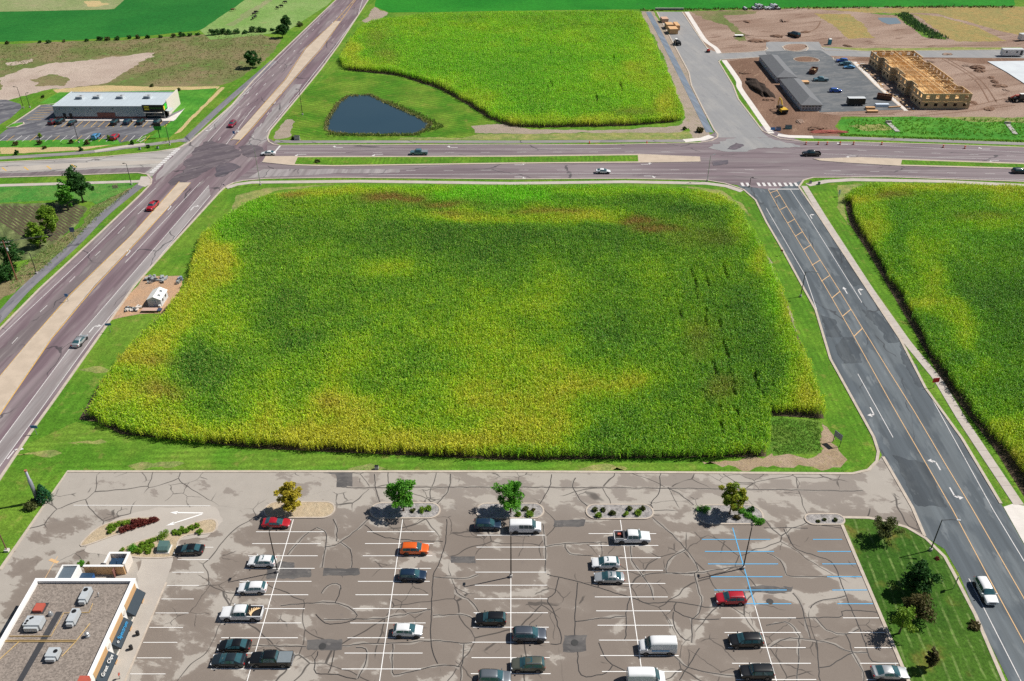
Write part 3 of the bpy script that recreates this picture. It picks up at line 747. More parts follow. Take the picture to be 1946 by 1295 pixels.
for a, b in zip(((30, 185), (65, 220), (105, 310), (160, 410), (215, 510), (275, 610), (340, 725), (410, 845), (490, 970), (570, 1105), (655, 1255)), ((85, 165), (105, 200), (155, 285), (215, 380), (270, 475), (335, 572), (405, 685), (475, 800), (550, 920), (630, 1055), (718, 1195))):
    wl([cr(*a), cr(*b)], LOCAL, .22, .054, O_LINE, name='hatch_line')
for pts in ([(1456, 396), (1530, 524), (1552, 589)], [(1502, 361), (1537, 414), (1638, 576)], [(1630, 711), (1697, 832)], [(1762, 742), (1887, 969), (1946, 1067), (2030, 1200)], [(1841, 1100), (1940, 1295), (1970, 1350)]): wl(pts, LOCAL, .15, .05)
def arrow(px, ang_, kind, parent, z, s=1.0):
    """Painted lane arrow; points along +x before turning by ang_."""
    mb = MB()
    def poly(p): mb.add([(x * s, y * s, 0) for x, y in p], [tuple(range(len(p)))])
    poly([(-1.6, -.12), (.4, -.12), (.4, .12), (-1.6, .12)])
    if kind == 's': poly([(.4, -.45), (1.5, 0), (.4, .45)])
    else:
        k = 1 if kind == 'l' else -1
        q = [(.4, -.12), (.75, .1), (.85, .55), (.6, .55), (.45, .25), (.2, .12)]
        poly([(x, y * k) for x, y in q])
        poly([(x, y * k) for x, y in ((.25, .5), (1.25, .5), (.75, 1.3))])
    o = mb.build('lane_arrow', W_LINE, parent)
    o.location = P(*px); o.location.z = z
    o.rotation_euler = (0, 0, ang_)
    if parent is None: o['kind'] = 'structure'
for px, k in (((324, 395), 'l'), ((246, 480), 'l'), ((367, 395), 'r'), ((177, 624), 'r'), ((25, 860), 'r')): arrow(px, A_DIAG, k, HWY, ZM, 1.25)
for px in ((400, 247), (470, 178)): arrow(px, A_DIAG + math.pi, 'r', HWY, ZM, 1.25)
arrow((450, 248), A_DIAG + math.pi, 'l', HWY, ZM, 1.5)
for px, a, k in (((570, 294), math.pi, 'l'), ((716, 294), math.pi, 'l'), ((640, 281), math.pi, 'r'), ((858, 281), math.pi, 'r'), ((990, 314), 0, 'l'), ((1230, 313), 0, 'l'), ((990, 337), 0, 'r'), ((1236, 335), 0, 'r'), ((1615, 297), math.pi, 'l'), ((1886, 306), math.pi, 'l'), ((1870, 284), math.pi, 'r'), ((1600, 275), math.pi, 'r')): arrow(px, a, k, None, .06, 1.3)
for px, a, k in (((1540, 411), A_LOC, 'r'), ((1632, 554), A_LOC, 'r'), ((1606, 552), A_LOC, 's'), ((1659, 785), A_LOC + math.pi, 'r'), ((1780, 882), A_LOC, 'l'), ((1812, 940), A_LOC + math.pi, 'l')): arrow(px, a, k, LOCAL, .05, 1.1)
# parking stalls
XS = [-37.86, -18.93, -.18, 18.75, 37.8]
def yw(py): return P(CX, py).y
for i, (x, y0, nst) in enumerate(zip(XS, (1011.5, 1011.5, 1018, 1015, 1026), (13, 13, 12, 13, 12))):
    Y0 = yw(y0)
    top = yw((988, 988, 985, 989, 1004)[i])
    if i < 4:
        wl([Vector((x, top, 0)), Vector((x, 70, 0))], LOT, .12, .075, W_LOT, name='stall_line')
    else:
        wl([Vector((x, top, 0)), Vector((x, yw(1151), 0))], LOT, .16, .075, B_LINE, name='stall_line')
        wl([Vector((x, yw(1152), 0)), Vector((x, 70, 0))], LOT, .12, .075, W_LOT, name='stall_line')
    for k in range(nst):
        y = Y0 - 2.69 * k
        blue = i == 4 and k < 6
        wl([Vector((x - 5.75, y, 0)), Vector((x + 5.75, y, 0))], LOT, .16 if blue else .12, .081, B_LINE if blue else W_LOT, name='stall_line')
for k in range(12):
    y = yw(1026) - 2.69 * k
    wl([Vector((51.0 - .25, y, 0)), Vector((56.3 + (0 if k else -.6), y, 0))], LOT, .16 if k < 6 else .12, .081, B_LINE if k < 6 else W_LOT, name='stall_line')
for k in range(10):
    y = yw(1041) - 2.69 * k
    wl([Vector((-55.0 + (3 if k == 0 else 0), y, 0)), Vector((-49.9, y, 0))], LOT, .1, .081, W_LOT, name='stall_line')
# two long white arrows on the drive
def long_arrow(a, b):
    A, B = P(*a), P(*b); A.z = B.z = .09
    d = (B - A).normalized(); nn = Vector((-d.y, d.x, 0))
    mb = MB()
    mb.add([A + nn * .12, A - nn * .12, B - d * 1.2 - nn * .12, B - d * 1.2 + nn * .12], [(0, 1, 2, 3)])
    mb.add([B - d * 1.3 + nn * .38, B - d * 1.3 - nn * .38, B], [(0, 1, 2)])
    mb.build('drive_arrow', W_LOT, LOT)
long_arrow((386, 976), (323, 975)); long_arrow((384, 978), (316, 1000))
wl([(140, 961), (400, 962)], LOT, .1, .075, W_LOT, name='drive_line')
wl([(110, 1058), (45, 1170), (0, 1250)], LOT, .1, .075, O_LINE, name='drive_line')
sheet('painted_block', [(98, 1062), (113, 1068), (108, 1072), (92, 1066)], .075, O_LINE, LOT)
WORN = concrete('worn_pale_asphalt', (.30, .272, .24), (.24, .21, .185), .5)
_ck = 0
# long sealed cracks that run across the lot
CR8 = lambda x, y: (480 + x * .2548, 965 + y * .2548)
CR9 = lambda x, y: (960 + x * .2548, 965 + y * .2548)
CRA = lambda x, y: (480 + x * .2548, 640 + y * .2548)
CRB = lambda x, y: (960 + x * .2548, 640 + y * .2548)
CRC = lambda x, y: (1456 + x * .2548, 965 + y * .2548)
for pts in ([CRA(700, 1130), CRA(1300, 1125), CRB(0, 1125), CRB(900, 1130), (1446, 931), (1640, 934)], [CRA(910, 1025), CRA(920, 1140), CRA(950, 1250)], [CRA(1475, 1025), CRA(1460, 1150), CRA(1370, 1255)], [CRB(345, 1030), CRB(330, 1130), CRB(255, 1255)],
            [CRB(525, 1060), CRB(505, 1120), CRB(560, 1220), CRB(620, 1270)], [CRB(1157, 1025), CRB(1150, 1160), CRB(1095, 1230), CRB(1100, 1280)], [CRB(1210, 1125), CRB(1320, 1190), CRB(1410, 1260)], [CR8(475, 155), CR8(400, 200), CR8(260, 350)], [CR8(480, 150), CR8(545, 185), CR8(545, 290), CR8(515, 450)], [CR8(870, 85), CR8(660, 260), CR8(540, 295)], [CR8(660, 260), CR8(735, 330), CR8(738, 450)],
            [CR8(840, 130), CR8(990, 225), CR8(1420, 255)], [CR8(1450, 90), CR8(1440, 250), CR8(1400, 400), CR8(1350, 505), CR8(1335, 760), CR8(1330, 1000), CR8(1380, 1170)], [CR8(600, 90), CR8(630, 150), CR8(625, 250)], [CR8(210, 730), CR8(500, 710), CR8(620, 715), CR8(740, 760), CR8(775, 830), CR8(530, 838)], [CR8(775, 830), CR8(950, 830), CR8(1330, 760)], [CR8(470, 795), CR8(550, 865), CR8(710, 855), CR8(775, 830)],
            [CR8(660, 600), CR8(640, 660), CR8(615, 715)], [CR8(510, 640), CR8(570, 575), CR8(650, 572), CR8(660, 610)], [CR8(0, 1030), CR8(400, 1040)], [CR8(670, 1035), CR8(850, 1015), CR8(1020, 1015), CR8(1330, 995), CR8(1560, 1010), CR8(1640, 1010)], [CR8(490, 1070), CR8(465, 1150), CR8(475, 1240), CR8(570, 1240), CR8(780, 1280)], [CR8(610, 1070), CR8(590, 1180), CR8(565, 1240)], [CR8(770, 1045), CR8(850, 1060), CR8(840, 1170), CR8(780, 1280)], [CR8(1045, 1020), CR8(1045, 1220), CR8(1080, 1250), CR8(1380, 1180), CR8(1550, 1190)], [CR8(1580, 1020), CR8(1560, 1190), CR8(1545, 1295)], [CR8(1350, 520), CR8(1570, 530), CR8(1680, 500)], [CR8(1350, 805), CR8(1570, 800), CR8(1650, 835)], [CR8(1515, 610), CR8(1530, 650), CR8(1620, 690), CR8(1685, 780)],
            [CR9(280, 120), CR9(300, 290), CR9(300, 490)], [CR9(305, 290), CR9(450, 270), CR9(760, 260)], [CR9(450, 270), CR9(480, 345), CR9(660, 360)], [CR9(310, 500), CR9(400, 520), CR9(550, 555), CR9(700, 600), CR9(930, 670), CR9(1060, 715), CR9(1270, 705), CR9(1460, 740), CR9(1570, 745)], [CR9(400, 520), CR9(370, 640), CR9(310, 690), CR9(360, 770), CR9(420, 1000), CR9(340, 1020)], [CR9(540, 560), CR9(525, 750), CR9(520, 950)], [CR9(525, 850), CR9(700, 830), CR9(900, 810)], [CR9(1100, 75), CR9(1220, 180), CR9(1340, 300), CR9(1440, 470), CR9(1300, 495), CR9(1200, 485)], [CR9(1200, 485), CR9(1220, 390), CR9(1340, 320)], [CR9(935, 290), CR9(950, 400), CR9(1020, 500), CR9(1080, 590), CR9(1110, 690)], [CR9(1020, 520), CR9(1100, 490), CR9(1410, 490), CR9(1640, 455), CR9(1760, 440)], [CR9(1410, 490), CR9(1440, 620), CR9(1465, 680), CR9(1450, 790), CR9(1395, 830)], [CR9(1270, 710), CR9(1265, 770), CR9(1395, 830), CR9(1500, 840), CR9(1600, 830)], [CR9(1395, 830), CR9(1390, 1010)], [CR9(1255, 780), CR9(1260, 890), CR9(1330, 980), CR9(1380, 990)], [CR9(935, 670), CR9(905, 770), CR9(898, 990)], [CR9(700, 1010), CR9(740, 1110), CR9(800, 1175), CR9(910, 1225)], [CR9(540, 1080), CR9(565, 1250), CR9(740, 1240), CR9(800, 1180)], [CR9(1260, 1110), CR9(1360, 1190), CR9(1560, 1240), CR9(1720, 1260)], [CR9(1450, 1050), CR9(1360, 1190), CR9(1300, 1290)],
            [CRC(10, 340), CRC(110, 400), CRC(150, 490), CRC(200, 515), CRC(560, 515), CRC(700, 515)], [CRC(130, 160), CRC(190, 270), CRC(240, 320), CRC(400, 370), CRC(500, 420), CRC(560, 570), CRC(640, 770), CRC(720, 960), CRC(760, 1080), CRC(800, 1150), CRC(960, 1160)], [CRC(200, 640), CRC(260, 720), CRC(290, 830), CRC(330, 970)], [CRC(0, 880), CRC(100, 860), CRC(160, 855), CRC(230, 930), CRC(245, 990), CRC(230, 1295)], [CRC(160, 830), CRC(400, 820), CRC(560, 815), CRC(580, 770), CRC(830, 780)], [CRC(375, 825), CRC(450, 910), CRC(580, 950), CRC(690, 905)], [CRC(20, 1050), CRC(145, 980), CRC(330, 985), CRC(480, 1015), CRC(640, 1080), CRC(760, 1085)], [CRC(375, 990), CRC(400, 1295)], [CRC(400, 1195), CRC(480, 1180), CRC(540, 1140), CRC(640, 1085)], [CRC(640, 1080), CRC(690, 1170), CRC(725, 1240), CRC(725, 1295)], [CRC(590, 940), CRC(620, 1000), CRC(640, 1080)], [CRC(325, 755), CRC(380, 705), CRC(520, 680), CRC(590, 660)], [(1452, 1004), (1536, 1004)]):
    w = resample(spline(PS(pts), 4), .8)
    w = [p + Vector((rng.normal(0, .05), rng.normal(0, .05), 0)) for p in w]
    _ck += 1
    stroke('sealed_crack', w, .14, .0685 + (_ck % 9) * .0005, CRACK, LOT)
    kseed = int(abs(w[0].x * 13 + w[0].y * 7))
    if kseed % 3 and len(w) > 6:                       # sealcoat worn off along the crack
        rr_ = np.random.default_rng(kseed)
        ks_ = np.arange(len(w))
        wid = [.08 + .34 * np.clip(.35 + np.sin(ks_ * .45 + rr_.random() * 6) * .5 + np.sin(ks_ * 1.13 + rr_.random() * 6) * .35 + rr_.normal(0, .2, len(w)), 0, 1.4) for _ in (0, 1)]
        nn_ = offsets(w)
        zk = .0605 + (_ck % 12) * .0005
        mb = MB()
        mb.add([(p + q * a_).to_tuple()[:2] + (zk,) for p, q, a_ in zip(w, nn_, wid[0])] + [(p - q * a_).to_tuple()[:2] + (zk,) for p, q, a_ in zip(w, nn_, wid[1])], [(i, i + 1, len(w) + i + 1, len(w) + i) for i in range(len(w) - 1)])
        mb.build('worn_edge', WORN, LOT)
for px in ((1092, 1222), (613, 1229), (1463, 1144)):
    mb = MB(); mb.lathe([(.55, 0), (.55, .03), (.42, .035)], seg=20)
    o = mb.build('manhole_cover', flat('cast_iron', (.05, .05, .05), .7, .3), LOT); o.location = P(*px); o.location.z = .06
# ------------------------------------------------------------------ corn
def vnoise(x, y, s, seed):
    """smooth value noise 0..1 over arrays x, y with cell size s"""
    r = np.random.default_rng(seed); G = r.random((256, 256))
    u, v_ = x / s, y / s
    i, j = np.floor(u).astype(int), np.floor(v_).astype(int)
    f, g_ = u - i, v_ - j
    f, g_ = f * f * (3 - 2 * f), g_ * g_ * (3 - 2 * g_)
    a = lambda p, q: G[p % 256, q % 256]
    return (a(i, j) * (1 - f) + a(i + 1, j) * f) * (1 - g_) + (a(i, j + 1) * (1 - f) + a(i + 1, j + 1) * f) * g_

def to_px(x, y, z):
    dzz = z - CAMZ
    f = y * CT - dzz * ST
    u = y * ST + dzz * CT
    return CX + FOC * x / f, CY - FOC * u / f

def inside(x, y, poly):
    c = np.zeros(len(x), bool)
    n = len(poly)
    for i in range(n):
        x0, y0 = poly[i].x, poly[i].y
        x1, y1 = poly[(i + 1) % n].x, poly[(i + 1) % n].y
        if y0 == y1: continue
        k = ((y0 > y) != (y1 > y)) & (x < (x1 - x0) * (y - y0) / (y1 - y0) + x0)
        c ^= k
    return c

def edge_dist(x, y, poly):
    d = np.full(len(x), 1e9)
    n = len(poly)
    for i in range(n):
        ax, ay = poly[i].x, poly[i].y
        bx, by = poly[(i + 1) % n].x, poly[(i + 1) % n].y
        L2 = (bx - ax) ** 2 + (by - ay) ** 2 + 1e-9
        t = np.clip(((x - ax) * (bx - ax) + (y - ay) * (by - ay)) / L2, 0, 1)
        d = np.minimum(d, np.hypot(x - ax - t * (bx - ax), y - ay - t * (by - ay)))
    return d

n = N('corn_leaf')
at = n.n('ShaderNodeAttribute', attribute_type='INSTANCER', attribute_name='tone')
geo = n.n('ShaderNodeNewGeometry')
ob = n.obj()
c = n.vary(at.outputs['Color'], n.noise(n.shift(ob, geo.outputs['Position'], 3.0), 1.7, 3.0), .6, 1.4)
n.put(n.b.inputs['Base Color'], c)
n.b.inputs['Roughness'].default_value = .55
n.b.inputs['Specular IOR Level'].default_value = .3
tr = n.n('ShaderNodeBsdfTranslucent'); n.put(tr.inputs[0], c)
ms = n.n('ShaderNodeMixShader'); ms.inputs[0].default_value = .38
n.t.links.new(n.b.outputs[0], ms.inputs[1]); n.t.links.new(tr.outputs[0], ms.inputs[2])
n.t.links.new(ms.outputs[0], n.t.nodes['Material Output'].inputs['Surface'])
M_CORN = n.mat
M_TASSEL = flat('corn_tassel', (.48, .54, .13), .8)
M_STALK = flat('corn_stalk', (.20, .17, .06), .8)

plants = bpy.data.collections.new('corn_plants')
def corn_plant(seed, leaf_w):
    r = random.Random(seed)
    mb = MB()
    h = 2.05
    mb.tube([(0, 0, 0), (0, 0, h * .95)], [.022, .012], 4, 2, False)
    a0 = r.uniform(0, 6.28)
    for k in range(9):
        z = .5 + (h - .55) * k / 8
        a = a0 + k * math.pi + r.uniform(-.6, .6)
        L = r.uniform(.52, .74) * (1 - .25 * abs(k - 4.5) / 4.5)
        up = r.uniform(.42, .66) + (.2 if k > 5 else 0)
        ca, sa = math.cos(a), math.sin(a)
        prof = [(.0, 0, .5), (.30, up * .8, 1.0), (.65, up, .85), (1.0, up * .45 - r.uniform(.0, .3), .06)]
        vs = []
        tw = r.uniform(-.5, .5)
        for d, dzv, w in prof:
            x, y = d * L * ca, d * L * sa
            wv = leaf_w * w
            vs += [(x - sa * wv, y + ca * wv, z + dzv * L + tw * wv), (x + sa * wv, y - ca * wv, z + dzv * L - tw * wv)]
        mb.add(vs, [(0, 1, 3, 2), (2, 3, 5, 4), (4, 5, 7, 6)], 0)
    for k in range(3):
        a = r.uniform(0, 6.28)
        x, y = .09 * math.cos(a), .09 * math.sin(a)
        mb.add([(-.016, 0, h * .93), (.016, 0, h * .93), (x + .03, y, h + .22), (x - .03, y, h + .22)], [(0, 1, 2, 3)], 1)
    me = bpy.data.meshes.new('corn_plant')
    me.from_pydata(mb.v, [], mb.f)
    for m_ in (M_CORN, M_TASSEL, M_STALK): me.materials.append(m_)
    me.polygons.foreach_set('material_index', mb.m)
    o = bpy.data.objects.new('corn_plant', me)
    plants.objects.link(o)
for k in range(6): corn_plant(k, .046)

ng = bpy.data.node_groups.new('corn_rows', 'GeometryNodeTree')
ng.interface.new_socket('Geometry', in_out='INPUT', socket_type='NodeSocketGeometry')
ng.interface.new_socket('Geometry', in_out='OUTPUT', socket_type='NodeSocketGeometry')
gi, go = ng.nodes.new('NodeGroupInput'), ng.nodes.new('NodeGroupOutput')
iop = ng.nodes.new('GeometryNodeInstanceOnPoints')
ci = ng.nodes.new('GeometryNodeCollectionInfo')
ci.inputs['Collection'].default_value = plants
ci.inputs['Separate Children'].default_value = True
ci.inputs['Reset Children'].default_value = True
iop.inputs['Pick Instance'].default_value = True
def nattr(nm, typ):
    a = ng.nodes.new('GeometryNodeInputNamedAttribute'); a.data_type = typ; a.inputs[0].default_value = nm
    return a.outputs['Attribute']
ng.links.new(gi.outputs[0], iop.inputs['Points'])
ng.links.new(ci.outputs[0], iop.inputs['Instance'])
ng.links.new(nattr('kind_index', 'INT'), iop.inputs['Instance Index'])
ng.links.new(nattr('turn', 'FLOAT_VECTOR'), iop.inputs['Rotation'])
ng.links.new(nattr('size', 'FLOAT_VECTOR'), iop.inputs['Scale'])
ng.links.new(iop.outputs[0], go.inputs[0])

DKG, MDG, YGR, YEL, BRN, BRT = (np.array(c) for c in ((.112, .31, .030), (.23, .50, .025), (.43, .66, .02), (.66, .66, .05), (.42, .23, .07), (.24, .72, .015)))
def corn_field(label, poly, row, gap, size, blobs, gaps=(), base=.0, seed=1, edge=.0, wide=1.0, cap=1.0):
    xs = np.array([p.x for p in poly]); ys = np.array([p.y for p in poly])
    r = np.random.default_rng(seed)
    X, Y = np.meshgrid(np.arange(xs.min(), xs.max(), row), np.arange(ys.min(), ys.max(), gap))
    X, Y = X.ravel(), Y.ravel()
    X = X + r.normal(0, row * .09, len(X)); Y = Y + r.uniform(-.5, .5, len(Y)) * gap
    wob = (vnoise(X, Y, 3.5, 5) - .5) * 1.1 + r.normal(0, .22, len(X))
    k = inside(X + wob, Y + wob, poly)
    X, Y = X[k], Y[k]
    keep = r.random(len(X)) > .03
    for a, b, w in gaps:
        A, B = P(*a, 1.2), P(*b, 1.2)
        L2 = (B.x - A.x) ** 2 + (B.y - A.y) ** 2
        t = np.clip(((X - A.x) * (B.x - A.x) + (Y - A.y) * (B.y - A.y)) / L2, 0, 1)
        keep &= np.hypot(X - A.x - t * (B.x - A.x), Y - A.y - t * (B.y - A.y)) > w * .62 * (.3 + vnoise(X, Y, 1.5, 9))
    X, Y = X[keep], Y[keep]
    px, py = to_px(X, Y, 2.0)
    yel = base + .26 * (vnoise(X, Y, 26, seed + 1) - .5) + .30 * (vnoise(X, Y * .55, 9, seed + 2) - .5) + .22 * (vnoise(X, Y, 2.5, seed + 3) - .5)
    brn = np.zeros(len(X)); brt = np.zeros(len(X))
    wx, wy = (vnoise(X, Y, 7, seed + 6) - .5) * 1.0, (vnoise(X, Y, 7, seed + 7) - .5) * 1.0
    for bx, by, rx, ry, amt, kind in blobs:
        q = np.exp(-.9 * (((px - bx) / rx + wx) ** 2 + ((py - by) / ry + wy) ** 2) ** 1.3)
        if kind == 'y': yel += (amt if amt > 0 else amt * .45) * q
        elif kind == 'b': brn = np.maximum(brn, amt * q)
        else: brt = np.maximum(brt, amt * q)
    ed = edge_dist(X, Y, poly)
    yel += edge * np.exp(-ed / 3.0)
    yel = np.where(yel > .6, .6 + (yel - .6) * cap, yel)
    yel += r.normal(0, .13, len(X))
    t = np.clip(yel, -.2, 1.15)
    ks = np.array([-.2, 0.0, .35, .68, 1.15])
    cols = np.stack([DKG * .8, DKG, MDG, YGR, YEL])
    C = np.stack([np.interp(t, ks, cols[:, i]) for i in range(3)], 1)
    C = C * (1 - brt[:, None]) + BRT * brt[:, None]
    bb = np.clip(brn * (.6 + .8 * r.random(len(X))), 0, 1)
    C = C * (1 - bb[:, None]) + BRN * bb[:, None]
    C *= np.exp(r.normal(0, .16, len(X)))[:, None]
    H = size * (.92 + .16 * vnoise(X, Y, 6, seed + 4)) * np.exp(r.normal(0, .06, len(X))) * (1 - .12 * brn)
    n_ = len(X)
    me = bpy.data.meshes.new('corn_field')
    me.vertices.add(n_)
    me.vertices.foreach_set('co', np.stack([X, Y, np.full(n_, .03)], 1).astype(np.float32).ravel())
    a = me.attributes.new('tone', 'FLOAT_COLOR', 'POINT'); a.data.foreach_set('color', np.concatenate([C, np.ones((n_, 1))], 1).astype(np.float32).ravel())
    a = me.attributes.new('turn', 'FLOAT_VECTOR', 'POINT'); a.data.foreach_set('vector', np.stack([r.normal(0, .07, n_), r.normal(0, .07, n_), r.random(n_) * 6.28], 1).astype(np.float32).ravel())
    a = me.attributes.new('size', 'FLOAT_VECTOR', 'POINT'); a.data.foreach_set('vector', np.stack([H * wide, H * wide, H], 1).astype(np.float32).ravel())
    a = me.attributes.new('kind_index', 'INT', 'POINT'); a.data.foreach_set('value', r.integers(0, 6, n_).astype(np.int32))
    o = link('corn_field', me)
    md = o.modifiers.new('rows', 'NODES'); md.node_group = ng
    setp(o, label, 'corn', kind='stuff')
    return n_
T = 2.2
SH = Vector((.25, .45, 0))
main_poly = [P(143, 800) + Vector((1.5, .4, 0)), P(183, 803) + Vector((.8, .5, 0))] + [p_ + SH for p_ in PS([ (229, 826), (306, 841), (490, 854), (704, 867), (970, 876), (1215, 877), (1342, 876), (1413, 870), (1456, 869), (1458, 790), (1566, 797)])] + \
    PS([(1566, 760), (1555, 728), (1525, 655), (1512, 640), (1494, 572), (1479, 522), (1456, 478), (1444, 462), (1406, 394), (1368, 369), (1291, 357), (1164, 353), (970, 352), (684, 352), (582, 358), (505, 371), (470, 384), (433, 406), (387, 442), (370, 483), (357, 531), (306, 598), (255, 645), (191, 724), (168, 770), (150, 790)], T)
G9 = lambda x, y: (960 + x * .2548, 320 + y * .2548)
G8 = lambda x, y: (960 + x * .2548, 640 + y * .2548)
cnt = corn_field('tall corn field filling the middle, green with yellowing patches', main_poly, .76, .18, 1.05,
    [(410, 490, 38, 45, .95, 'y'), (350, 570, 60, 55, .55, 'y'), (300, 660, 70, 50, .75, 'y'), (250, 725, 60, 45, .6, 'y'), (200, 775, 45, 35, .45, 'y'), (300, 775, 70, 35, .55, 'y'), (640, 800, 130, 55, .85, 'y'), (760, 840, 120, 30, .5, 'y'), (540, 835, 120, 30, .55, 'y'), (330, 820, 130, 25, .45, 'y'), (900, 845, 120, 22, .45, 'y'), (1010, 815, 110, 35, .45, 'y'),
     (640, 690, 130, 60, .40, 'y'), (910, 620, 150, 60, .36, 'y'), (740, 512, 60, 18, .45, 'y'), (1010, 720, 160, 60, .32, 'y'), (1140, 735, 100, 35, .42, 'y'), (1050, 560, 90, 40, .15, 'y'), (880, 760, 160, 40, .3, 'y'), (1300, 560, 120, 60, .18, 'y'), (450, 620, 40, 60, .2, 'y'),
     (600, 368, 90, 9, .75, 'y'), (720, 362, 160, 8, .6, 'y'), (1010, 418, 180, 12, .5, 'y'), (1120, 410, 60, 12, .3, 'y'), (1190, 366, 160, 9, .55, 'y'), (1340, 376, 60, 14, .6, 'y'), (860, 412, 120, 14, .4, 'y'), (1405, 420, 22, 40, .7, 'y'), (1452, 500, 22, 50, .6, 'y'), (1490, 580, 24, 60, .6, 'y'), (1525, 690, 30, 70, .6, 'y'), (1520, 770, 50, 30, .6, 'y'), (1060, 400, 150, 8, .3, 'y'),
     (560, 560, 130, 70, -.30, 'y'), (390, 695, 55, 35, -.75, 'y'), (238, 714, 40, 16, -.75, 'y'), (350, 768, 45, 15, -.55, 'y'), (1180, 600, 60, 60, -.2, 'y'), (1295, 398, 60, 14, -.6, 'y'), (600, 430, 220, 25, -.2, 'y'), (1000, 455, 300, 20, -.3, 'y'), (1250, 745, 50, 20, -.3, 'y'), (1130, 825, 50, 18, -.4, 'y'), (1100, 645, 90, 25, -.25, 'y'), (1380, 460, 40, 40, -.3, 'y'), (1430, 560, 30, 60, -.2, 'y'), (690, 735, 80, 18, -.3, 'y'), (1200, 372, 200, 7, -.3, 'y'), (1430, 800, 30, 60, -.25, 'y'), (950, 860, 260, 10, -.5, 'y'),
     (950, 366, 180, 20, .9, 'g'), (1250, 360, 150, 10, .4, 'g'), (640, 360, 120, 10, .35, 'g'), (440, 420, 30, 40, .4, 'g'), (1415, 420, 24, 50, .5, 'g'), (1465, 520, 20, 70, .5, 'g'), (1515, 650, 20, 70, .4, 'g'), (1000, 372, 60, 12, .6, 'g'), (480, 395, 40, 18, .5, 'g'), (1430, 440, 14, 40, .35, 'g'),
     (742, 378, 55, 9, .95, 'b'), (560, 371, 28, 7, .7, 'b'), (840, 390, 60, 7, .75, 'b'), (1045, 402, 70, 5, .6, 'b'), (1212, 422, 45, 8, .85, 'b'), (1262, 436, 50, 9, .75, 'b'), (860, 408, 50, 5, .5, 'b'), (300, 738, 40, 14, .5, 'b'), (330, 755, 20, 8, .4, 'b'), (630, 765, 25, 8, .35, 'b'), (1330, 640, 25, 30, .3, 'b'), (1370, 740, 30, 20, .35, 'b'), (1340, 450, 60, 30, .25, 'b'), (300, 690, 40, 10, .4, 'b')],
    [(G9(1390, 760), G9(1440, 1000), .7), (G9(1485, 770), G9(1520, 910), .6), (G9(1620, 740), G9(1660, 850), .5), (G9(1310, 1080), G9(1330, 1150), .6), (G9(1490, 1080), G9(1490, 1210), .7), (G9(1590, 1100), G9(1605, 1220), .6), (G8(1540, 130), G8(1580, 370), .6), (G8(1630, 50), G8(1715, 470), .75), (G8(1850, 260), G8(1890, 440), .7), (G8(1600, 520), G8(1620, 730), .5), (G8(1720, 520), G8(1740, 760), .5)],
    .26, 21, .12)
right_poly = [p_ + Vector((1.75, .35, 0)) for p_ in PS([(1604, 386), (1614, 427), (1644, 473), (1680, 537), (1736, 631), (1744, 655), (1787, 724), (1838, 798), (1889, 857), (1946, 943), (1990, 1010)])] + [P(2150, 1000), P(2150, 353, T)] + PS([(1946, 353), (1787, 348), (1660, 349), (1621, 358), (1606, 373)], T)
cnt += corn_field('corn field beyond the sidewalk of the local road', right_poly, .76, .19, 1.05,
    [(1760, 440, 300, 60, .2, 'g'), (1850, 650, 200, 200, .12, 'g'), (1640, 378, 50, 10, .7, 'y'), (1800, 358, 160, 9, .7, 'y'), (1925, 372, 60, 18, .6, 'y'), (1640, 450, 24, 50, .6, 'y'), (1670, 430, 22, 30, .5, 'y'), (1745, 470, 22, 40, .5, 'y'), (1780, 530, 26, 50, .65, 'y'), (1735, 578, 60, 12, .55, 'y'), (1815, 590, 22, 30, .6, 'y'), (1838, 640, 20, 40, .6, 'y'), (1870, 700, 30, 30, .3, 'y'), (1900, 810, 60, 20, .45, 'y'), (1890, 860, 45, 45, .5, 'y'), (1900, 425, 70, 14, .5, 'y'), (1930, 880, 40, 40, .6, 'y'),
     (1740, 620, 50, 30, -.4, 'y'), (1880, 540, 80, 50, -.35, 'y'), (1720, 400, 50, 14, -.35, 'y'), (1900, 640, 50, 40, -.35, 'y'), (1830, 730, 60, 40, -.2, 'y'), (1700, 372, 30, 8, .6, 'b'), (1880, 412, 60, 8, .3, 'b'), (1920, 870, 30, 20, .3, 'b')], (), .25, 41, .22, 1.0, .8)
top_poly = [p_ + Vector((.9, .6, 0)) for p_ in PS([(650, 132), (668, 135), (760, 145), (837, 171), (888, 199), (926, 224), (970, 242), (1024, 244), (1189, 241), (1278, 234)])] + PS([(1301, 217), (1286, 178), (1253, 102), (1225, 41), (1215, 21), (970, 22), (811, 26), (709, 38), (684, 48), (658, 87), (646, 110)], T)
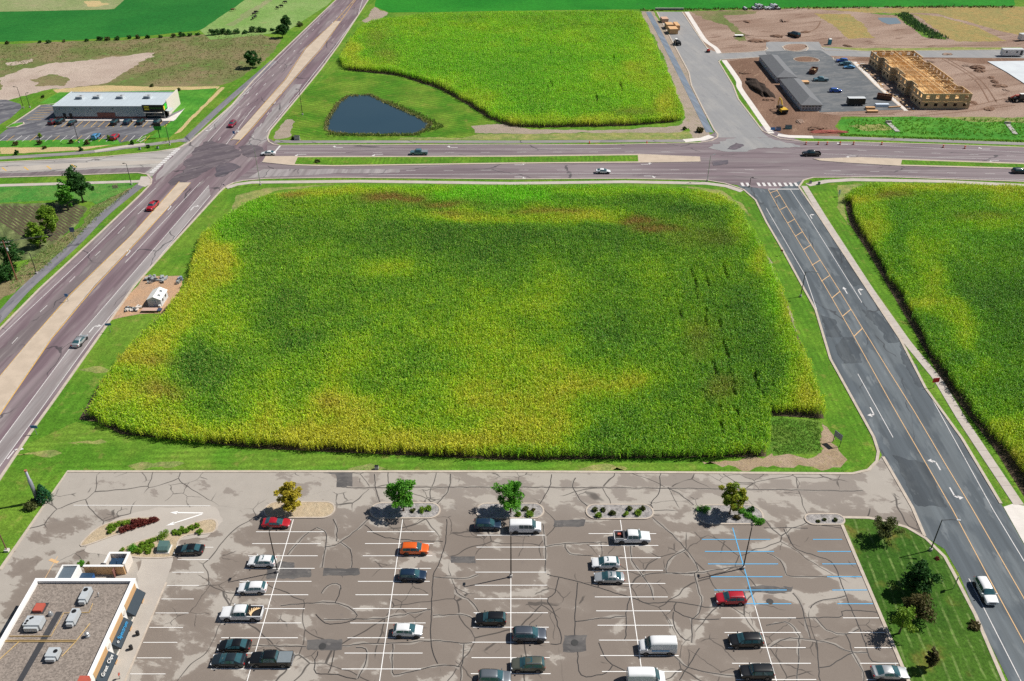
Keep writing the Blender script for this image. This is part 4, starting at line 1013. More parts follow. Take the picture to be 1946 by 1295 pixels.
cnt += corn_field('far corn field beyond the pond and the cross highway', top_poly, .90, .30, 1.05,
    [(950, 130, 500, 120, .5, 'g'), (1250, 120, 40, 90, .4, 'g'), (665, 95, 25, 35, .7, 'y'), (690, 128, 60, 10, .5, 'y'), (830, 160, 60, 16, .6, 'y'), (900, 195, 50, 18, .7, 'y'), (990, 226, 80, 12, .6, 'y'), (1150, 228, 120, 10, .5, 'y'), (1270, 190, 22, 40, .6, 'y'), (1225, 120, 30, 60, .5, 'y'), (1100, 80, 150, 30, .2, 'y'), (1180, 150, 60, 40, .35, 'y'), (720, 70, 20, 20, .3, 'b'), (730, 105, 20, 12, .35, 'b'), (1210, 210, 50, 8, .35, 'b'), (850, 50, 100, 15, .25, 'y'), (1000, 160, 120, 12, -.25, 'y'), (1200, 185, 60, 12, -.3, 'y'), (900, 130, 100, 20, -.15, 'y'), (1130, 215, 120, 8, -.2, 'y')],
    [((1046, 155), (1034, 195), .5), ((1050, 160), (1050, 195), .4), ((1128, 172), (1136, 198), .5), ((1178, 158), (1186, 192), .5), ((1236, 190), (1246, 216), .6), ((1048, 60), (1046, 110), .3), ((1166, 108), (1168, 128), .5)], .42, 61, .15, 1.25)

# ------------------------------------------------------------------ foliage
def leaf_mat(name, a, b, trans=.25):
    n = N(name)
    at = n.n('ShaderNodeAttribute', attribute_type='GEOMETRY', attribute_name='tone')
    c = n.mix(at.outputs['Fac'], a, b)
    n.put(n.b.inputs['Base Color'], c); n.b.inputs['Roughness'].default_value = .6; n.b.inputs['Specular IOR Level'].default_value = .25
    tr = n.n('ShaderNodeBsdfTranslucent'); n.put(tr.inputs[0], c)
    ms = n.n('ShaderNodeMixShader'); ms.inputs[0].default_value = trans
    n.t.links.new(n.b.outputs[0], ms.inputs[1]); n.t.links.new(tr.outputs[0], ms.inputs[2])
    n.t.links.new(ms.outputs[0], n.t.nodes['Material Output'].inputs['Surface'])
    return n.mat
L_GREEN = leaf_mat('bright_green_leaves', (.06, .22, .02), (.15, .42, .03))
L_DEEP = leaf_mat('deep_green_leaves', (.02, .075, .015), (.05, .15, .025))
L_LIME = leaf_mat('lime_green_leaves', (.10, .22, .015), (.24, .36, .03))
L_GOLD = leaf_mat('golden_leaves', (.30, .25, .02), (.62, .52, .05))
L_MIXED = leaf_mat('green_and_gold_leaves', (.08, .24, .02), (.48, .42, .04))
L_BROWN = leaf_mat('browning_leaves', (.06, .065, .02), (.16, .13, .045))
L_OLIVE = leaf_mat('olive_leaves', (.05, .07, .02), (.14, .16, .04))
L_RED = leaf_mat('barberry_leaves', (.10, .022, .02), (.24, .05, .035))
L_FIR = leaf_mat('spruce_needles', (.012, .07, .03), (.03, .15, .05))
L_WEED = leaf_mat('weed_leaves', (.10, .20, .03), (.24, .29, .07))
L_REED = leaf_mat('reed_leaves', (.18, .22, .06), (.38, .34, .14))
BARK = flat('bark', (.12, .085, .06), .9)

def leaves(r, clumps, per, spread, size, flatten=.8):
    """clumps: list of (centre, radius). Returns a mesh of leaf quads with a tone per clump."""
    n_ = len(clumps) * per
    cen = np.repeat(np.array([c for c, _ in clumps]), per, 0)
    rad = np.repeat(np.array([q for _, q in clumps]), per)
    tone = np.repeat(np.clip(r.normal(.45, .28, len(clumps)), 0, 1), per) * .7 + r.random(n_) * .3
    d = r.normal(0, 1, (n_, 3)); d /= np.linalg.norm(d, axis=1)[:, None]
    p = cen + d * (rad * r.random(n_) ** .5 * spread)[:, None] * np.array([1, 1, flatten])
    a = r.normal(0, 1, (n_, 3)); a[:, 2] *= .6; a /= np.linalg.norm(a, axis=1)[:, None]
    b = r.normal(0, 1, (n_, 3)); b -= (b * a).sum(1)[:, None] * a; b /= np.linalg.norm(b, axis=1)[:, None]
    s = size * (.6 + .8 * r.random(n_))[:, None]
    V = np.stack([p - a * s, p + b * s * .45, p + a * s, p - b * s * .45], 1).reshape(-1, 3)
    return V, np.arange(n_ * 4).reshape(-1, 4), np.repeat(tone, 4)

def leaf_mesh(name, V, F, tone, mat):
    me = bpy.data.meshes.new(name)
    me.from_pydata(V.tolist(), [], F.tolist())
    a = me.attributes.new('tone', 'FLOAT', 'POINT'); a.data.foreach_set('value', tone.astype(np.float32))
    me.materials.append(mat)
    return me

def tree(px, h, rad, mat, label, seed, name='tree', trunk=.3, leafs=26, leaf=.26, group=None, nclump=46, tall=None):
    r = np.random.default_rng(seed); rr = random.Random(seed)
    loc = P(*px)
    t = thing(name, label, 'tree', loc, 0, group)
    hc = h * trunk
    ry = (h - hc) / 2 * 1.05
    cz = hc + (h - hc) / 2
    mb = MB()
    tr0 = max(.06, h * .022)
    mb.tube([(0, 0, -.05), (.03, .02, hc * .6), (.05, -.03, hc), (.02, 0, h * .8)], [tr0 * 1.35, tr0, tr0 * .85, tr0 * .3], 8)
    for k in range(6):
        a = k * 1.05 + rr.uniform(-.3, .3)
        z0 = hc * .85 + (h - hc) * .09 * k
        q = rad * rr.uniform(.55, .8)
        mb.tube([(.03, 0, z0), (q * .5 * math.cos(a), q * .5 * math.sin(a), z0 + q * .45), (q * math.cos(a), q * math.sin(a), z0 + q * .7)], [tr0 * .5, tr0 * .35, tr0 * .12], 5)
    mb.build('trunk', BARK, t, True)
    cl = []
    for k in range(nclump):
        d = r.normal(0, 1, 3); d /= np.linalg.norm(d)
        q = (.55 + .45 * r.random()) if k % 5 else r.random() * .5
        z = d[2]
        wq = 1 - .25 * max(0, z)
        lump = 1 + .22 * math.sin(3 * math.atan2(d[1], d[0]) + seed) + .12 * math.sin(5 * math.atan2(d[1], d[0]) + 2 * seed)
        cl.append(((d[0] * rad * q * wq * lump, d[1] * rad * q * wq * lump, cz + z * ry * q), rad * (.20 + .14 * r.random())))
    link('crown', leaf_mesh('crown', *leaves(r, cl, leafs, 1.15, leaf), mat), t)
    return t

def conifer(px, h, rad, mat, label, seed):
    r = np.random.default_rng(seed)
    t = thing('spruce_tree', label, 'tree', P(*px))
    MB().tube([(0, 0, -.05), (0, 0, h * .9)], [.09, .02], 7).build('trunk', BARK, t)
    cl = []
    for k in range(70):
        f = (k + .5) / 70
        a = k * 2.4
        q = rad * (1 - f) ** .8 * (.75 + .25 * r.random())
        cl.append(((q * math.cos(a) * .8, q * math.sin(a) * .8, .25 + (h - .3) * f), .16 + .25 * rad * (1 - f)))
    link('crown', leaf_mesh('crown', *leaves(r, cl, 26, 1.0, .16, .6), mat), t)

def shrub(px, w, h, mat, label, seed, name='shrub', group=None, per=40, leaf=.11, z=0.0):
    r = np.random.default_rng(seed)
    loc = P(*px) if not isinstance(px, Vector) else px
    t = thing(name, label, 'shrub', (loc.x, loc.y, z), 0, group)
    cl = []
    for k in range(14):
        d = r.normal(0, 1, 3); d /= np.linalg.norm(d); d[2] = abs(d[2])
        q = .35 + .5 * r.random()
        cl.append(((d[0] * w / 2 * q, d[1] * w / 2 * q, h * .15 + d[2] * h * .7 * q), w * .2))
    mb = MB()
    for k in range(4):
        a = k * 1.6 + seed
        mb.tube([(0, 0, -.03), (w * .2 * math.cos(a), w * .2 * math.sin(a), h * .55)], [.02, .01], 4)
    mb.build('stem', BARK, t)
    link('foliage', leaf_mesh('foliage', *leaves(r, cl, per, 1.1, leaf, .9), mat), t)
    return t

def scatter(name, label, pts, h, size, mat, seed, blades=5, cat='weeds'):
    """Uncountable low growth: upright leaf blades standing round the given points."""
    r = np.random.default_rng(seed)
    p = np.repeat(np.array([(q.x, q.y) for q in pts]), blades, 0)
    n_ = len(p)
    a = r.random(n_) * 6.28
    p = p + r.normal(0, size * 1.2, (n_, 2))
    w = size * (.3 + .5 * r.random(n_))
    hh = h * (.5 + .8 * r.random(n_))
    lean = r.normal(0, .35, (n_, 2)) * hh[:, None]
    ca, sa = np.cos(a) * w, np.sin(a) * w
    V = np.stack([np.stack([p[:, 0] - ca, p[:, 1] - sa, np.zeros(n_)], 1), np.stack([p[:, 0] + ca, p[:, 1] + sa, np.zeros(n_)], 1),
                  np.stack([p[:, 0] + ca * .5 + lean[:, 0], p[:, 1] + sa * .5 + lean[:, 1], hh], 1), np.stack([p[:, 0] - ca * .5 + lean[:, 0], p[:, 1] - sa * .5 + lean[:, 1], hh], 1)], 1).reshape(-1, 3)
    o = link(name, leaf_mesh(name, V, np.arange(n_ * 4).reshape(-1, 4), np.repeat(r.random(n_), 4), mat))
    return setp(o, label, cat, kind='stuff')

def fill(poly_px, n_, seed):
    r = np.random.default_rng(seed)
    w = PS(poly_px)
    xs, ys = [p.x for p in w], [p.y for p in w]
    X = r.uniform(min(xs), max(xs), n_ * 3); Y = r.uniform(min(ys), max(ys), n_ * 3)
    k = inside(X, Y, w)
    q = np.stack([X[k], Y[k]], 1)[:n_]
    return [Vector((a, b, 0)) for a, b in q]

def along(px, n_, wid, seed):
    r = np.random.default_rng(seed)
    w = resample(PS(px), .5)
    return [w[i] + Vector((r.normal(0, wid), r.normal(0, wid), 0)) for i in r.integers(0, len(w), n_)]

POND = [(619, 246), (622, 229), (643, 196), (663, 183), (704, 181), (732, 195), (773, 213), (819, 236), (809, 248), (786, 257), (671, 257), (633, 254), (619, 246)]
scatter('reeds', 'reeds and tall grass around the pond edge', along(POND, 800, .4, 3), .55, .2, L_REED, 3, 5, 'reeds')
scatter('pond_weeds', 'green weeds along the pond bank', along([(625, 256), (680, 258), (790, 257), (840, 240), (780, 212), (736, 194)], 500, .6, 4), .6, .2, L_WEED, 4)
scatter('fallow_weeds', 'dry weeds over the fallow field behind the store', fill([(0, 88), (160, 80), (300, 74), (490, 64), (530, 78), (455, 148), (300, 160), (240, 140), (300, 98), (170, 110), (40, 126), (0, 140)], 2600, 5), .22, .38, leaf_mat('dry_weeds', (.20, .24, .08), (.40, .33, .17)), 5, 3)
scatter('swale_weeds', 'lush green weeds in the construction swale', fill([(1600, 232), (1700, 224), (1946, 226), (1946, 262), (1780, 258), (1610, 250)], 700, 6) + along([(1600, 257), (1780, 264), (1946, 269)], 300, .3, 7), .4, .3, leaf_mat('swale_leaves', (.10, .32, .02), (.28, .48, .06)), 6, 4)
scatter('ditch_reeds', 'dark reeds in the ditch by the small muddy pond', fill([(1702, 28), (1725, 26), (1745, 42), (1775, 60), (1808, 76), (1770, 74), (1722, 46)], 420, 8), .9, .35, leaf_mat('ditch_leaves', (.03, .10, .03), (.12, .2, .07)), 8, 4, 'reeds')
scatter('trackside_weeds', 'rough weeds on the bank beside the trail', fill([(240, 362), (262, 354), (205, 398), (150, 450), (100, 500), (20, 556), (20, 520), (90, 468), (160, 430), (175, 392)], 800, 9), .22, .22, leaf_mat('bank_weeds', (.16, .32, .06), (.36, .40, .16)), 9, 4)
scatter('notch_weeds', 'weedy square plot cut out of the corn corner', fill([(1459, 794), (1558, 802), (1560, 860), (1470, 864)], 900, 10), .22, .12, leaf_mat('plot_weeds', (.14, .32, .04), (.32, .44, .09)), 10, 5)
scatter('verge_weeds', 'weeds along the far edge of the soybean field', along([(1217, 20), (1450, 17), (1532, 16), (1700, 14), (1930, 14)], 500, 1.0, 12), .6, .4, L_OLIVE, 12, 3)

# individual trees
def ht(b, top): return CAMZ * (1 - P(*b).y / P(*top).y)
tree((158, 384), ht((158, 384), (153, 318)), 3.5, L_DEEP, 'tall dark green tree nearest the side road on the bank', 1, leafs=70, leaf=.36, trunk=.2, nclump=60)
tree((130, 399), ht((130, 399), (124, 342)), 2.2, L_GREEN, 'slim green tree just below the tallest bank tree', 2, leafs=50, leaf=.32, trunk=.15)
tree((101, 442), ht((101, 442), (103, 389)), 2.9, L_LIME, 'rounded lime green tree in the middle of the bank', 3, trunk=.1, leafs=70, leaf=.33)
tree((77, 470), ht((77, 470), (73, 425)), 2.4, L_LIME, 'small yellow-green tree beside the row crop field', 4, trunk=.1, leafs=60, leaf=.32)
tree((24, 510), ht((24, 510), (20, 450)), 3.2, L_DEEP, 'dark green tree behind the wooden utility pole', 5, trunk=.1, leafs=64, leaf=.33)
tree((8, 532), 3.4, 2.5, L_DEEP, 'low dark bushy tree at the left picture edge', 6, trunk=.1, leafs=50, leaf=.3)
tree((481, 129), ht((481, 129), (478, 96)), 3.0, L_DEEP, 'lone dark tree in the fallow field by the highway', 7, trunk=.15, leafs=60, leaf=.42)
tree((537, 72), 6.0, 2.6, L_DEEP, 'small round dark tree in front of a taller one by the farm gate', 8, trunk=.2, leafs=44, leaf=.4)
tree((545, 62), 8.0, 2.7, L_DEEP, 'taller dark tree beside the highway near the farm gate', 9, trunk=.12, leafs=44, leaf=.4)
shrub((571, 50), 3.6, 2.6, L_OLIVE, 'brownish bush at the farm track by the highway', 10, leaf=.26)
K = dict(leafs=130, leaf=.21, trunk=.24)
tree((555, 974), ht((555, 974), (555, 923)), 2.05, L_GOLD, 'golden leaved tree on the first parking island', 11, **K)
tree((767, 972), ht((767, 972), (765, 917)), 2.3, L_GREEN, 'bright green tree on the second parking island', 12, **K)
tree((970, 975), ht((970, 975), (965, 920)), 2.4, L_GREEN, 'leafy green tree beside the white passenger van', 13, **K)
tree((1386, 978), ht((1386, 978), (1385, 925)), 2.0, L_MIXED, 'half green half gold tree on the fifth parking island', 14, **K)
tree((1678, 1024), ht((1678, 1024), (1675, 988)), 2.2, L_OLIVE, 'thin olive tree at the top of the corner lawn', 15, leafs=60, leaf=.17)
tree((1738, 1124), ht((1738, 1124), (1740, 1076)), 2.6, L_DEEP, 'dense dark green tree in the middle of the corner lawn', 16, leafs=130, leaf=.21, trunk=.15)
tree((1741, 1172), 4.4, 2.3, L_BROWN, 'brown and thinning tree on the corner lawn', 17, leafs=80, leaf=.18, trunk=.15)
tree((1708, 1205), ht((1708, 1205), (1706, 1155)), 1.9, L_LIME, 'sparse yellow-green tree at the lot side of the corner lawn', 18, leafs=34, leaf=.18)
tree((1764, 1270), 4.6, .75, L_BROWN, 'narrow brown columnar tree low on the corner lawn', 19, trunk=.1, leafs=40, leaf=.2)
conifer((86, 952), 3.9, 1.7, L_FIR, 'green spruce beside the thick steel pole', 20)
shrub((62, 964), 3.0, 1.5, L_OLIVE, 'low dark bush at the foot of the thick steel pole', 21, leaf=.2, per=80)
# hedgerow along the fallow field
hr = random.Random(4)
words_ = ('dark', 'leafy', 'low', 'broad', 'scruffy', 'rounded', 'ragged', 'dense')
spots = [(14, 83, 2.2), (76, 81, 1.8), (93, 81, 2.8), (122, 79, 1.6), (165, 78, 2.2), (190, 76, 3.2), (205, 76, 3.2), (224, 75, 2.8), (246, 73, 2.6), (262, 73, 2.8), (281, 72, 2.4), (306, 71, 2.2), (330, 70, 2.8), (346, 69, 3.6), (361, 68, 2.6), (376, 66, 2.4), (404, 66, 4.6), (414, 65, 4.4), (424, 64, 4.6), (436, 64, 4.2), (450, 63, 4.0), (466, 63, 3.0), (482, 60, 4.8), (492, 60, 4.4), (502, 60, 3.2), (518, 58, 2.4)]
for i, (x, y, w) in enumerate(spots):
    shrub((x, y + 1), w * .9, w * .75, L_DEEP if i > 12 or i % 3 else L_OLIVE, ORD[i] + ' hedge bush from the left picture edge below the soybean field', 100 + i, 'hedge_bush', 'hedgerow between the fields', 34, .3)
# ------------------------------------------------------------------ buildings
WHITE = flat('white_render', (.74, .73, .71), .7, var=.06)
CREAM = flat('cream_panel', (.62, .56, .50), .7, var=.06)
ORANGE = flat('orange_panel', (.52, .32, .16), .7)
NAVY = flat('navy_awning', (.022, .036, .05), .7)
GLASS = flat('dark_glass', (.03, .045, .055), .08, 0, .6, var=.3, sc=.8)
GLAZE = flat('grey_store_glass', (.16, .20, .20), .12, 0, .6, var=.35, sc=1.3)
UNIT = flat('rooftop_unit_metal', (.50, .53, .55), .5, .2)
BLACK = flat('black_metal', (.012, .012, .013), .5)
DKGREY = flat('dark_grey_metal', (.07, .07, .075), .5, .3)
STEEL = flat('galvanised_steel', (.40, .41, .42), .45, .6)
ORPIPE = flat('yellow_gas_pipe', (.56, .38, .14), .6)
REDP = flat('red_panel', (.42, .09, .06), .6)
BLUEP = flat('blue_dumpster_paint', (.02, .10, .30), .5)
WOOD = flat('timber', (.74, .53, .30), .8, var=.2, sc=.6)
OSB = flat('osb_sheathing', (.66, .42, .18), .85, var=.22, sc=.35)
OSBW = flat('weathered_sheathing', (.46, .34, .21), .85, var=.22, sc=.5)
BRICK = flat('brick_red', (.20, .085, .07), .85, var=.2)
YELLOW = flat('sign_yellow', (.78, .58, .03), .5)
GREENS = flat('sign_green', (.02, .30, .03), .5)
MGREEN = flat('letter_green', (.05, .14, .02), .5)
BLUEL = flat('letter_blue', (.02, .30, .62), .5)
n = N('gravel_ballast'); v = n.pos()
gr = n.vor(v, 5.0, 'F1', 'Color'); s_ = n.n('ShaderNodeSeparateColor'); n.put(s_.inputs[0], gr)
col = n.mix(n.noise(v, .2, 4.0), (.205, .172, .148), (.255, .218, .19))
col = n.vary(col, s_.outputs[0], .72, 1.3)
BALLAST = n.out(col, .9, .2, bump=n.vor(v, 7.0), bs=.5, bd=.04)
n = N('membrane_roof'); v = n.pos()
w = n.n('ShaderNodeSeparateXYZ'); n.put(w.inputs[0], v)
seam = n.m('LESS_THAN', n.m('FRACT', n.m('MULTIPLY', w.outputs[0], .55)), .07)
ROOFW = n.out(n.mix(seam, n.vary((.46, .52, .56), n.noise(v, .3, 3.0), .9, 1.08), (.38, .43, .47)), .55, .4)
n = N('ribbed_wall'); v = n.pos()
w = n.n('ShaderNodeSeparateXYZ'); n.put(w.inputs[0], v)
rb = n.m('SINE', n.m('MULTIPLY', w.outputs[0], 20.0))
RIBBED = n.out(n.vary((.33, .38, .40), n.noise(v, .5, 3.0), .92, 1.08), .6, .4, bump=rb, bs=.4, bd=.04)
n = N('grey_shingles'); v = n.pos()
w = n.n('ShaderNodeSeparateXYZ'); n.put(w.inputs[0], v)
SHINGLE = n.out(n.vary((.155, .16, .17), n.noise(v, 1.2, 5.0, .7), .75, 1.25), .9, .2, bump=n.noise(v, 3.0, 4.0), bs=.4, bd=.05)
SIDING = flat('pale_grey_siding', (.40, .41, .44), .7)

def text_mesh(body, size, extrude=.03):
    cu = bpy.data.curves.new('lettering', 'FONT')
    cu.body = body; cu.size = size; cu.extrude = extrude; cu.align_x = 'CENTER'; cu.align_y = 'CENTER'
    o = bpy.data.objects.new('lettering', cu)
    COL.objects.link(o)
    dg = bpy.context.evaluated_depsgraph_get()
    me = bpy.data.meshes.new_from_object(o.evaluated_get(dg))
    bpy.data.objects.remove(o); bpy.data.curves.remove(cu)
    return me
def letters(body, size, mat, parent, loc, rot, name='lettering', squeeze=1.0):
    me = text_mesh(body, size)
    me.materials.clear(); me.materials.append(mat)
    o = link(name, me, parent, loc, rot)
    o.scale = (squeeze, 1, 1)
    return o

# shop row with ballast roof (world metres; base at its north-east corner)
BX, BY = -57.8, 91.0
t = thing('shop_building', 'white walled shop row with gravel roof at the lot corner', 'building', (BX, BY, 0))
x0, y1 = -15.28, -31.0
mb = MB()
mb.bb(x0, x0 + .45, y1, 0, 0, 5.0); mb.bb(x0 + .45, -.45, -.45, 0, 0, 5.0)
mb.bb(-.45, 0, y1, 0, 2.3, 5.0); mb.bb(x0 + .45, -.45, y1, y1 + .4, 0, 5.0)
for a, b in ((-.55, 0), (-6.0, -4.95), (-11.9, -10.7), (-18, -16.6)): mb.bb(-.45, .0, a, b, 0, 2.3)
mb.build('wall', WHITE, t)
mb = MB(); mb.bb(x0 + .45, -.45, y1 + .4, -.45, 4.35, 4.5); mb.build('roof', BALLAST, t)
mb = MB()
for a, b, c_, d in ((x0 - .06, x0 + .5, y1, .06), (-.5, .06, y1, .06)): mb.bb(a, b, c_, d, 5.0, 5.07)
mb.bb(x0 + .5, -.5, -.5, .06, 5.0, 5.07)
mb.build('coping', flat('white_coping', (.82, .82, .82), .5, var=.03), t)
for i, (a, b) in enumerate(((-4.95, -.55), (-10.7, -6.0), (-16.6, -11.9))):
    MB().bb(.0, .06, a + .1, b - .1, 3.55, 4.72).build('fascia_panel', ORANGE, t)
    aw = MB()
    aw.add([(.06, a, 3.55), (.06, b, 3.55), (1.15, b, 2.5), (1.15, a, 2.5), (1.15, b, 2.3), (1.15, a, 2.3), (.06, a, 2.3), (.06, b, 2.3)], [(0, 1, 2, 3), (3, 2, 4, 5), (1, 7, 4, 2), (0, 3, 5, 6), (6, 5, 4, 7)])
    aw.build('awning', NAVY, t)
    for k in range(4):
        w0 = a + .15 + (b - a - .3) * k / 4
        fr = MB().bb(-.3, -.22, w0 + .06, w0 + (b - a - .3) / 4 - .06, .35, 2.25).build('shop_window', GLAZE, t)
        MB().bb(-.33, -.18, w0 - .03, w0 + .05, .3, 2.28).build('frame', DKGREY, fr)
    MB().bb(-.4, -.1, a, b, 0, .32).build('plinth', CREAM, t)
for yy in (-.3, -5.5, -11.3, -17.2): MB().bb(.0, .22, yy - .42, yy + .3, 0, 1.3).build('pier_base', ORANGE, t)
for yy in (-5.5, -11.3): MB().lathe([(.42, 0), (.42, .08), (.30, .1)], (0, yy, 3.9), 20, 'x').build('medallion', CREAM, t)
letters('Spectrum', .8, BLUEL, t, (.72, -8.2, 3.35), (R(48), 0, R(90)))
letters('o', .7, WHITE, t, (.72, -10.2, 3.35), (R(48), 0, R(90)), 'logo_mark')
letters('Great', .72, WHITE, t, (.72, -15.1, 3.35), (R(48), 0, R(90)))
letters('Clips', .72, WHITE, t, (.72, -13.1, 3.35), (R(48), 0, R(90)))
MB().bb(-1.2, .1, -22, -17.4, 4.6, 5.6).build('sign_block', REDP, t)
def hvac(nm, x, y, dx, dy, h, fans):
    o = MB().bb(x - dx / 2, x + dx / 2, y - dy / 2, y + dy / 2, 4.62, 4.6 + h).build(nm, UNIT, t)
    MB().bb(x - dx / 2 - .06, x + dx / 2 + .06, y - dy / 2 - .06, y + dy / 2 + .06, 4.49, 4.63).build('curb', DKGREY, o)
    MB().bb(x - dx * .4, x + dx * .4, y - dy / 2 - .4, y - dy / 2, 4.75, 4.5 + h * .85).build('intake_hood', UNIT, o)
    for fx, fy, fr in fans: MB().lathe([(fr, 0), (fr, .05), (fr * .85, .06)], (x + fx, y + fy, 4.6 + h), 18).build('fan', BLACK, o)
hvac('air_conditioner', -6.3, -3.2, 1.1, 2.3, 1.0, [(-.1, .6, .34)])
hvac('air_conditioner', -6.45, -7.2, 1.1, 2.3, 1.0, [(-.05, .6, .34)])
hvac('air_conditioner', -11.7, -8.3, 2.4, 1.7, 1.1, [(-.8, -.1, .2), (-.5, .35, .2), (-.85, -.55, .18), (-.3, .5, .18)])
hvac('air_conditioner', -6.7, -13.5, 1.6, 1.5, .9, [(.4, .1, .3)])
hatch = MB().bb(-13.4, -11.5, -6.2, -4.2, 4.52, 4.58).build('hatch_flashing', DKGREY, t)
MB().bb(-13.1, -11.8, -6.0, -4.6, 4.58, 5.0).build('roof_hatch', REDP, t)
MB().lathe([(.34, 0), (.34, .25), (.2, .3), (.28, .7), (.33, .75), (.1, .9)], (-3.3, -10.2, 4.5), 16).build('roof_vent', STEEL, t)
MB().lathe([(.4, 0), (.34, .35), (.2, .7), (.14, .74)], (-10.3, -6.4, 4.5), 12).build('roof_vent', STEEL, t)
MB().tube([(-4.6, -3.0, 4.5), (-4.6, -3.0, 5.1), (-4.4, -3.0, 5.3)], .09, 8).build('vent_pipe', STEEL, t)
for pts in ([(-14.8, -10.9), (-4.6, -10.9)], [(-14.8, -11.15), (-4.6, -11.15)], [(-14.6, -10.2), (-8.6, -10.2), (-8.5, -6.1), (-4.8, -6.0), (-4.9, -4.4)], [(-4.6, -10.9), (-3.9, -8.0)], [(-4.6, -11.0), (-5.6, -13.6)], [(-12.8, -11.2), (-15.0, -16.0)]):
    MB().tube([(a, b, 4.6) for a, b in pts], .05, 6).build('gas_pipe', ORPIPE, t)
MB().add([(-9.8, -5.8, 4.505), (-8.8, -5.8, 4.505), (-9.4, -20, 4.505), (-10.2, -20, 4.505)], [(0, 1, 2, 3)]).build('roof_mat', DKGREY, t)
sheet('shop_walk', [Vector((-57.8, 91.2, 0)), Vector((-55.4, 94.5, 0)), Vector((-55.4, 60, 0)), Vector((-57.8, 60, 0))], .15, C_PALE)
stroke('kerb', [Vector((-55.3, 94.5, 0)), Vector((-55.3, 60, 0))], .25, .165, C_KERB, z0=0.0)

# annex and refuse enclosure
a = thing('store_annex', 'small flat roofed white annex behind the shop row', 'building', (-70.2, 93.6, 0))
mb = MB(); mb.bb(-1.35, -1.15, -2.3, 2.0, 0, 3.0); mb.bb(1.15, 1.35, -2.3, 2.0, 0, 3.0); mb.bb(-1.15, 1.15, 1.8, 2.0, 0, 3.0); mb.bb(-1.15, 1.15, -2.3, -2.1, 0, 3.0); mb.build('wall', WHITE, a)
MB().bb(-1.15, 1.15, -2.1, 1.8, 2.6, 2.72).build('roof', flat('slate_membrane', (.10, .13, .16), .6), a)
e = thing('refuse_enclosure', 'walled bin enclosure with white capped orange walls', 'enclosure', (-62.4, 96.3, 0))
mb = MB(); mb.bb(-6.4, 0, -.15, .15, 0, 1.9); mb.build('wall', ORANGE, e)
mb = MB(); mb.bb(-2.9, .2, 2.4, 2.7, 0, 2.1); mb.bb(-.1, .2, .15, 2.4, 0, 2.1); mb.bb(-3.2, -2.9, .4, 2.7, 0, 2.1); mb.build('bin_wall', CREAM, e)
mb = MB(); mb.bb(-6.4, .05, -.2, .2, 1.9, 2.0); mb.bb(-3.2, .25, 2.35, 2.75, 2.1, 2.2); mb.bb(-.12, .25, .2, 2.35, 2.1, 2.2); mb.bb(-3.25, -2.88, .4, 2.35, 2.1, 2.2); mb.build('coping', WHITE, e)
MB().bb(-1.5, -1.4, -.9, -.15, .1, 1.8).build('gate', BRICK, e)
d = thing('dumpster', 'blue dumpster with dark lids inside the bin enclosure', 'dumpster', (-64.0, 97.4, 0))
mb = MB(); mb.bb(-1.0, 1.1, -.75, .75, .15, 1.25); mb.build('body', BLUEP, d)
for sx in (-.5, .6): MB().add([(sx - .5, -.75, 1.3), (sx + .5, -.75, 1.3), (sx + .5, .7, 1.75), (sx - .5, .7, 1.75)], [(0, 1, 2, 3)]).build('lid', flat('dark_blue_lid', (.02, .05, .10), .5), d)
d = thing('dumpster', 'small blue bin against the annex wall', 'dumpster', (-67.9, 94.6, 0))
MB().box((0, 0, .65), (1.9, 1.5, 1.1), 0, 0, 1.06).build('body', BLUEP, d)
MB().bb(-1.0, 1.0, -.8, .8, 1.2, 1.3).build('lid', flat('dark_blue_lid', (.02, .05, .10), .5), d)

# supermarket
t = thing('supermarket', 'low grey supermarket with white roof and black sign box', 'building', (-146, 317, 0))
X0, X1, Y0, Y1 = -20, 20.2, -8, 8.4
mb = MB(); mb.bb(X0, 13.0, Y0, Y0 + .4, .9, 4.7); mb.bb(X0, X0 + .4, Y0 + .4, Y1, 0, 4.7); mb.bb(X0 + .4, X1 - .4, Y1 - .4, Y1, 0, 4.7); mb.build('wall', RIBBED, t)
mb = MB(); mb.bb(X0 + .02, 13.0, Y0 - .08, Y0 + .38, 0, .9); mb.bb(-4.5, 2.0, Y0 - .06, Y0, .9, 2.4); mb.build('brick_base', BRICK, t)
mb = MB(); mb.bb(X1 - .4, X1, Y0 + 3.5, Y1, 0, 5.6); mb.build('side_wall', CREAM, t)
MB().bb(X0 + .4, X1 - .4, Y0 + .4, Y1 - .4, 4.3, 4.55).build('roof', ROOFW, t)
mb = MB(); mb.bb(X0 - .05, 12.9, Y0 - .05, Y0 + .45, 4.7, 4.78); mb.bb(X0 - .05, X0 + .45, Y0 + .45, Y1, 4.7, 4.78); mb.build('coping', flat('pale_coping', (.52, .56, .6), .5), t)
sb = MB().bb(12.6, X1 - .2, Y0 - .35, Y0 + 3.4, 2.9, 5.3).build('sign_box', BLACK, t)
MB().bb(12.5, X1 - .1, Y0 - .42, Y0 + 3.45, 5.3, 5.38).build('cap', ROOFW, sb)
MB().bb(13.2, 14.9, Y0 - .40, Y0 - .36, 3.4, 4.9).build('sign_panel', YELLOW, sb)
letters('D', 1.0, BLACK, sb, (13.68, Y0 - .43, 4.15), (R(90), 0, 0), 'letter')
letters('G', 1.0, BLACK, sb, (14.44, Y0 - .43, 4.15), (R(90), 0, 0), 'letter')
letters('market', 1.35, flat('sign_letter_green', (.06, .22, .03), .5), sb, (17.3, Y0 - .40, 4.2), (R(90), 0, 0), 'lettering', 1.05)
MB().bb(X1 - .2, X1 - .1, Y0 + .1, Y0 + 1.0, 3.2, 4.6).build('sign_panel', YELLOW, sb)
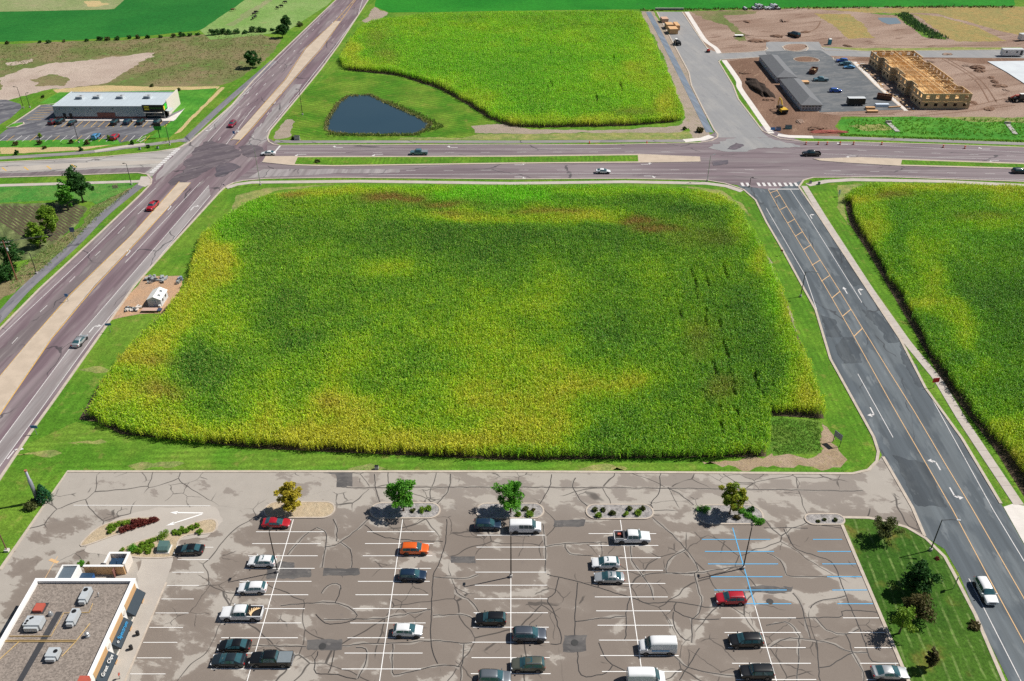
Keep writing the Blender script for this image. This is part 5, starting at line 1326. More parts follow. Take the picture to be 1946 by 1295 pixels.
MB().bb(X1 - .2, X1 - .1, Y0 + 1.1, Y0 + 3.3, 3.2, 5.0).build('sign_panel', flat('vivid_green_sign', (.03, .5, .03), .5), sb)
mb = MB(); mb.bb(13.0, X1 - .4, Y0 + .6, Y0 + .7, 0, 2.9); mb.build('entrance_glass', GLASS, t)
mb = MB(); mb.bb(12.9, X1 - .8, Y0 - 1.1, Y0 - .36, 2.55, 2.75); mb.build('canopy', CREAM, t)
MB().bb(X1 - .35, X1 - .2, Y0 - .3, Y0 - .15, 0, 2.9).build('post', STEEL, t)
MB().add([(X1, Y0 + .6, 2.9), (X1 + 1.8, Y0 + .6, 2.6), (X1 + 1.8, Y0 + 4.2, 2.6), (X1, Y0 + 4.2, 2.9), (X1, Y0 + .6, 2.8), (X1 + 1.8, Y0 + .6, 2.5), (X1 + 1.8, Y0 + 4.2, 2.5), (X1, Y0 + 4.2, 2.8)], [(0, 1, 2, 3), (7, 6, 5, 4), (0, 4, 5, 1), (1, 5, 6, 2), (2, 6, 7, 3)]).build('side_canopy', UNIT, t)
for x in (-16.4, -14.2): MB().bb(x - .5, x + .5, Y0 - .12, Y0 - .09, 0, 2.1).build('door', BLACK, t)
for x in (-17.6, -12, -6.4, 1.5): MB().bb(x - .12, x + .12, Y0 - .2, Y0, 3.7, 3.95).build('wall_light', BLACK, t)
for x, y in ((-13.6, 1.2), (-7.4, 1.7), (1.2, 1.7), (11.2, 1.9)):
    u = MB().bb(x - 1.2, x + 1.2, y - 1.2, y + 1.2, 4.56, 5.5).build('rooftop_unit', UNIT, t)
    MB().bb(x - 1.1, x + .7, y - 1.5, y - 1.2, 4.6, 5.3).build('intake_hood', flat('slate_hood', (.10, .13, .17), .5), u)
    MB().lathe([(.4, 0), (.4, .05)], (x + .3, y, 5.5), 14).build('fan', DKGREY, u)
ps = thing('pole_sign', 'green and black pole sign in front of the supermarket', 'sign', P(304, 262.5))
MB().tube([(0, 0, 0), (0, 0, 3.0)], .13, 8).build('pole', BLACK, ps)
MB().add([(-1.5, -.2, 4.2), (1.5, -.2, 4.2), (1.1, -.2, 2.9), (-1.1, -.2, 2.9), (-1.5, .2, 4.2), (1.5, .2, 4.2), (1.1, .2, 2.9), (-1.1, .2, 2.9)], [(0, 1, 2, 3), (4, 7, 6, 5), (0, 4, 5, 1), (1, 5, 6, 2), (2, 6, 7, 3), (3, 7, 4, 0)]).build('sign_face', GREENS, ps)
MB().bb(-1.1, 1.1, -.21, .21, 4.2, 5.3).build('sign_top', BLACK, ps)
# lot kerbs and stalls of the supermarket
for i in range(16):
    x = -163 + i * 2.62
    stroke('stall_line', [Vector((x, 306.3, 0)), Vector((x, 300.5, 0))], .22, Z5 + .01, Y_LINE, MLOT)
for i in range(22):
    x = -181 + i * 2.62
    stroke('stall_line', [Vector((x, 292.2, 0)), Vector((x, 286.6, 0))], .2, Z5 + .01, W_LINE if i % 3 else Y_LINE, MLOT)
for i in range(6):
    y = 308 + i * 2.6
    stroke('stall_line', [Vector((-176 - .2 * i, y, 0)), Vector((-171, y, 0))], .2, Z5 + .01, Y_LINE, MLOT)
kerb([(24, 236), (76, 201), (104, 198), (112, 194)]); kerb([(12, 243), (32, 242), (46, 236), (44, 233)])
raised('traffic_island', [(12, 243), (30, 242), (45, 236), (44, 233), (24, 236)], G_VIVID, .14)
raised('traffic_island', [(262, 268), (278, 260), (274, 266), (266, 271)], G_VIVID, .14)

# roadside shed
sh = thing('utility_shed', 'small white gabled shed beside the highway and corn', 'shed', (-85.6, 181.0, 0), R(0))
mb = MB(); hx, hy = 1.6, 2.3
mb.add([(-hx, -hy, 0), (hx, -hy, 0), (hx, -hy, 1.95), (0, -hy, 2.75), (-hx, -hy, 1.95), (-hx, hy, 0), (hx, hy, 0), (hx, hy, 1.95), (0, hy, 2.75), (-hx, hy, 1.95)], [(0, 1, 2, 3, 4), (9, 8, 7, 6, 5), (1, 6, 7, 2), (5, 0, 4, 9)])
mb.build('wall', flat('shed_siding', (.56, .58, .60), .6), sh)
for s in (-1, 1):
    mb = MB(); mb.add([(0, -hy - .15, 2.8), (s * (hx + .18), -hy - .15, 1.93), (s * (hx + .18), hy + .15, 1.93), (0, hy + .15, 2.8), (0, -hy - .15, 2.72), (s * (hx + .18), -hy - .15, 1.85), (s * (hx + .18), hy + .15, 1.85), (0, hy + .15, 2.72)], [(0, 1, 2, 3), (7, 6, 5, 4), (0, 4, 5, 1), (1, 5, 6, 2), (2, 6, 7, 3)])
    ro = mb.build('roof', flat('white_metal_roof', (.78, .78, .74), .45, var=.04), sh)
    if s > 0:
        for (yy, q) in ((1.0, .45), (-.9, .6)):
            zz = lambda k: 2.82 - .485 * k * 1.0
            MB().add([(q, yy - .4, 2.83 - .49 * q), (q + .6, yy - .4, 2.83 - .49 * (q + .6)), (q + .6, yy + .4, 2.83 - .49 * (q + .6)), (q, yy + .4, 2.83 - .49 * q)], [(0, 1, 2, 3)]).build('roof_light', flat('grey_panel', (.17, .18, .19), .3), ro)
for yy in (-1.0, .9): MB().bb(hx, hx + .04, yy - .35, yy + .35, .9, 1.6).build('window', GLASS, sh)
MB().bb(-.45, .45, -hy - .04, -hy, 0, 1.75).build('door', flat('pale_blue_door', (.42, .48, .56), .5), sh)
MB().bb(1.0, 1.5, -hy - .6, -hy - .1, 0, .7).build('meter_box', WHITE, sh)
def junk(px, label, seed, n_, sx, sy, mats, cat='scrap', name='scrap_pile', hh=.8):
    r = random.Random(seed)
    t = thing(name, label, cat, P(*px))
    for k in range(n_):
        m = mats[k % len(mats)]
        MB().box((r.uniform(-sx, sx), r.uniform(-sy, sy), .12 + r.random() * .3), (r.uniform(.3, 1.4), r.uniform(.15, .6), r.uniform(.15, hh)), r.uniform(0, 3.1)).build('piece', m, t)
GREYR = flat('grey_rubble', (.33, .36, .36), .9); DARKR = flat('dark_rubble', (.05, .05, .055), .8)
junk((296, 533), 'pile of grey scrap metal and stone behind the white shed', 2, 34, 2.6, 1.6, (GREYR, STEEL, GREYR, DARKR))
junk((254, 588), 'low heap of grey rubble in front of the white shed', 3, 22, 1.6, .9, (GREYR, CREAM, DARKR), hh=.5)
junk((341, 536), 'tall cluster of grey metal crates by the corn edge', 4, 14, .5, 1.6, (STEEL, GREYR, flat('blue_grey_crate', (.22, .27, .38), .6)), hh=1.3)
d = thing('pallet_trailer', 'flat pink-tan trailer deck beside the white shed', 'trailer', P(287, 592))
MB().bb(-2.0, 1.6, -.7, .7, .45, .6).build('deck', flat('tan_deck', (.48, .33, .27), .8), d)
MB().bb(1.62, 2.6, -.6, .6, .35, .55).build('toolbox', flat('navy_box', (.04, .06, .11), .5), d)
for x in (-.6, .3):
    for y in (-.62, .62): MB().lathe([(.28, -.08), (.28, .08)], (x, y, .28), 12, 'y').build('wheel', BLACK, d)

# two long grey garages
def garage(cx, ya, yb, label):
    g = thing('garage', label, 'garage', (cx, (ya + yb) / 2, 0), 0, 'long hip-roofed garages')
    hw, hl = 3.75, (yb - ya) / 2
    mb = MB(); mb.bb(-hw, hw, -hl, hl, 0, 2.4); mb.build('wall', SIDING, g)
    e_, r_ = .4, 4.1
    mb = MB()
    mb.add([(-hw - e_, -hl - e_, 2.35), (hw + e_, -hl - e_, 2.35), (hw + e_, hl + e_, 2.35), (-hw - e_, hl + e_, 2.35), (0, -hl + 4.2, r_), (0, hl - 4.2, r_), (-hw - e_, -hl - e_, 2.2), (hw + e_, -hl - e_, 2.2), (hw + e_, hl + e_, 2.2), (-hw - e_, hl + e_, 2.2)], [(0, 1, 4), (1, 2, 5, 4), (2, 3, 5), (3, 0, 4, 5), (0, 6, 7, 1), (1, 7, 8, 2), (2, 8, 9, 3), (3, 9, 6, 0)])
    mb.build('roof', SHINGLE, g)
    for zz in (.75, 1.65):
        for k in range(6): MB().bb(-3.3 + k * 1.18, -2.6 + k * 1.18, -hl - .05, -hl, zz - .18, zz + .18).build('vent_opening', DKGREY, g)
    k = 0
    while -hl + 2 + k * 3.2 < hl - 2:
        y = -hl + 2.4 + k * 3.2
        MB().bb(hw, hw + .04, y - 1.2, y + 1.2, .05, 2.05).build('garage_door', flat('pale_garage_door', (.46, .47, .50), .6), g)
        MB().bb(-hw - .04, -hw, y - .5, y + .5, .9, 1.7).build('wall_panel', flat('white_trim', (.6, .6, .62), .6), g)
        k += 1
garage(111.2, 317.6, 348.5, 'nearer long grey garage with hip roof by the excavator')
garage(110.6, 351.0, 381.5, 'farther long grey garage with hip roof by the side street')

# timber frame of an apartment building
FB = thing('timber_frame_building', 'two storey apartment block in raw timber framing without roof', 'building', (152.6, 319.6, 0))
LBX, LBY = 18.0, 57.0
outline = [(0, 0), (LBX, 0), (LBX, 9), (LBX - 1.6, 9), (LBX - 1.6, 17), (LBX, 17), (LBX, 40), (LBX - 1.6, 40), (LBX - 1.6, 47), (LBX, 47), (LBX, LBY), (0, LBY), (0, 47), (1.7, 47), (1.7, 41), (0, 41), (0, 33), (2.2, 33), (2.2, 24), (0, 24), (0, 16), (1.7, 16), (1.7, 10), (0, 10)]
MB().prism([(x, y) for x, y in outline], .02, .22).build('slab', C_GREY, FB)
MB().prism([(x * .985 + .13, y * .995 + .14) for x, y in outline], 2.85, 3.1).build('floor_deck', OSB, FB)
def wall_run(a, b, z0, z1, nm, mat, win):
    A, B = Vector((*a, 0)), Vector((*b, 0))
    L = (B - A).length
    d = (B - A) / L
    ang_ = math.atan2(d.y, d.x)
    k = max(1, int(L / 3.2)) if win else 0
    cuts = []
    for i in range(k):
        c = L * (i + .5) / k
        cuts.append((c - .65, c + .65))
    x = 0.0
    for c0, c1 in cuts + [(L, L)]:
        if c0 - x > .05:
            m = A + d * ((x + c0) / 2)
            MB().box((m.x, m.y, (z0 + z1) / 2), (c0 - x, .16, z1 - z0), ang_).build(nm, mat, FB)
        if c1 > c0:
            m = A + d * ((c0 + c1) / 2)
            MB().box((m.x, m.y, z0 + .45), (c1 - c0, .155, .9), ang_).build('sill_panel', mat, FB)
            MB().box((m.x, m.y, z1 - .25), (c1 - c0, .155, .5), ang_).build('header', WOOD, FB)
        x = c1
    m = (A + B) / 2
    MB().box((m.x, m.y, z1 + .06), (L, .2, .12), ang_).build('top_plate', WOOD, FB)
for i in range(len(outline)):
    a, b = outline[i], outline[(i + 1) % len(outline)]
    L = math.hypot(b[0] - a[0], b[1] - a[1])
    for z0, z1 in ((.22, 2.8), (3.1, 5.7)): wall_run(a, b, z0, z1, 'wall_panel', OSBW, L > 3)
def stud_wall(a, b, z0, z1):
    A, B = Vector((*a, 0)), Vector((*b, 0))
    L = (B - A).length; d = (B - A) / L; ang_ = math.atan2(d.y, d.x)
    mb = MB()
    m = (A + B) / 2
    mb.box((m.x, m.y, z1), (L, .16, .1), ang_); mb.box((m.x, m.y, z0 + .05), (L, .16, .1), ang_)
    k = int(L / .6)
    for i in range(k + 1):
        q = A + d * (L * i / max(1, k)); mb.box((q.x, q.y, (z0 + z1) / 2), (.07, .14, z1 - z0 - .15), ang_)
    mb.build('stud_wall', WOOD, FB)
for z0, z1 in ((3.1, 5.72),):
    stud_wall((8.2, .3), (8.2, LBY - .3), z0, z1); stud_wall((9.9, .3), (9.9, LBY - .3), z0, z1)
    y = 4.4
    i = 0
    while y < LBY - 2:
        stud_wall((2.3, y), (8.1, y), z0, z1); stud_wall((10.0, y + .7), (LBX - 1.7, y + .7), z0, z1)
        if i % 2 == 0: stud_wall((5.2, y + .2), (5.2, y + 4.2), z0, z1); stud_wall((13.4, y + .9), (13.4, y + 4.6), z0, z1)
        y += 6.2; i += 1
for k in range(11):
    y = 1.5 + k * 5.1
    MB().bb(10.0, LBX - 1.7, y, y + .07, 5.66, 5.86).build('joist', WOOD, FB)
for k in range(8):
    y = 24 + k * 1.1
    MB().bb(.3, 8.1, y, y + .06, 5.68, 5.86).build('joist', WOOD, FB)
# ------------------------------------------------------------------ vehicles
TYRE = flat('tyre_rubber', (.012, .012, .012), .85)
RIM = flat('alloy_rim', (.42, .43, .45), .35, .7)
CGLASS = flat('car_glass', (.03, .085, .10), .05, 0, .8, var=.35)
LAMP = flat('headlight_lens', (.70, .72, .75), .1)
RLAMP = flat('taillight_lens', (.35, .015, .015), .2)
TRIM = flat('black_plastic_trim', (.018, .018, .019), .6)
def car_paint(nm, c, metal=.25):
    if nm in _mc: return _mc[nm]
    n = N(nm)
    n.out(n.vary(c, n.noise(n.obj(), 1.5, 2.0), .94, 1.06), .38, .5, metal=metal, coat=.6)
    n.b.inputs['Coat Roughness'].default_value = .08
    _mc[nm] = n.mat
    return n.mat
PAINT = {k: car_paint(k.replace(' ', '_') + '_car_paint', c, m) for k, (c, m) in {
    'white': ((.70, .71, .72), 0), 'silver': ((.44, .46, .47), .5), 'red': ((.42, .012, .025), .2), 'crimson': ((.30, .01, .035), .3), 'orange': ((.72, .12, .012), .2),
    'navy': ((.010, .03, .065), .3), 'black': ((.006, .0065, .007), .1), 'charcoal': ((.02, .03, .038), .3), 'slate': ((.09, .105, .13), .5), 'olive': ((.11, .115, .09), .4), 'grey': ((.16, .18, .20), .5),
    'blue': ((.03, .10, .42), .3), 'sky': ((.10, .30, .55), .3), 'teal': ((.10, .20, .24), .3), 'maroon': ((.12, .012, .02), .3)}.items()}
# stations: x, roof height, belt height, width factor
SHAPES = {
    'sedan': dict(L=4.75, W=1.82, wb=2.75, r=.33, st=[(2.37, .60, .55, .78), (2.28, .70, .63, .90), (1.70, .84, .78, .98), (1.20, .94, .89, 1), (.22, 1.39, .93, 1), (-.40, 1.45, .95, 1), (-1.00, 1.38, .96, 1), (-1.88, 1.05, .98, .99), (-2.22, 1.01, .92, .93), (-2.37, .72, .66, .84)], ws=3, rw=6, side=[(3, 4), (4, 5), (5, 6)]),
    'crossover': dict(L=4.45, W=1.85, wb=2.65, r=.35, st=[(2.22, .74, .66, .80), (2.12, .86, .78, .92), (1.60, .99, .91, .99), (1.15, 1.06, .99, 1), (.28, 1.55, 1.02, 1), (-.45, 1.63, 1.05, 1), (-1.60, 1.55, 1.07, .99), (-2.10, 1.12, 1.06, .95), (-2.22, .80, .74, .88)], ws=3, rw=6, side=[(3, 4), (4, 5), (5, 6)]),
    'suv': dict(L=4.7, W=1.9, wb=2.75, r=.37, st=[(2.35, .78, .70, .84), (2.25, .94, .85, .94), (1.65, 1.05, .97, .99), (1.20, 1.12, 1.04, 1), (.40, 1.63, 1.07, 1), (-.6, 1.71, 1.09, 1), (-1.88, 1.65, 1.10, .99), (-2.25, 1.14, 1.08, .96), (-2.35, .82, .76, .90)], ws=3, rw=6, side=[(3, 4), (4, 5), (5, 6)]),
    'boxy': dict(L=4.75, W=1.95, wb=2.85, r=.39, st=[(2.37, .88, .80, .90), (2.28, 1.06, .98, .96), (1.55, 1.14, 1.06, 1), (1.1, 1.18, 1.10, 1), (.65, 1.74, 1.12, 1), (-.6, 1.79, 1.13, 1), (-2.05, 1.76, 1.14, 1), (-2.28, 1.18, 1.12, .98), (-2.37, .84, .78, .94)], ws=3, rw=6, side=[(3, 4), (4, 5), (5, 6)]),
    'pickup': dict(L=5.85, W=2.0, wb=3.65, r=.41, st=[(2.92, .92, .84, .88), (2.80, 1.08, 1.0, .95), (2.0, 1.18, 1.10, 1), (1.45, 1.22, 1.14, 1), (.9, 1.82, 1.16, 1), (-.1, 1.90, 1.17, 1), (-.75, 1.84, 1.17, 1), (-.95, 1.2, 1.16, 1), (-.97, .78, .74, 1), (-2.80, .78, .74, .98), (-2.92, .76, .72, .95)], ws=3, rw=6, side=[(3, 4), (4, 5), (5, 6)]),
    'van': dict(L=5.5, W=2.0, wb=3.4, r=.38, st=[(2.75, .92, .82, .86), (2.62, 1.14, 1.02, .95), (2.15, 1.26, 1.16, .99), (1.85, 1.30, 1.20, 1), (1.15, 2.02, 1.22, 1), (.55, 2.10, 1.23, 1), (-.25, 2.11, 1.23, 1), (-1.05, 2.11, 1.23, 1), (-2.60, 2.07, 1.23, .99), (-2.72, 1.3, 1.2, .97), (-2.75, .7, .62, .93)], ws=3, rw=8, side=[(3, 4), (4, 5), (5, 6), (6, 7)]),
    'cargo': dict(L=5.5, W=2.05, wb=3.45, r=.37, st=[(2.72, .95, .85, .84), (2.60, 1.2, 1.06, .94), (2.15, 1.38, 1.25, .99), (1.9, 1.44, 1.32, 1), (1.15, 2.36, 1.38, 1), (.65, 2.50, 1.40, 1), (-.5, 2.53, 1.40, 1), (-2.55, 2.50, 1.40, 1), (-2.70, 2.38, 1.35, .98), (-2.74, .7, .62, .95)], ws=3, rw=None, side=[(3, 4)]),
}
def section(x, zr, zb, wf, W):
    w = W / 2 * wf
    g = min(1, max(0, (zr - zb) / .42))
    rw = w * .93 * (1 - g) + W / 2 * (.80 if zr > 1.95 else .74) * g
    zl = .24 if wf > .93 else .30
    zrw = zr - (.025 + .035 * g)
    h = [(w * .86, zl), (w * .99, zl + .13), (w, (zl + zb) / 2 + .08), (w * .965, zb), (rw, zrw - .02), (rw * .70, zr)]
    return [(x, y, z) for y, z in h] + [(x, 0, zr + .012)] + [(x, -y, z) for y, z in reversed(h)]
def pchip(xs, ys, x):
    """monotone cubic through the stations, so a body curves without bulging"""
    n_ = len(xs)
    h = [xs[i + 1] - xs[i] for i in range(n_ - 1)]
    d = [(ys[i + 1] - ys[i]) / h[i] for i in range(n_ - 1)]
    m = [d[0]] + [0.0 if d[i - 1] * d[i] <= 0 else 2 * d[i - 1] * d[i] / (d[i - 1] + d[i]) for i in range(1, n_ - 1)] + [d[-1]]
    i = max(k for k in range(n_ - 1) if xs[k] <= x + 1e-9)
    t = (x - xs[i]) / h[i]
    return (2 * t ** 3 - 3 * t * t + 1) * ys[i] + (t ** 3 - 2 * t * t + t) * h[i] * m[i] + (-2 * t ** 3 + 3 * t * t) * ys[i + 1] + (t ** 3 - t * t) * h[i] * m[i + 1]
SUB = 3
def fine_rings(st, W):
    xs = [-s[0] for s in st]
    out = []
    for i in range(len(st) - 1):
        for k in range(SUB):
            x = xs[i] + (xs[i + 1] - xs[i]) * k / SUB
            out.append(section(-x, pchip(xs, [s[1] for s in st], x), pchip(xs, [s[2] for s in st], x), pchip(xs, [s[3] for s in st], x), W))
    out.append(section(*st[-1], W))
    return [[Vector(p) for p in r_] for r_ in out]
def glass(rings, i0, i1, cols, mu0, mu1, mv, off, name, mat, parent):
    """glass that follows the body between fine rings i0..i1 over ring columns cols, with margins, proud by off"""
    nu = (i1 - i0) * 2
    def at_(u, v_):
        f = i0 + (i1 - i0) * u
        a_, fu = min(int(f), i1 - 1), 0
        fu = f - a_
        g_ = v_ * (len(cols) - 1)
        k = min(int(g_), len(cols) - 2); fv = g_ - k
        p0 = rings[a_][cols[k]].lerp(rings[a_ + 1][cols[k]], fu)
        p1 = rings[a_][cols[k + 1]].lerp(rings[a_ + 1][cols[k + 1]], fu)
        return p0.lerp(p1, fv)
    nv = (len(cols) - 1) * 2
    grid = [[at_(mu0 + (1 - mu0 - mu1) * a_ / nu, mv + (1 - 2 * mv) * b_ / nv) for b_ in range(nv + 1)] for a_ in range(nu + 1)]
    vs = []
    for a_ in range(nu + 1):
        for b_ in range(nv + 1):
            tu = grid[min(a_ + 1, nu)][b_] - grid[max(a_ - 1, 0)][b_]
            tv = grid[a_][min(b_ + 1, nv)] - grid[a_][max(b_ - 1, 0)]
            nn = tu.cross(tv); nn.normalize()
            c = grid[a_][b_]
            if nn.dot(Vector((0, c.y, c.z - .7))) < 0: nn = -nn
            vs.append(c + nn * off)
    fs = [(a_ * (nv + 1) + b_, a_ * (nv + 1) + b_ + 1, (a_ + 1) * (nv + 1) + b_ + 1, (a_ + 1) * (nv + 1) + b_) for a_ in range(nu) for b_ in range(nv)]
    return MB().add(vs, fs).build(name, mat, parent, True)
_bodycache = {}
def vehicle(kind, colour, px, rz, label, name='parked_car', cat='car', group=None, sunroof=False, rails=False, scale=1.0, cargo=None, z=.045, detail=True, at_z=.75, cover=False, loc=None):
    S = SHAPES[kind]
    L, Wd, st = S['L'], S['W'], S['st']
    p = loc or P(px[0], px[1], at_z)
    t = thing(name, label, cat, (p.x, p.y, z), rz, group)
    t.scale = (scale,) * 3
    if kind not in _bodycache:
        rings = fine_rings(st, Wd)
        mb = MB()
        n_ = len(rings[0])
        vs = [v_ for r_ in rings for v_ in r_]
        fs = []
        for i in range(len(rings) - 1):
            for k in range(n_ - 1): fs.append((i * n_ + k, i * n_ + k + 1, (i + 1) * n_ + k + 1, (i + 1) * n_ + k))
            fs.append((i * n_, (i + 1) * n_, (i + 1) * n_ + n_ - 1, i * n_ + n_ - 1))
        fs += [tuple(range(n_)), tuple((len(rings) - 1) * n_ + k for k in range(n_))]
        mb.add(vs, fs)
        me = mb.mesh('body', PAINT['white'], True)
        me.set_sharp_from_angle(angle=R(38))
        _bodycache[kind] = (me, rings)
    me, rings = _bodycache[kind]
    b = link('body', me, t)
    sm = b.modifiers.new('rounding', 'SUBSURF'); sm.levels = sm.render_levels = 1
    b.material_slots[0].link = 'OBJECT'
    b.material_slots[0].material = PAINT[colour]
    pm = PAINT[colour]
    i = S['ws'] * SUB
    glass(rings, i, i + SUB, (4, 5, 6, 7, 8), .04, .03, .03, .012, 'windscreen', CGLASS, t)
    if S['rw'] is not None:
        i = S['rw'] * SUB
        if kind == 'van':
            for cols in ((4, 5, 6), (6, 7, 8)): glass(rings, i, i + SUB, cols, .15, .12, .12, .012, 'rear_window', CGLASS, t)
        else: glass(rings, i, i + SUB, (4, 5, 6, 7, 8), .04, .10, .04, .012, 'rear_window', CGLASS, t)
    for a_, b_ in S['side']:
        for lo, hi in ((3, 4), (9, 8)):
            glass(rings, a_ * SUB, b_ * SUB, (lo, hi), .40 if a_ == S['ws'] else .04, .04, .06, .012, 'side_window', CGLASS, t)
    xf, xr, r_ = S['wb'] / 2 + .08, -S['wb'] / 2 + .08, S['r']
    for x in (xf, xr):
        for s in (-1, 1):
            MB().lathe([(r_ * 1.16, -.1), (r_ * 1.16, .008)], (x, s * (Wd / 2 - .004), r_ + .02), 18, 'y').build('wheel_arch', TRIM, t)
            if detail:
                w = empty_part('wheel', t, (x, s * (Wd / 2 - .09), r_ - .01))
                MB().lathe([(r_ * .62, -.11), (r_ * .95, -.11), (r_, -.07), (r_, .07), (r_ * .95, .11), (r_ * .62, .11)], (0, 0, 0), 18, 'y').build('tyre', TYRE, w, True)
                MB().lathe([(r_ * .60, -.05), (r_ * .60, .115 * s), (r_ * .25, .10 * s), (r_ * .1, .12 * s)], (0, 0, 0), 12, 'y').build('rim', RIM, w)
            else:
                MB().lathe([(r_ * .95, -.11), (r_, -.05), (r_, .05), (r_ * .95, .115)], (x, s * (Wd / 2 - .09), r_ - .01), 14, 'y').build('wheel', TYRE, t)
    f0, f1 = st[0], st[1]
    for s in (-1, 1):
        MB().box((f1[0] - .02, s * Wd * .36, f1[2] - .06), (.22, .34, .15), s * -.25).build('headlight', LAMP, t)
        k = -1
        zt = .82 if kind in ('pickup',) else (st[-2][2] - .14)
        MB().box((st[-1][0] + .08, s * Wd * .38, zt), (.16, .22, .2), 0).build('taillight', RLAMP, t)
        if detail:
            MB().box((st[S['ws']][0] - .22, s * (Wd / 2 + .09), st[S['ws']][2] + .1), (.14, .2, .14)).build('mirror', pm, t)
    MB().box((f0[0] + .0, 0, f0[1] - .14), (.05, Wd * .5, .2)).build('grille', TRIM, t)
    if detail:
        MB().box((0, 0, .24), (L * .8, Wd * .97, .12)).build('sill', TRIM, t)
    i = S['ws'] + 1
    if sunroof:
        A, B = st[i], st[i + 1]
        MB().add([(A[0] - .15, -.42, A[1] + .012), (A[0] - .15, .42, A[1] + .012), (B[0] + .05, .42, B[1] + .022), (B[0] + .05, -.42, B[1] + .022)], [(0, 1, 2, 3)]).build('sunroof', CGLASS, t)
    if rails:
        A, B = st[i], st[i + 2]
        for s in (-1, 1): MB().tube([(A[0] - .2, s * .58, A[1] + .07), (st[i + 1][0], s * .6, st[i + 1][1] + .05), (B[0] + .1, s * .58, B[1] + .07)], .025, 5).build('roof_rail', TRIM if colour in ('white', 'silver') else RIM, t)
    if kind == 'pickup':
        for s in (-1, 1): MB().bb(-2.88, -.98, s * .95 - .05, s * .95 + .05, .70, 1.18).build('bed_side', pm, t)
        MB().bb(-2.92, -2.84, -.9, .9, .70, 1.16).build('tailgate', pm, t)
        MB().bb(-2.83, -.99, -.89, .89, .79, .81).build('bed_floor', TRIM, t)
        MB().bb(-2.98, -2.9, -.95, .95, .45, .62).build('bumper', RIM, t)
        if cover: MB().bb(-2.86, -.98, -.9, .9, 1.17, 1.21).build('bed_cover', flat('grey_tonneau', (.17, .20, .22), .6), t)
    if kind == 'cargo':
        for s in (-1, 1): MB().bb(-2.3, .9, s * (Wd / 2 + .004) - .01, s * (Wd / 2 + .004) + .01, .62, .70).build('side_moulding', TRIM, t)
    return t
LF, RT = math.pi, 0.0
GL = 'vehicles parked in the big lot'
def lotcar(kind, colour, px, rz, label, **k): return vehicle(kind, colour, px, rz + random.uniform(-.03, .03), label, group=GL, **k)
lotcar('sedan', 'red', (525, 993), RT, 'bright red sedan parked below the golden tree')
lotcar('crossover', 'white', (498, 1067), LF, 'white crossover with dark sunroof in the first stall column', sunroof=True)
lotcar('crossover', 'white', (480, 1117), LF, 'plain white crossover parked just above the white pickup')
lotcar('sedan', 'black', (360, 1044), LF, 'black sedan parked beside the green utility box')
lotcar('sedan', 'black', (446, 1226), LF, 'glossy black sedan beside a dark grey sedan')
lotcar('sedan', 'charcoal', (435, 1254), LF, 'dark grey sedan between a black sedan and the kerb end', scale=1.05)
lotcar('suv', 'orange', (788, 1043), RT, 'bright orange crossover in the second stall column')
lotcar('suv', 'navy', (784, 1093), RT, 'dark blue compact utility car below the orange one', scale=.94)
lotcar('crossover', 'white', (775, 1198), RT, 'white crossover alone low in the second stall column')
lotcar('suv', 'navy', (927, 997), RT, 'dark blue car in the shadow of the green tree', scale=.98)
lotcar('suv', 'black', (933, 1176), LF, 'black crossover alone between second and third stall columns', scale=1.0)
lotcar('suv', 'slate', (1006, 1206), RT, 'slate grey utility car in the third stall column', rails=True, scale=1.08)
lotcar('suv', 'olive', (1004, 1263), LF, 'olive grey wagon with sunroof and roof rails', rails=True, sunroof=True, scale=1.04)
lotcar('suv', 'grey', (940, 1287), RT, 'grey utility car cut by the bottom picture edge')
lotcar('crossover', 'white', (1151, 1070), LF, 'white crossover with sunroof next to a silver sedan', sunroof=True, scale=1.03)
lotcar('sedan', 'silver', (1158, 1097), LF, 'silver sedan with dark sunroof in the fourth column', sunroof=True, scale=1.02)
lotcar('suv', 'red', (1389, 1137), LF, 'red utility car in a blue-lined stall', rails=True)
lotcar('suv', 'black', (1417, 1217), LF, 'black crossover in the fifth column above a boxy one', scale=1.05)
lotcar('boxy', 'black', (1438, 1277), LF, 'boxy black utility car at the bottom of the fifth column')
lotcar('sedan', 'silver', (1691, 1278), RT, 'silver sedan parked against the corner lawn', scale=1.08)
TK = dict(name='pickup_truck', cat='pickup')
w_ = vehicle('pickup', 'white', (460, 1166), LF, 'white pickup with lumber scraps in its open bed', group=GL, scale=1.08, **TK)
for k in range(7): MB().box((-1.9 + .12 * k, -.4 + .13 * k, .92 + .05 * k), (1.3, .12, .06), .5 + .3 * k).build('lumber_scrap', WOOD, w_)
MB().bb(-1.15, -1.0, -.85, .85, .8, 1.65).build('headache_rack', TRIM, w_)
vehicle('pickup', 'black', (516, 1253), LF, 'black pickup with grey bed cover', group=GL, cover=True, scale=1.05, **TK)
w_ = vehicle('pickup', 'white', (1201, 1021), RT, 'white work pickup with tool boxes and red cans in bed', group=GL, scale=1.04, **TK)
MB().bb(-1.5, -1.02, -.88, .88, .82, 1.3).build('tool_box', DKGREY, w_)
MB().bb(-2.3, -1.8, .1, .5, .82, 1.15).build('fuel_can', REDP, w_)
MB().bb(-2.7, -1.4, -.98, -.82, 1.18, 1.3).build('rack', STEEL, w_)
w_ = vehicle('van', 'white', (998, 1002), RT, 'white passenger van with side windows by the green tree', 'van', 'van', GL)
w_ = vehicle('cargo', 'white', (1250, 1226), LF, 'tall white cargo van with blue side stripe', 'van', 'van', GL, at_z=1.2)
for s in (-1, 1): MB().bb(-1.6, 1.0, s * 1.032 - .004, s * 1.032 + .004, .95, 1.25).build('side_stripe', flat('blue_stripe', (.18, .42, .70), .4), w_)
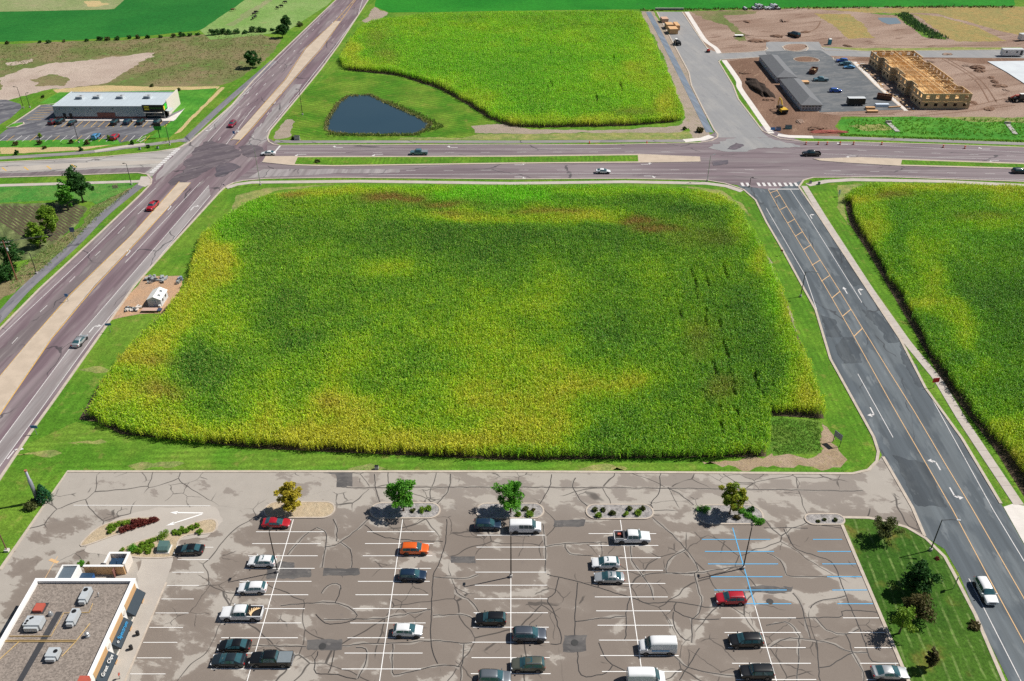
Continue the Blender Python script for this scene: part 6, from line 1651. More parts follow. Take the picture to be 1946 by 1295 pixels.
vehicle('cargo', 'white', (1228, 1286), RT, 'tall white cargo van cut by the bottom picture edge', 'van', 'van', GL, at_z=1.2)
# on the roads
GR = 'vehicles driving on the roads'
def roadcar(kind, c, px, rz, label, **k): return vehicle(kind, c, px, rz, label, 'car' if kind != 'pickup' else 'pickup_truck', 'car' if kind != 'pickup' else 'pickup', GR, z=.06, **k)
roadcar('suv', 'white', (1873, 1123), A_LOC + math.pi, 'white utility car driving down the local road', scale=1.08)
roadcar('sedan', 'silver', (151, 647), A_DIAG, 'silver car driving up the highway past the shed')
roadcar('pickup', 'red', (290, 391), A_DIAG + math.pi, 'red pickup beside the concrete median of the highway', scale=.95)
roadcar('suv', 'crimson', (441, 236), A_DIAG + math.pi, 'dark red utility car coming down to the intersection', rails=True)
roadcar('sedan', 'white', (510, 291), math.pi, 'white sedan waiting at the stop line by the median nose')
roadcar('pickup', 'teal', (796, 290), math.pi, 'blue-grey pickup on the far lanes below the pond', cover=True)
roadcar('sedan', 'white', (1146, 325), 0, 'white sedan on the near lanes of the cross highway')
roadcar('pickup', 'black', (1542, 292), math.pi, 'black pickup leaving the intersection by the east median')
roadcar('suv', 'charcoal', (1938, 325), 0, 'dark utility car at the right picture edge on the cross highway')
# supermarket lot
GM = 'cars at the supermarket'
for kind, c, px, rz, lab in (('suv', 'maroon', (100, 231), R(90), 'maroon utility car at the end of the supermarket front row'), ('suv', 'black', (114, 230), R(90), 'black utility car beside the maroon one at the supermarket'), ('sedan', 'charcoal', (137, 232), R(90), 'dark grey sedan by the supermarket side doors'), ('suv', 'black', (218, 232), R(90), 'first of three black cars in the supermarket front row'), ('suv', 'navy', (242, 231), R(90), 'navy car between two black cars at the supermarket'), ('suv', 'black', (267, 231), R(90), 'black car nearest the supermarket sign box'), ('suv', 'charcoal', (299, 231), R(90), 'dark car half behind the green pole sign'), ('suv', 'sky', (182, 259), R(90), 'light blue utility car in the outer supermarket row'), ('suv', 'red', (218, 260), R(90), 'red car in the outer supermarket row')):
    vehicle(kind, c, px, rz, lab, group=GM, detail=False)
# construction yard
GY = 'vehicles in the construction yard'
vehicle('suv', 'blue', (1600, 115), math.pi, 'blue utility car at the head of the yard row', group=GY, detail=False)
vehicle('suv', 'teal', (1606, 121), math.pi, 'teal car in the middle of the yard row', group=GY, detail=False)
vehicle('sedan', 'sky', (1614, 127), math.pi, 'pale blue sedan at the near end of the yard row', group=GY, detail=False)
vehicle('pickup', 'teal', (1560, 151), math.pi, 'pale green pickup alone in the construction yard', group=GY, cover=True, **TK)
vehicle('suv', 'blue', (1588, 172), 0, 'bright blue car in the middle of the yard', group=GY, detail=False)
# ------------------------------------------------------------------ street furniture, islands, site equipment
def height(base, top):
    B, T = P(*base), P(*top)
    return CAMZ * (1 - B.y / T.y)
POLE = flat('bronze_pole', (.045, .04, .038), .5, .3)
def lamp(base, h, label, head='arm', rz=0.0, mat=POLE, arm=2.2, name='street_lamp', heads=1):
    t = thing(name, label, 'lamp', P(*base), rz)
    MB().lathe([(.28, 0), (.28, .55), (.2, .6)], (0, 0, 0), 12).build('footing', C_GREY, t)
    MB().tube([(0, 0, .5), (0, 0, h)], [.11, .075], 8).build('pole', mat, t)
    for k in range(heads):
        s = 1 if k == 0 else -1
        MB().tube([(0, 0, h - .1), (s * arm * .6, 0, h + .12), (s * arm, 0, h + .15)], .05, 6).build('arm', mat, t)
        MB().box((s * (arm + .35), 0, h + .12), (.62, .32, .16)).build('lamp_head', STEEL if head == 'arm' else mat, t)
    return t
lamp((1521, 564.5), 7.0, 'street lamp with pale head between corn and local road', rz=R(-10))
lamp((1768, 1047), 7.2, 'street lamp with pale head at the corner lawn kerb', rz=R(-5))
lamp((528, 1088), 9.2, 'parking lot lamp in the first stall column', 'box', R(80), arm=.25)
lamp((971, 1097), 9.2, 'parking lot lamp in the third stall column', 'box', R(90), arm=.25)
lamp((1412, 1081), 9.4, 'parking lot lamp among the blue stalls', 'box', R(80), arm=.25)
lamp((323, 276), 7.4, 'dark lamp pole at the corner by the supermarket driveway', 'box', R(20), arm=.5)
lamp((150, 272), 7.0, 'lamp pole on the supermarket front lawn', 'box', R(90), arm=.5)
lamp((45, 206), 8.0, 'taller lamp by the supermarket side drive', 'box', R(180), arm=.8)
lamp((57, 205), 5.5, 'shorter lamp by the supermarket side drive', 'box', R(0), arm=.4)
lamp((575, 219), 9.5, 'dark pole with lamp on the pond bank', 'box', R(180), arm=.6)
lamp((495, 352), 12.0, 'signal lamp pole at the near corner of the intersection', 'arm', R(120), STEEL, 3.0)
lamp((250, 351), 6.8, 'dark signal post at the side road corner', 'box', R(180), arm=.4)
lamp((1344, 345), 8.4, 'grey signal post where the local road meets the highway', 'arm', R(30), STEEL, 1.2)
lamp((70, 521), 6.0, 'leaning lamp post beside the trail', 'box', R(200), arm=.4)
lamp((1424, 356), 3.0, 'short post with button box at the crosswalk', 'box', 0, arm=.2)
def post_sign(base, label, w, h, z, col, rz=0.0, cat='sign', posts=1, back=None, name='road_sign'):
    t = thing(name, label, cat, P(*base), rz)
    xs = [0] if posts == 1 else [-w / 2 + .1, w / 2 - .1]
    for x in xs: MB().bb(x - .05, x + .05, -.04, .04, 0, z + h).build('post', STEEL if posts == 1 else POLE, t)
    MB().bb(-w / 2, w / 2, -.08, -.045, z, z + h).build('sign_face', col, t)
    return t
BLUES = flat('blue_sign', (.05, .18, .42), .5)
GREYS = flat('grey_sign', (.30, .30, .36), .6)
post_sign((142, 455), 'dark blue sign on a post beside the trail', 1.2, 1.4, 2.2, flat('slate_blue_sign', (.06, .08, .16), .5), R(20))
post_sign((70, 826), 'blue sign by the kerb near the corn corner', 1.3, .7, 1.6, BLUES)
post_sign((210, 632), 'flat blue sign at the highway kerb beside the shed', 1.3, .6, 1.9, BLUES, R(10))
post_sign((130, 574), 'small blue keep-right sign on the median', .8, .8, 1.5, BLUES)
post_sign((1774, 737), 'red stop sign by the sidewalk of the local road', 1.5, 1.15, 1.4, flat('stop_red', (.62, .01, .02), .5), R(8))
t = post_sign((1589, 845), 'grey two-post notice board at the corn field corner', 1.9, 1.3, 1.6, GREYS, R(-62), posts=2, name='notice_board', cat='board')
MB().bb(-.95, .95, -.04, .0, 1.6, 2.9).build('sign_back', TRIM, t)
post_sign((1811, 1120), 'blue-grey sign post on the corner lawn kerb', .7, 1.0, 2.0, flat('slate_blue_sign', (.06, .08, .16), .5), R(60))
post_sign((1594, 374), 'small white sign on the corner grass by the crosswalk', .6, 1.4, .8, WHITE, R(-40))
post_sign((1484, 486), 'small red-brown sign at the local road verge', .7, .5, 1.3, REDP, R(-40))
post_sign((221, 364), 'orange and white notice on the bank by the side road', 1.6, 1.1, 1.0, flat('orange_white_board', (.72, .50, .38), .6), R(15))
post_sign((1468, 250), 'blue portable sign at the new street mouth', 1.6, 1.0, .5, BLUES)
post_sign((446, 262), 'blue keep-right sign at the median nose by the intersection', .8, 1.0, 1.4, BLUES)
# thick steel pole
t = thing('steel_pole', 'thick leaning-looking grey steel pole beside the spruce', 'pole', P(73, 954))
MB().lathe([(.6, 0), (.6, .4), (.4, .42)], seg=16).build('footing', C_NEW, t)
MB().tube([(0, 0, .3), (0, 0, 5.2), (0, 0, 5.25), (0, 0, 7.4)], [.36, .33, .24, .2], 14).build('shaft', flat('grey_steel_pole', (.28, .29, .33), .5, .4), t, True)
MB().lathe([(.26, 7.3), (.26, 7.5)], seg=12).build('cap', flat('rust', (.35, .13, .07), .8), t)
t = thing('steel_pole', 'slim brown pole on a concrete foot at the left picture edge', 'pole', P(14, 1048))
MB().bb(-.35, .35, -.3, .3, 0, .45).build('footing', C_NEW, t)
MB().tube([(0, 0, .4), (0, 0, 6.5)], [.1, .07], 8).build('shaft', flat('rusty_pole', (.18, .09, .06), .7), t)
# wooden utility pole
t = thing('utility_pole', 'reddish wooden utility pole with crossarms beside the trail', 'pole', P(32, 532))
MB().tube([(0, 0, 0), (0, 0, 11.0)], [.17, .11], 8).build('shaft', flat('pole_wood', (.22, .085, .05), .85), t)
for z_ in (10.4, 9.4):
    c = MB().box((0, .16, z_), (2.6, .12, .14), .2).build('crossarm', flat('grey_wood', (.30, .27, .24), .85), t)
    for x in (-1.1, -.5, .5, 1.1): MB().lathe([(.05, 0), (.07, .1), (.03, .2)], (x * .98, .16 + x * .2, z_ + .07), 8).build('insulator', CREAM, c)
MB().lathe([(.22, 8.2), (.22, 9.0)], (.35, 0, 0), 12).build('transformer', UNIT, t)
for k, dx in enumerate((-1.0, 0.0, 1.0)):
    pts = [(dx, .16 + dx * .2, 10.65), (dx - 8, 12, 9.9), (dx - 18, 28, 10.2)]
    MB().tube(pts, .025, 4).build('cable', BLACK, t)
    MB().tube([(dx, .16 + dx * .2, 10.65), (dx + 9, 5, 10.0), (dx + 20, 11, 9.6)], .02, 4).build('cable', DKGREY, t)

# landscaped islands
ROCK = soil('grey_rock_mulch', (.33, .31, .30), (.26, .245, .24), (.42, .40, .38), .9, .4)
TANR = soil('tan_rock_mulch', (.47, .38, .26), (.42, .33, .22), (.35, .28, .19), .8, .25)
def capsule(x0_, y0_, x1_, y1_):
    A, B = P(x0_, (y0_ + y1_) / 2), P(x1_, (y0_ + y1_) / 2)
    r_ = (P(CX, y0_).y - P(CX, y1_).y) / 2
    a0, b0 = A.x + r_, B.x - r_
    pts = []
    for k in range(13):
        q = math.pi / 2 + math.pi * k / 12
        pts.append(Vector((a0 + r_ * math.cos(q), A.y + r_ * math.sin(q), 0)))
    for k in range(13):
        q = -math.pi / 2 + math.pi * k / 12
        pts.append(Vector((b0 + r_ * math.cos(q), A.y + r_ * math.sin(q), 0)))
    return pts
def island(pts, mat, h=.17):
    mb = MB(); mb.prism(pts, 0, h)
    o = setp(mb.build('planting_island', mat), kind='structure')
    k = MB(); strip(k, pts, .26, h + .035, True, 0.0, .0)
    k.build('kerb', C_KERB, o)
    return o
for (q, m_) in (((503, 955, 636, 985), TANR), ((704, 957, 836, 986), ROCK), ((905, 958, 1033, 986), ROCK), ((1114, 960, 1241, 987), ROCK), ((1323, 961, 1449, 997), ROCK), ((1530, 978, 1604, 998), ROCK)): island(capsule(*q), m_)
IA = spline(PS([(155, 1039), (175, 1013), (204, 996), (249, 986), (296, 985), (299, 990), (272, 1001), (219, 1018)]), 5, True)
IB = spline(PS([(231, 1047), (264, 1030), (331, 1011), (376, 993), (402, 988), (412, 995), (404, 1013), (356, 1018), (338, 1032), (333, 1058), (258, 1060)]), 5, True)
island(IA, TANR, .13); island(IB, TANR, .13)
sc = 0
def shrubs(spots, mat, phrase, w=1.1, h=.8):
    global sc
    for i, (x, y) in enumerate(spots):
        sc += 1
        ww = w * random.uniform(.85, 1.15)
        shrub((x, y + 3), ww, h * ww / w, mat, phrase if len(spots) == 1 else ORD[i] + ' ' + phrase, 300 + sc, 'shrub', 'shrubs on the parking islands', 46, .12, .15)
I5 = lambda x, y: (1100 + x * .2672, 920 + y * .2672)
shrubs([(785, 970)], L_OLIVE, 'small olive shrub right of the second island tree', 1.0, .7)
shrubs([(803, 970)], L_LIME, 'lime shrub at the right end of the second island', 1.6, 1.1)
shrubs([(815, 966)], L_LIME, 'smaller lime shrub behind the big one on the second island', 1.1, .8)
shrubs([(985, 978)], L_LIME, 'lime shrub left of its twin above the white van', 1.4, 1.0)
shrubs([(1007, 978)], L_LIME, 'lime shrub right of its twin above the white van', 1.4, 1.0)
shrubs([(998, 967)], L_OLIVE, 'tan shrub behind two lime ones above the white van', 1.0, .7)
shrubs([(1014, 969)], L_BROWN, 'tiny brown shrub at the end of the third island', .7, .4)
shrubs([I5(115, 182), I5(173, 182), I5(235, 208), I5(360, 175), I5(450, 177)], L_OLIVE, 'dark shrub from the left in the far row of the fourth island', 1.1, .8)
shrubs([I5(140, 220), I5(335, 214), I5(420, 209)], L_LIME, 'shrub from the left in the near row of the fourth island', 1.25, .9)
shrubs([I5(880, 180)], L_GREEN, 'broad green shrub at the left end of the fifth island', 2.2, 1.0)
shrubs([I5(1125, 238)], L_BROWN, 'round brown shrub in the middle of the fifth island', 1.5, 1.0)
shrubs([I5(1160, 190), I5(1200, 215), I5(1235, 240), I5(1270, 262), I5(1300, 265)], L_GREEN, 'sprawling green plant from the left at the right end of the fifth island', 1.6, .6)
shrubs([I5(1225, 185)], L_DEEP, 'dark shrub among green plants on the fifth island', 1.3, .9)
shrubs([I5(1700, 262), I5(1750, 250), I5(1820, 255)], L_OLIVE, 'small shrub from the left on the pebble island by the lawn', .8, .5)
Z7 = lambda x, y: (130 + x * .149, 950 + y * .149)
shrubs([Z7(535, 405), Z7(570, 375), Z7(545, 345), Z7(600, 320), Z7(640, 305), Z7(700, 300), Z7(760, 290)], L_LIME, 'lime shrub counted along the bed beside the red ones', 1.25, .8)
shrubs([Z7(700, 385), Z7(740, 370), Z7(780, 360), Z7(830, 345), Z7(880, 330), Z7(930, 315), Z7(840, 280), Z7(900, 275), Z7(960, 270), Z7(985, 295), Z7(1020, 280), Z7(1060, 265), Z7(1100, 258)], L_RED, 'dark red shrub counted along the drive island bed', 1.25, .9)
shrubs([Z7(700, 640), Z7(870, 640), Z7(940, 575), Z7(1000, 555), Z7(1040, 535), Z7(1085, 515), Z7(980, 618), Z7(1065, 585), Z7(920, 655), Z7(1030, 655), Z7(1360, 410), Z7(1410, 425), Z7(1455, 380), Z7(1510, 395), Z7(1570, 355), Z7(1640, 330), Z7(1685, 402)], L_LIME, 'lime shrub counted along the lower drive bed', 1.15, .8)
shrubs([Z7(1215, 470)], L_LIME, 'large lime shrub beside the green utility box', 2.0, 1.5)
shrubs([Z7(835, 620)], L_GREEN, 'green and brown shrub behind the bin enclosure', 2.0, 1.3)
shrubs([Z7(165, 815)], L_GREEN, 'green shrub behind the annex roof', 1.2, .8)
shrubs([Z7(245, 825)], L_BROWN, 'brown shrub beside the annex', 1.2, .6)
t = thing('utility_box', 'green pad-mounted utility box in the drive bed', 'utility box', P(313, 1046))
MB().box((0, 0, .15), (2.1, 1.9, .3)).build('pad', C_NEW, t)
MB().add([(-.85, -.8, .3), (.85, -.8, .3), (.85, .8, .3), (-.85, .8, .3), (-.85, -.3, 1.25), (.85, -.3, 1.25), (.85, .8, 1.45), (-.85, .8, 1.45), (-.85, -.8, .85), (.85, -.8, .85)], [(0, 1, 9, 8), (8, 9, 5, 4), (4, 5, 6, 7), (1, 2, 6, 5, 9), (3, 0, 8, 4, 7), (2, 3, 7, 6)]).build('cabinet', flat('utility_green', (.08, .15, .14), .5), t)
# small things round the shops
for i, (x, y) in enumerate(((265, 1133), (226, 1291))):
    t = post_sign((x + 3, y), ('red bollard sign at the shop corner', 'red bollard sign before the last shop window')[i], .35, .5, .9, REDP, R(80))
for i, (x, y) in enumerate(((262.5, 1207), (250, 1234))):
    t = thing('litter_bin', ('dark bin on the shop walk by the second awning', 'dark bin on the shop walk by the third awning')[i], 'bin', P(x, y, .15))
    MB().lathe([(.24, 0), (.28, .75), (.2, .85)], seg=12).build('body', BLACK, t)
    MB().lathe([(.12, .85), (.12, .92)], seg=10).build('lid', DKGREY, t)
# median bush, verge bushes
shrub((604, 309), 1.8, 1.3, L_OLIVE, 'lone brown-green bush on the grass median', 60, leaf=.2)
shrub((1308 + 22, 251), 2.6, 2.2, L_BROWN, 'dark uprooted bush by the new street corner', 61, leaf=.3)
shrub((1852, 1192), 1.9, 1.2, L_BROWN, 'dry tufted bush at the corner lawn kerb', 62, leaf=.18)
shrub((1780, 1063), .9, .5, L_RED, 'small red-brown tuft on the corner lawn kerb', 63, leaf=.12)
for i, (x, y, q, m_) in enumerate(((31, 276, 2.0, L_BROWN), (76, 275, 2.2, L_BROWN), (85, 283, 1.4, L_BROWN), (136, 273, 2.0, L_BROWN), (166, 275, 1.8, L_BROWN), (32, 294, 1.6, L_DEEP), (154, 287, 1.6, L_DEEP), (252, 275, 1.6, L_DEEP), (282, 281, 1.4, L_DEEP), (76, 262, 1.8, L_LIME), (208, 265, 1.8, L_LIME))):
    shrub((x, y), q, q * 1.2, m_, ('brown', 'thin brown', 'small brown', 'dry brown', 'low brown', 'dark green', 'squat dark green', 'pointed dark green', 'tiny dark green', 'lime', 'bright lime')[i] + ' young shrub on the supermarket frontage', 70 + i, 'young_shrub', 'young planting at the supermarket', 30, .2)
for i, (x, y) in enumerate(((558, 265), (1300, 247), (82, 186), (340, 173), (289, 165))):
    shrub((x, y), 1.6, 1.4, L_OLIVE, ('dark bush at the pond corner of the intersection', 'bush at the end of the dirt track by the new street', 'bush at the side drive of the supermarket', 'bush behind the supermarket corner', 'bush on the seed bed behind the supermarket')[i], 90 + i, leaf=.22, per=30)
# cows
COW = flat('black_hide', (.012, .011, .011), .7); COWB = flat('brown_hide', (.14, .055, .03), .7)
def cow(px, rz, mat, label):
    t = thing('cow', label, 'cow', P(*px), rz, 'cattle in the pasture')
    mb = MB()
    mb.tube([(-1.0, 0, 1.0), (-.9, 0, 1.05), (-.4, 0, 1.0), (.3, 0, 1.02), (.75, 0, 1.08), (.95, 0, 1.1), (1.25, 0, .95), (1.45, 0, .65), (1.62, 0, .45)], [.15, .34, .40, .42, .36, .24, .17, .15, .09], 10)
    for x in (-.75, .6):
        for y in (-.22, .22): mb.tube([(x, y, .95), (x + .05, y, .5), (x, y, 0)], [.14, .08, .06], 6)
    mb.tube([(-1.0, 0, 1.2), (-1.12, 0, .8), (-1.1, 0, .45)], [.04, .025, .03], 5)
    for y in (-.14, .14): mb.tube([(1.25, y * .7, 1.05), (1.22, y * 2, 1.08)], [.05, .02], 5)
    mb.build('body', mat, t, True)
CW = lambda x, y: (400 + x * .16444, y * .16444)
for i, (x, y) in enumerate(((528, 158), (505, 178), (518, 212), (490, 230), (775, 108), (822, 88), (866, 42))):
    cow(CW(x, y), .6 * i, COW, ('black cow at the top of the group of four', 'black cow second from the top in the group of four', 'black cow third from the top in the group of four', 'black cow lowest in the group of four', 'black cow lower left of the pair in mid pasture', 'black cow upper right of the pair in mid pasture', 'black cow highest up the pasture')[i])
cow(CW(258, 132), .3, COWB, 'brown cow by the edge of the soybean field')
# traffic cones
CONE = flat('cone_orange', (.75, .10, .03), .5)
F5 = lambda x, y: (1300 + x * .20555, 230 + y * .20555)
for i, q in enumerate((F5(1125, 220), F5(1238, 220), F5(1320, 222), F5(1440, 220), F5(1565, 220), F5(1825, 222), (1792, 281), (1833, 283))):
    t = thing('traffic_cone', ('first', 'second', 'third', 'fourth', 'fifth', 'sixth', 'seventh', 'eighth')[i] + ' orange barrel cone from the intersection along the right lane', 'cone', P(*q), 0, 'cones closing the right lane')
    MB().lathe([(.34, 0), (.34, .12)], seg=12).build('base', BLACK, t)
    MB().lathe([(.27, .12), (.22, 1.0), (.1, 1.05)], seg=12).build('body', CONE, t)
    MB().lathe([(.262, .42), (.245, .62)], seg=12).build('reflective_band', WHITE, t)
for i, q in enumerate(((1120, 273), (1229, 273))):
    t = thing('traffic_cone', ('left', 'right')[i] + ' one of two orange cones on the verge before the far corn', 'cone', P(*q), 0, 'cones closing the right lane')
    MB().lathe([(.3, 0), (.3, .1)], seg=12).build('base', BLACK, t)
    MB().lathe([(.25, .1), (.06, 1.0)], seg=12).build('body', CONE, t)
# lumber, barrier, pipes
PLY = flat('plywood_pack', (.60, .36, .18), .8, var=.2)
def lumber(px, w, d, h, rz, label, mat=PLY):
    t = thing('lumber_stack', label, 'lumber', P(*px), rz, 'lumber packs on the site')
    k = max(2, int(h / .45))
    for i in range(k):
        z = .12 + h * i / k
        MB().box((random.uniform(-.05, .05), random.uniform(-.05, .05), z + h / k / 2), (w, d, h / k - .05)).build('bundle', mat, t)
    for x in (-w * .3, w * .3): MB().box((x, 0, .06), (.12, d, .12)).build('bearer', OSBW, t)
lumber((1262, 42), 3.2, 4.6, 1.9, R(4), 'pinkish lumber pack at the far end of the street row', flat('pink_board', (.55, .34, .24), .8))
lumber((1271, 54), 3.4, 5.0, 2.2, R(3), 'middle plywood pack in the street row', PLY)
lumber((1278, 63), 4.0, 5.5, 2.4, R(3), 'near plywood pack in the street row', PLY)
lumber((1285, 55), 2.0, 7.0, 2.3, R(3), 'long plywood pack on the street side of the row', PLY)
lumber((1653, 208), 3.4, 1.3, .8, 0, 'tan lumber pack on the yard edge')
lumber((1657, 214), 4.0, 1.4, .7, 0, 'tan lumber pack lying closest to the swale')
lumber((1675, 203), 5.0, 1.4, 1.0, 0, 'white wrapped lumber pack at the yard edge', flat('white_wrap', (.62, .70, .80), .5))
lumber((1529, 159), 3.0, 2.4, .9, 0, 'tan lumber pack beside the near garage')
lumber((1700, 205), 5.0, .5, .4, R(12), 'loose planks beside the timber frame')
t = thing('road_barrier', 'long white and black barrier closing the new street', 'barrier', P(1272, 20))
MB().bb(-7.4, 7.4, -.3, .3, 0, .5).build('foot', BLACK, t)
MB().bb(-7.4, 7.4, -.15, .15, .5, 1.3).build('rail', C_NEW, t)
for i, (x, y, zz) in enumerate(((1416, 14.5, 0), (1433, 14, 0), (1440, 14, 0), (1446, 13.5, 0), (1438, 13.5, 1.25), (1444, 13.5, 1.25), (1456, 14, 0), (1462, 14, 0), (1466, 13.5, 0), (1471, 13.5, 0), (1475, 13.5, 0), (1468, 13.5, 1.25), (1473, 13.5, 1.25), (1478, 13.8, 0))):
    p = P(x, y + 4)
    t = thing('drain_pipe', ORD[i] + ' white and black drain pipe from the left in the row by the soybeans', 'pipe', (p.x, p.y, .6 + zz), R(100 + 8 * (i % 3)), 'drain pipes by the soybean field')
    MB().lathe([(.62, -2.0), (.62, 2.0), (.55, 2.0), (.55, -2.0)], (0, 0, 0), 14, 'x').build('pipe_wall', flat('pipe_grey', (.62, .64, .66), .5), t)
    MB().lathe([(.54, -1.9), (.54, -2.02)], (0, 0, 0), 14, 'x').build('end_cap', BLACK, t)
    MB().lathe([(.68, 1.7), (.68, 2.05)], (0, 0, 0), 14, 'x').build('collar', BLACK, t)
# machines
CATY = flat('machine_yellow', (.62, .38, .03), .5); JLGR = flat('machine_red', (.50, .05, .03), .5)
def wheels(t, xs, y, r_, w=.3):
    for x in xs:
        for s in (-1, 1):
            o = MB().lathe([(r_ * .9, -w / 2), (r_, -w / 4), (r_, w / 4), (r_ * .9, w / 2)], (x, s * y, r_), 16, 'y').build('wheel', TYRE, t)
            MB().lathe([(r_ * .5, -w / 2 - .01), (r_ * .5, w / 2 + .01)], (x, s * y, r_), 12, 'y').build('rim', CREAM, o)
t = thing('excavator', 'yellow excavator on dug soil beside the near garage', 'excavator', P(1486, 215), R(100))
for s in (-1, 1):
    MB().add([(-1.9, s * 1.1 - .25, .45), (-1.6, s * 1.1 - .25, .02), (1.6, s * 1.1 - .25, .02), (1.9, s * 1.1 - .25, .45), (1.6, s * 1.1 - .25, .85), (-1.6, s * 1.1 - .25, .85), (-1.9, s * 1.1 + .25, .45), (-1.6, s * 1.1 + .25, .02), (1.6, s * 1.1 + .25, .02), (1.9, s * 1.1 + .25, .45), (1.6, s * 1.1 + .25, .85), (-1.6, s * 1.1 + .25, .85)], [(0, 1, 2, 3, 4, 5), (11, 10, 9, 8, 7, 6)] + [(i, (i + 1) % 6, 6 + (i + 1) % 6, 6 + i) for i in range(6)]).build('track', BLACK, t)
MB().bb(-2.1, .9, -1.25, 1.25, .95, 1.9).build('house', CATY, t)
MB().bb(-.3, 1.2, .2, 1.25, 1.1, 2.8).build('cab', DKGREY, t)
MB().bb(-2.3, -1.6, -1.2, 1.2, .9, 1.7).build('counterweight', BLACK, t)
MB().tube([(1.0, -.3, 1.6), (2.6, -.3, 4.0), (4.2, -.3, 4.3)], [.3, .28, .2], 6).build('boom', CATY, t)
MB().tube([(4.2, -.3, 4.4), (4.7, -.3, 2.6), (4.6, -.3, 1.2)], [.2, .18, .12], 6).build('stick', CATY, t)
MB().add([(4.3, -.8, 1.2), (4.9, -.8, 1.2), (5.0, -.8, .5), (4.4, -.8, .3), (4.3, .2, 1.2), (4.9, .2, 1.2), (5.0, .2, .5), (4.4, .2, .3)], [(0, 1, 2, 3), (7, 6, 5, 4), (0, 4, 5, 1), (1, 5, 6, 2), (2, 6, 7, 3), (3, 7, 4, 0)]).build('bucket', BLACK, t)
def telehandler(px, rz, mat, label, s=1.0, name='telehandler'):
    t = thing(name, label, 'loader', P(*px), rz); t.scale = (s,) * 3
    MB().bb(-2.6, 2.2, -.8, .8, .6, 1.3).build('chassis', BLACK, t)
    wheels(t, (-1.7, 1.5), 1.05, .65, .45)
    MB().bb(-.9, .7, .2, 1.1, 1.2, 2.5).build('cab', GLASS, t)
    MB().bb(-.95, .75, .15, 1.15, 2.5, 2.62).build('cab_roof', WHITE, t)
    MB().bb(-2.6, -1.1, -.9, .9, 1.2, 1.9).build('engine_cover', mat, t)
    MB().bb(-1.0, .7, -1.1, -.5, 1.1, 1.7).build('side_cover', mat, t)
    MB().tube([(-2.3, -.2, 2.0), (1.5, -.2, 1.9), (3.2, -.2, 1.0)], [.26, .24, .2], 4).build('boom', mat, t)
    for y in (-.6, .3): MB().bb(3.2, 4.5, y - .06, y + .06, .45, .55).build('fork', BLACK, t)
    MB().bb(3.1, 3.25, -.8, .6, .4, 1.3).build('carriage', BLACK, t)
telehandler((1936, 193), R(185), JLGR, 'red telehandler at the right picture edge', 1.25)
telehandler((1287, 85), R(95), DKGREY, 'black forklift parked in front of the lumber row', 1.0, 'forklift')
telehandler((1346, 99), R(80), JLGR, 'small red loader at the corner of the side street', .6, 'skid_loader')
def rolloff(px, rz, label, mat, w=6.0):
    t = thing('waste_container', label, 'container', P(*px), rz)
    mb = MB(); mb.bb(-w / 2, w / 2, -1.2, 1.2, .25, .4); mb.bb(-w / 2, w / 2, -1.2, -1.1, .4, 1.9); mb.bb(-w / 2, w / 2, 1.1, 1.2, .4, 1.9); mb.bb(-w / 2, -w / 2 + .1, -1.1, 1.1, .4, 1.9); mb.bb(w / 2 - .1, w / 2, -1.1, 1.1, .4, 1.9)
    mb.build('body', mat, t)
    for k in range(6):
        x = -w / 2 + .5 + k * (w - 1) / 5
        for s in (-1, 1): MB().bb(x - .06, x + .06, s * 1.26 - .06, s * 1.26 + .06, .3, 1.9).build('rib', mat, t)
    for k in range(8): MB().box((random.uniform(-w * .4, w * .4), random.uniform(-.8, .8), 1.3), (1.6, .2, .1), random.uniform(0, 3)).build('waste_board', WOOD, t)
    for x in (-w * .35, w * .35): MB().lathe([(.2, -1.0), (.2, 1.0)], (x, 0, .2), 10, 'y').build('roller', BLACK, t)
RUST = flat('rusty_brown_steel', (.16, .07, .045), .8, .2)
rolloff((1545, 139), R(60), 'rusty waste container standing by the far garage', RUST, 5.0)
rolloff((1680, 189), R(-25), 'rusty waste container beside the timber frame', RUST, 5.5)
def trailer(px, rz, label, mat, L_=6.0, w=2.2, h=2.3):
    t = thing('box_trailer', label, 'trailer', P(*px), rz)
    MB().bb(-L_ / 2, L_ / 2, -w / 2, w / 2, .55, .55 + h).build('body', mat, t)
    MB().bb(-L_ / 2 - .03, L_ / 2 + .03, -w / 2 - .03, w / 2 + .03, .55 + h, .62 + h).build('roof', flat('trailer_roof', (.55, .57, .58), .5), t)
    wheels(t, (-.45, .45), w / 2 - .1, .36, .25)
    MB().tube([(L_ / 2, .5, .55), (L_ / 2 + 1.2, 0, .55), (L_ / 2, -.5, .55)], .06, 6).build('hitch', BLACK, t)
    return t
trailer((1625, 200), 0, 'black enclosed trailer at the near end of the yard', BLACK, 6.4, 2.3, 2.3)
t = trailer((1921, 107), 0, 'white site office trailer on the far street', WHITE, 9.0, 2.6, 2.6)
for x in (-3.0, 1.5): MB().bb(x - .4, x + .4, -1.34, -1.3, 1.8, 2.5).build('window', GLASS, t)
MB().bb(3.0, 4.0, -1.34, -1.3, .7, 2.7).build('door', DKGREY, t)
trailer((1948, 77), R(15), 'white trailer by the tan grass at the right edge', WHITE, 7, 2.4, 2.6)
t = thing('portable_toilet', 'teal portable toilet with white roof on the bare ground', 'toilet', P(1576, 85))
MB().bb(-.7, .7, -.7, .7, .05, 2.4).build('cabin', flat('toilet_teal', (.03, .24, .34), .5), t)
MB().box((0, 0, 2.55), (1.5, 1.5, .3), 0, 0, .7).build('roof', WHITE, t)
MB().bb(-.5, .5, -.74, -.7, .15, 2.2).build('door', flat('toilet_door', (.05, .30, .40), .5), t)
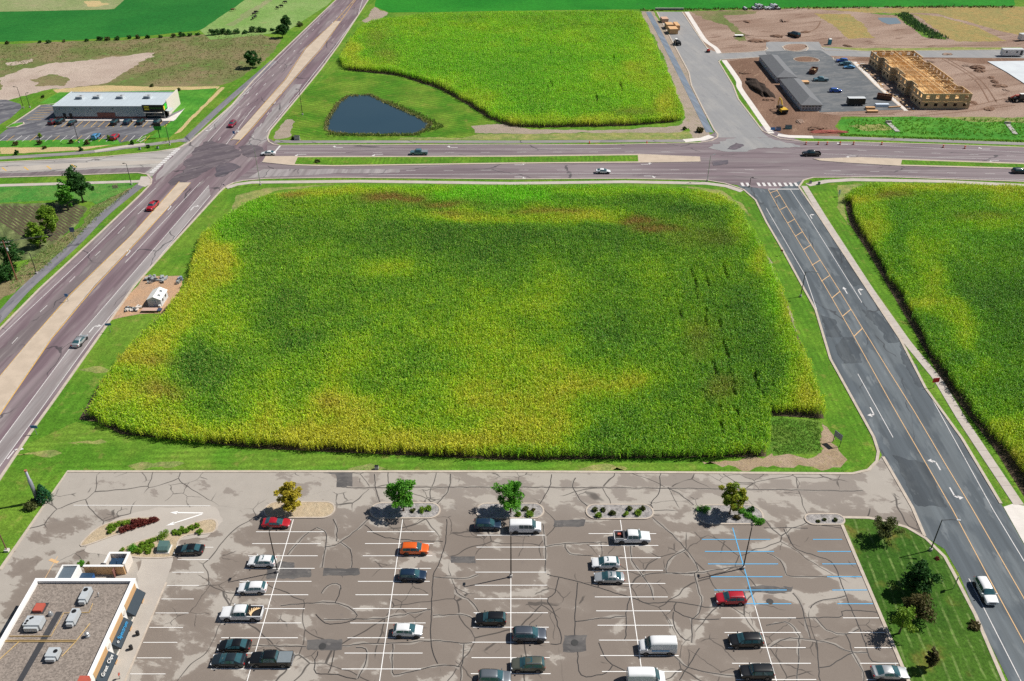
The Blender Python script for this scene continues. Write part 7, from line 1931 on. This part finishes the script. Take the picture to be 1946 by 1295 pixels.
def block(name, px, dims, mat, label, cat, rz=0.0, trim=BLACK):
    t = thing(name, label, cat, P(*px), rz)
    MB().box((0, 0, dims[2] / 2 + .1), dims, 0, 0, .92).build('body', mat, t)
    MB().box((0, 0, .05), (dims[0] * .9, dims[1] * .9, .1)).build('base', trim, t)
    MB().box((0, 0, dims[2] + .13), (dims[0] * .96, dims[1] * .96, .06)).build('lid', trim, t)
block('tool_chest', (1479, 248), (1.6, 1.2, 1.0), flat('dusty_blue', (.16, .22, .38), .6), 'blue chest on the dug soil near the highway', 'chest')
block('tool_chest', (1498, 245), (2.2, 1.2, 1.1), flat('dusty_teal', (.12, .24, .26), .6), 'teal chest on the dug soil near the highway', 'chest')
# black boulder-like machine and heaps of earth
def heap(name, px, rx, ry, h, mat, label, seed, rz=0.0, cat='earth heap'):
    p = P(*px)
    bm = bmesh.new()
    bmesh.ops.create_icosphere(bm, subdivisions=4, radius=1)
    r = np.random.default_rng(seed); ph = r.random((6, 3)) * 6
    for v_ in bm.verts:
        d = v_.co.copy()
        k = 1 + sum(.07 * math.sin(d.x * (2 + 1.7 * i) + ph[i][0]) * math.sin(d.y * (2.3 + 1.5 * i) + ph[i][1]) * math.cos(d.z * 3 + ph[i][2]) * 1.6 for i in range(6))
        v_.co = Vector((d.x * rx * k, d.y * ry * k, max(-.05, d.z * h * k)))
    me = bpy.data.meshes.new(name); bm.to_mesh(me); bm.free(); me.materials.append(mat)
    o = link(name, me, None, p, (0, 0, rz))
    return setp(o, label, cat)
heap('earth_heap', (1441, 168), 3.2, 12.0, 1.8, S_BLACK, 'long black heap of topsoil beside the farther garage', 1, R(8))
heap('earth_heap', (1575, 252), 7, 1.3, .7, soil('red_debris', (.34, .10, .08), (.28, .09, .07), (.16, .08, .06), .5, .3), 'red-brown debris heap at the swale corner', 2)
heap('earth_heap', (1552, 246), 3.5, 1.8, .9, S_DARK, 'dark soil heap left of the red debris', 3)
heap('earth_heap', (1858, 130), 3, 2.5, 1.3, S_DARK, 'dark soil heap near the white slab', 4)
heap('earth_heap', (1862, 136), 2.2, 1.6, .8, S_DARK, 'small soil heap just below the one near the white slab', 5)
heap('earth_heap', (1440, 79), 5, 2.2, .9, S_DARK, 'low soil heap above the side street', 6)
heap('earth_heap', (1900, 164), 3, 2, .6, S_DARK, 'low soil heap left of the telehandler', 7)
t = vehicle('boxy', 'black', (1509, 67), R(120), 'black vehicle standing alone on the bare building ground', detail=False, name='parked_truck', cat='truck', scale=1.35)
t = thing('equipment_trailer', 'flat white trailer with black parts on the bare ground', 'trailer', P(1408, 70))
MB().bb(-3, 1.0, -1, 1, .5, .8).build('deck', WHITE, t); MB().bb(1.0, 4.0, -.15, .15, .5, .7).build('drawbar', BLACK, t)
for x in (-1.5, -.6):
    for s in (-1, 1): MB().lathe([(.35, -.12), (.35, .12)], (x, s * 1.05, .35), 12, 'y').build('wheel', TYRE, t)
# culverts of the swale, utility boxes, hydrant-like verge boxes
for i, (a, b) in enumerate((((1688, 234), (1706, 251)), ((1914, 236), (1930, 256)))):
    A, B = P(*a), P(*b)
    t = thing('culvert', ('concrete culvert chute in the left of the swale', 'concrete culvert chute in the right of the swale')[i], 'culvert', A)
    d = B - A
    MB().box((d.x / 2, d.y / 2, .12), (d.length, 1.6, .16), math.atan2(d.y, d.x)).build('apron', C_GREY, t)
    MB().box((0, 0, .45), (.3, 2.2, .8), math.atan2(d.y, d.x)).build('headwall', C_WALK, t)
    MB().lathe([(.35, -.25), (.35, .25)], (-.0, 0, .45), 12, 'x').build('pipe_mouth', BLACK, t)
for i, (x, y) in enumerate(((266, 285), (300, 279 + 4), (716, 889 + 3), (1540, 349), (1556, 351))):
    block('utility_cabinet', (x, y), (.7, .5, .7), flat('cabinet_grey', (.33, .35, .36), .6), ('small cabinet on the verge by the side road crosswalk', 'small cabinet beside the curved verge path', 'small pale cabinet on the grass strip above the lot', 'small dark cabinet at the crosswalk corner', 'small cabinet on the corner grass')[i], 'cabinet')
# bench-like equipment at the pond corner
t = thing('control_cabinet', 'grey traffic control cabinet at the pond corner', 'cabinet', P(565, 266))
MB().bb(-.9, .9, -.4, .4, .12, 1.4).build('body', STEEL, t); MB().bb(-1.0, 1.0, -.5, .5, 0, .12).build('pad', C_GREY, t); MB().bb(-.95, .95, -.45, .45, 1.4, 1.46).build('lid', DKGREY, t)

# loose boards and wrap in the strip beside the timber frame, pale walk along the yard
walk([(1624, 118), (1668, 163), (1722, 211)], 1.6, C_NEW)
bd = thing('scrap_boards', 'strip of scattered boards and wrap between yard and timber frame', 'boards', P(1690, 180))
o_ = P(1690, 180)
br = random.Random(9)
line = resample(PS([(1634, 122), (1676, 162), (1735, 212)]), .9)
for k in range(70):
    q = br.choice(line) - o_
    MB().box((q.x + br.uniform(-1.6, 1.6), q.y + br.uniform(-1, 1), .06 + br.random() * .12), (br.uniform(.8, 2.6), br.uniform(.15, .7), .08), br.uniform(0, 3.1)).build('board', (WOOD, PLY, OSBW, WHITE)[k % 4], bd)

spots_ = ((1838, 126, 1.6), (1884, 148, 1.4), (1890, 156, 1.8), (1912, 172, 1.2), (1475, 70, 2.2), (1530, 62, 1.8), (1490, 40, 2.4), (1420, 42, 1.8), (1610, 88, 1.6), (1800, 104, 1.8), (1880, 208, 2.0), (1850, 196, 1.6), (1770, 118, 1.4), (1415, 140, 1.8), (1462, 190, 2.0), (1520, 232, 1.8))
places_ = ('right of the timber frame', 'at the near corner of the white slab', 'below the corner of the white slab', 'beside the telehandler', 'left of the black vehicle', 'right of the black vehicle', 'high on the bare ground', 'near the flat white trailer', 'by the portable toilet', 'behind the timber frame', 'in front of the telehandler', 'left of the tracks before the telehandler', 'at the back corner of the timber frame', 'left of the long black heap', 'behind the excavator', 'near the teal chest')
for i, (x, y, q) in enumerate(spots_): heap('earth_heap', (x, y), q * 1.3, q * .8, q * .35, S_DARK if i % 3 else S_DIRT, 'small brown soil mound ' + places_[i], 20 + i, i * .7)
for i, (pts, w_) in enumerate((([(1760, 214), (1830, 205), (1900, 190), (1946, 178)], .5), ([(1750, 220), (1840, 212), (1930, 200)], .5), ([(1700, 218), (1600, 219), (1500, 226), (1470, 236)], .5), ([(1390, 60), (1450, 70), (1540, 60), (1560, 40)], .6), ([(1400, 66), (1460, 77), (1550, 68)], .6), ([(1640, 84), (1750, 88), (1900, 86)], .6), ([(1790, 112), (1850, 150), (1880, 195)], .5), ([(1800, 112), (1862, 152), (1894, 195)], .5))):
    stroke('wheel_rut', pts, w_, Z4 + .004, S_DARK, curve=True)
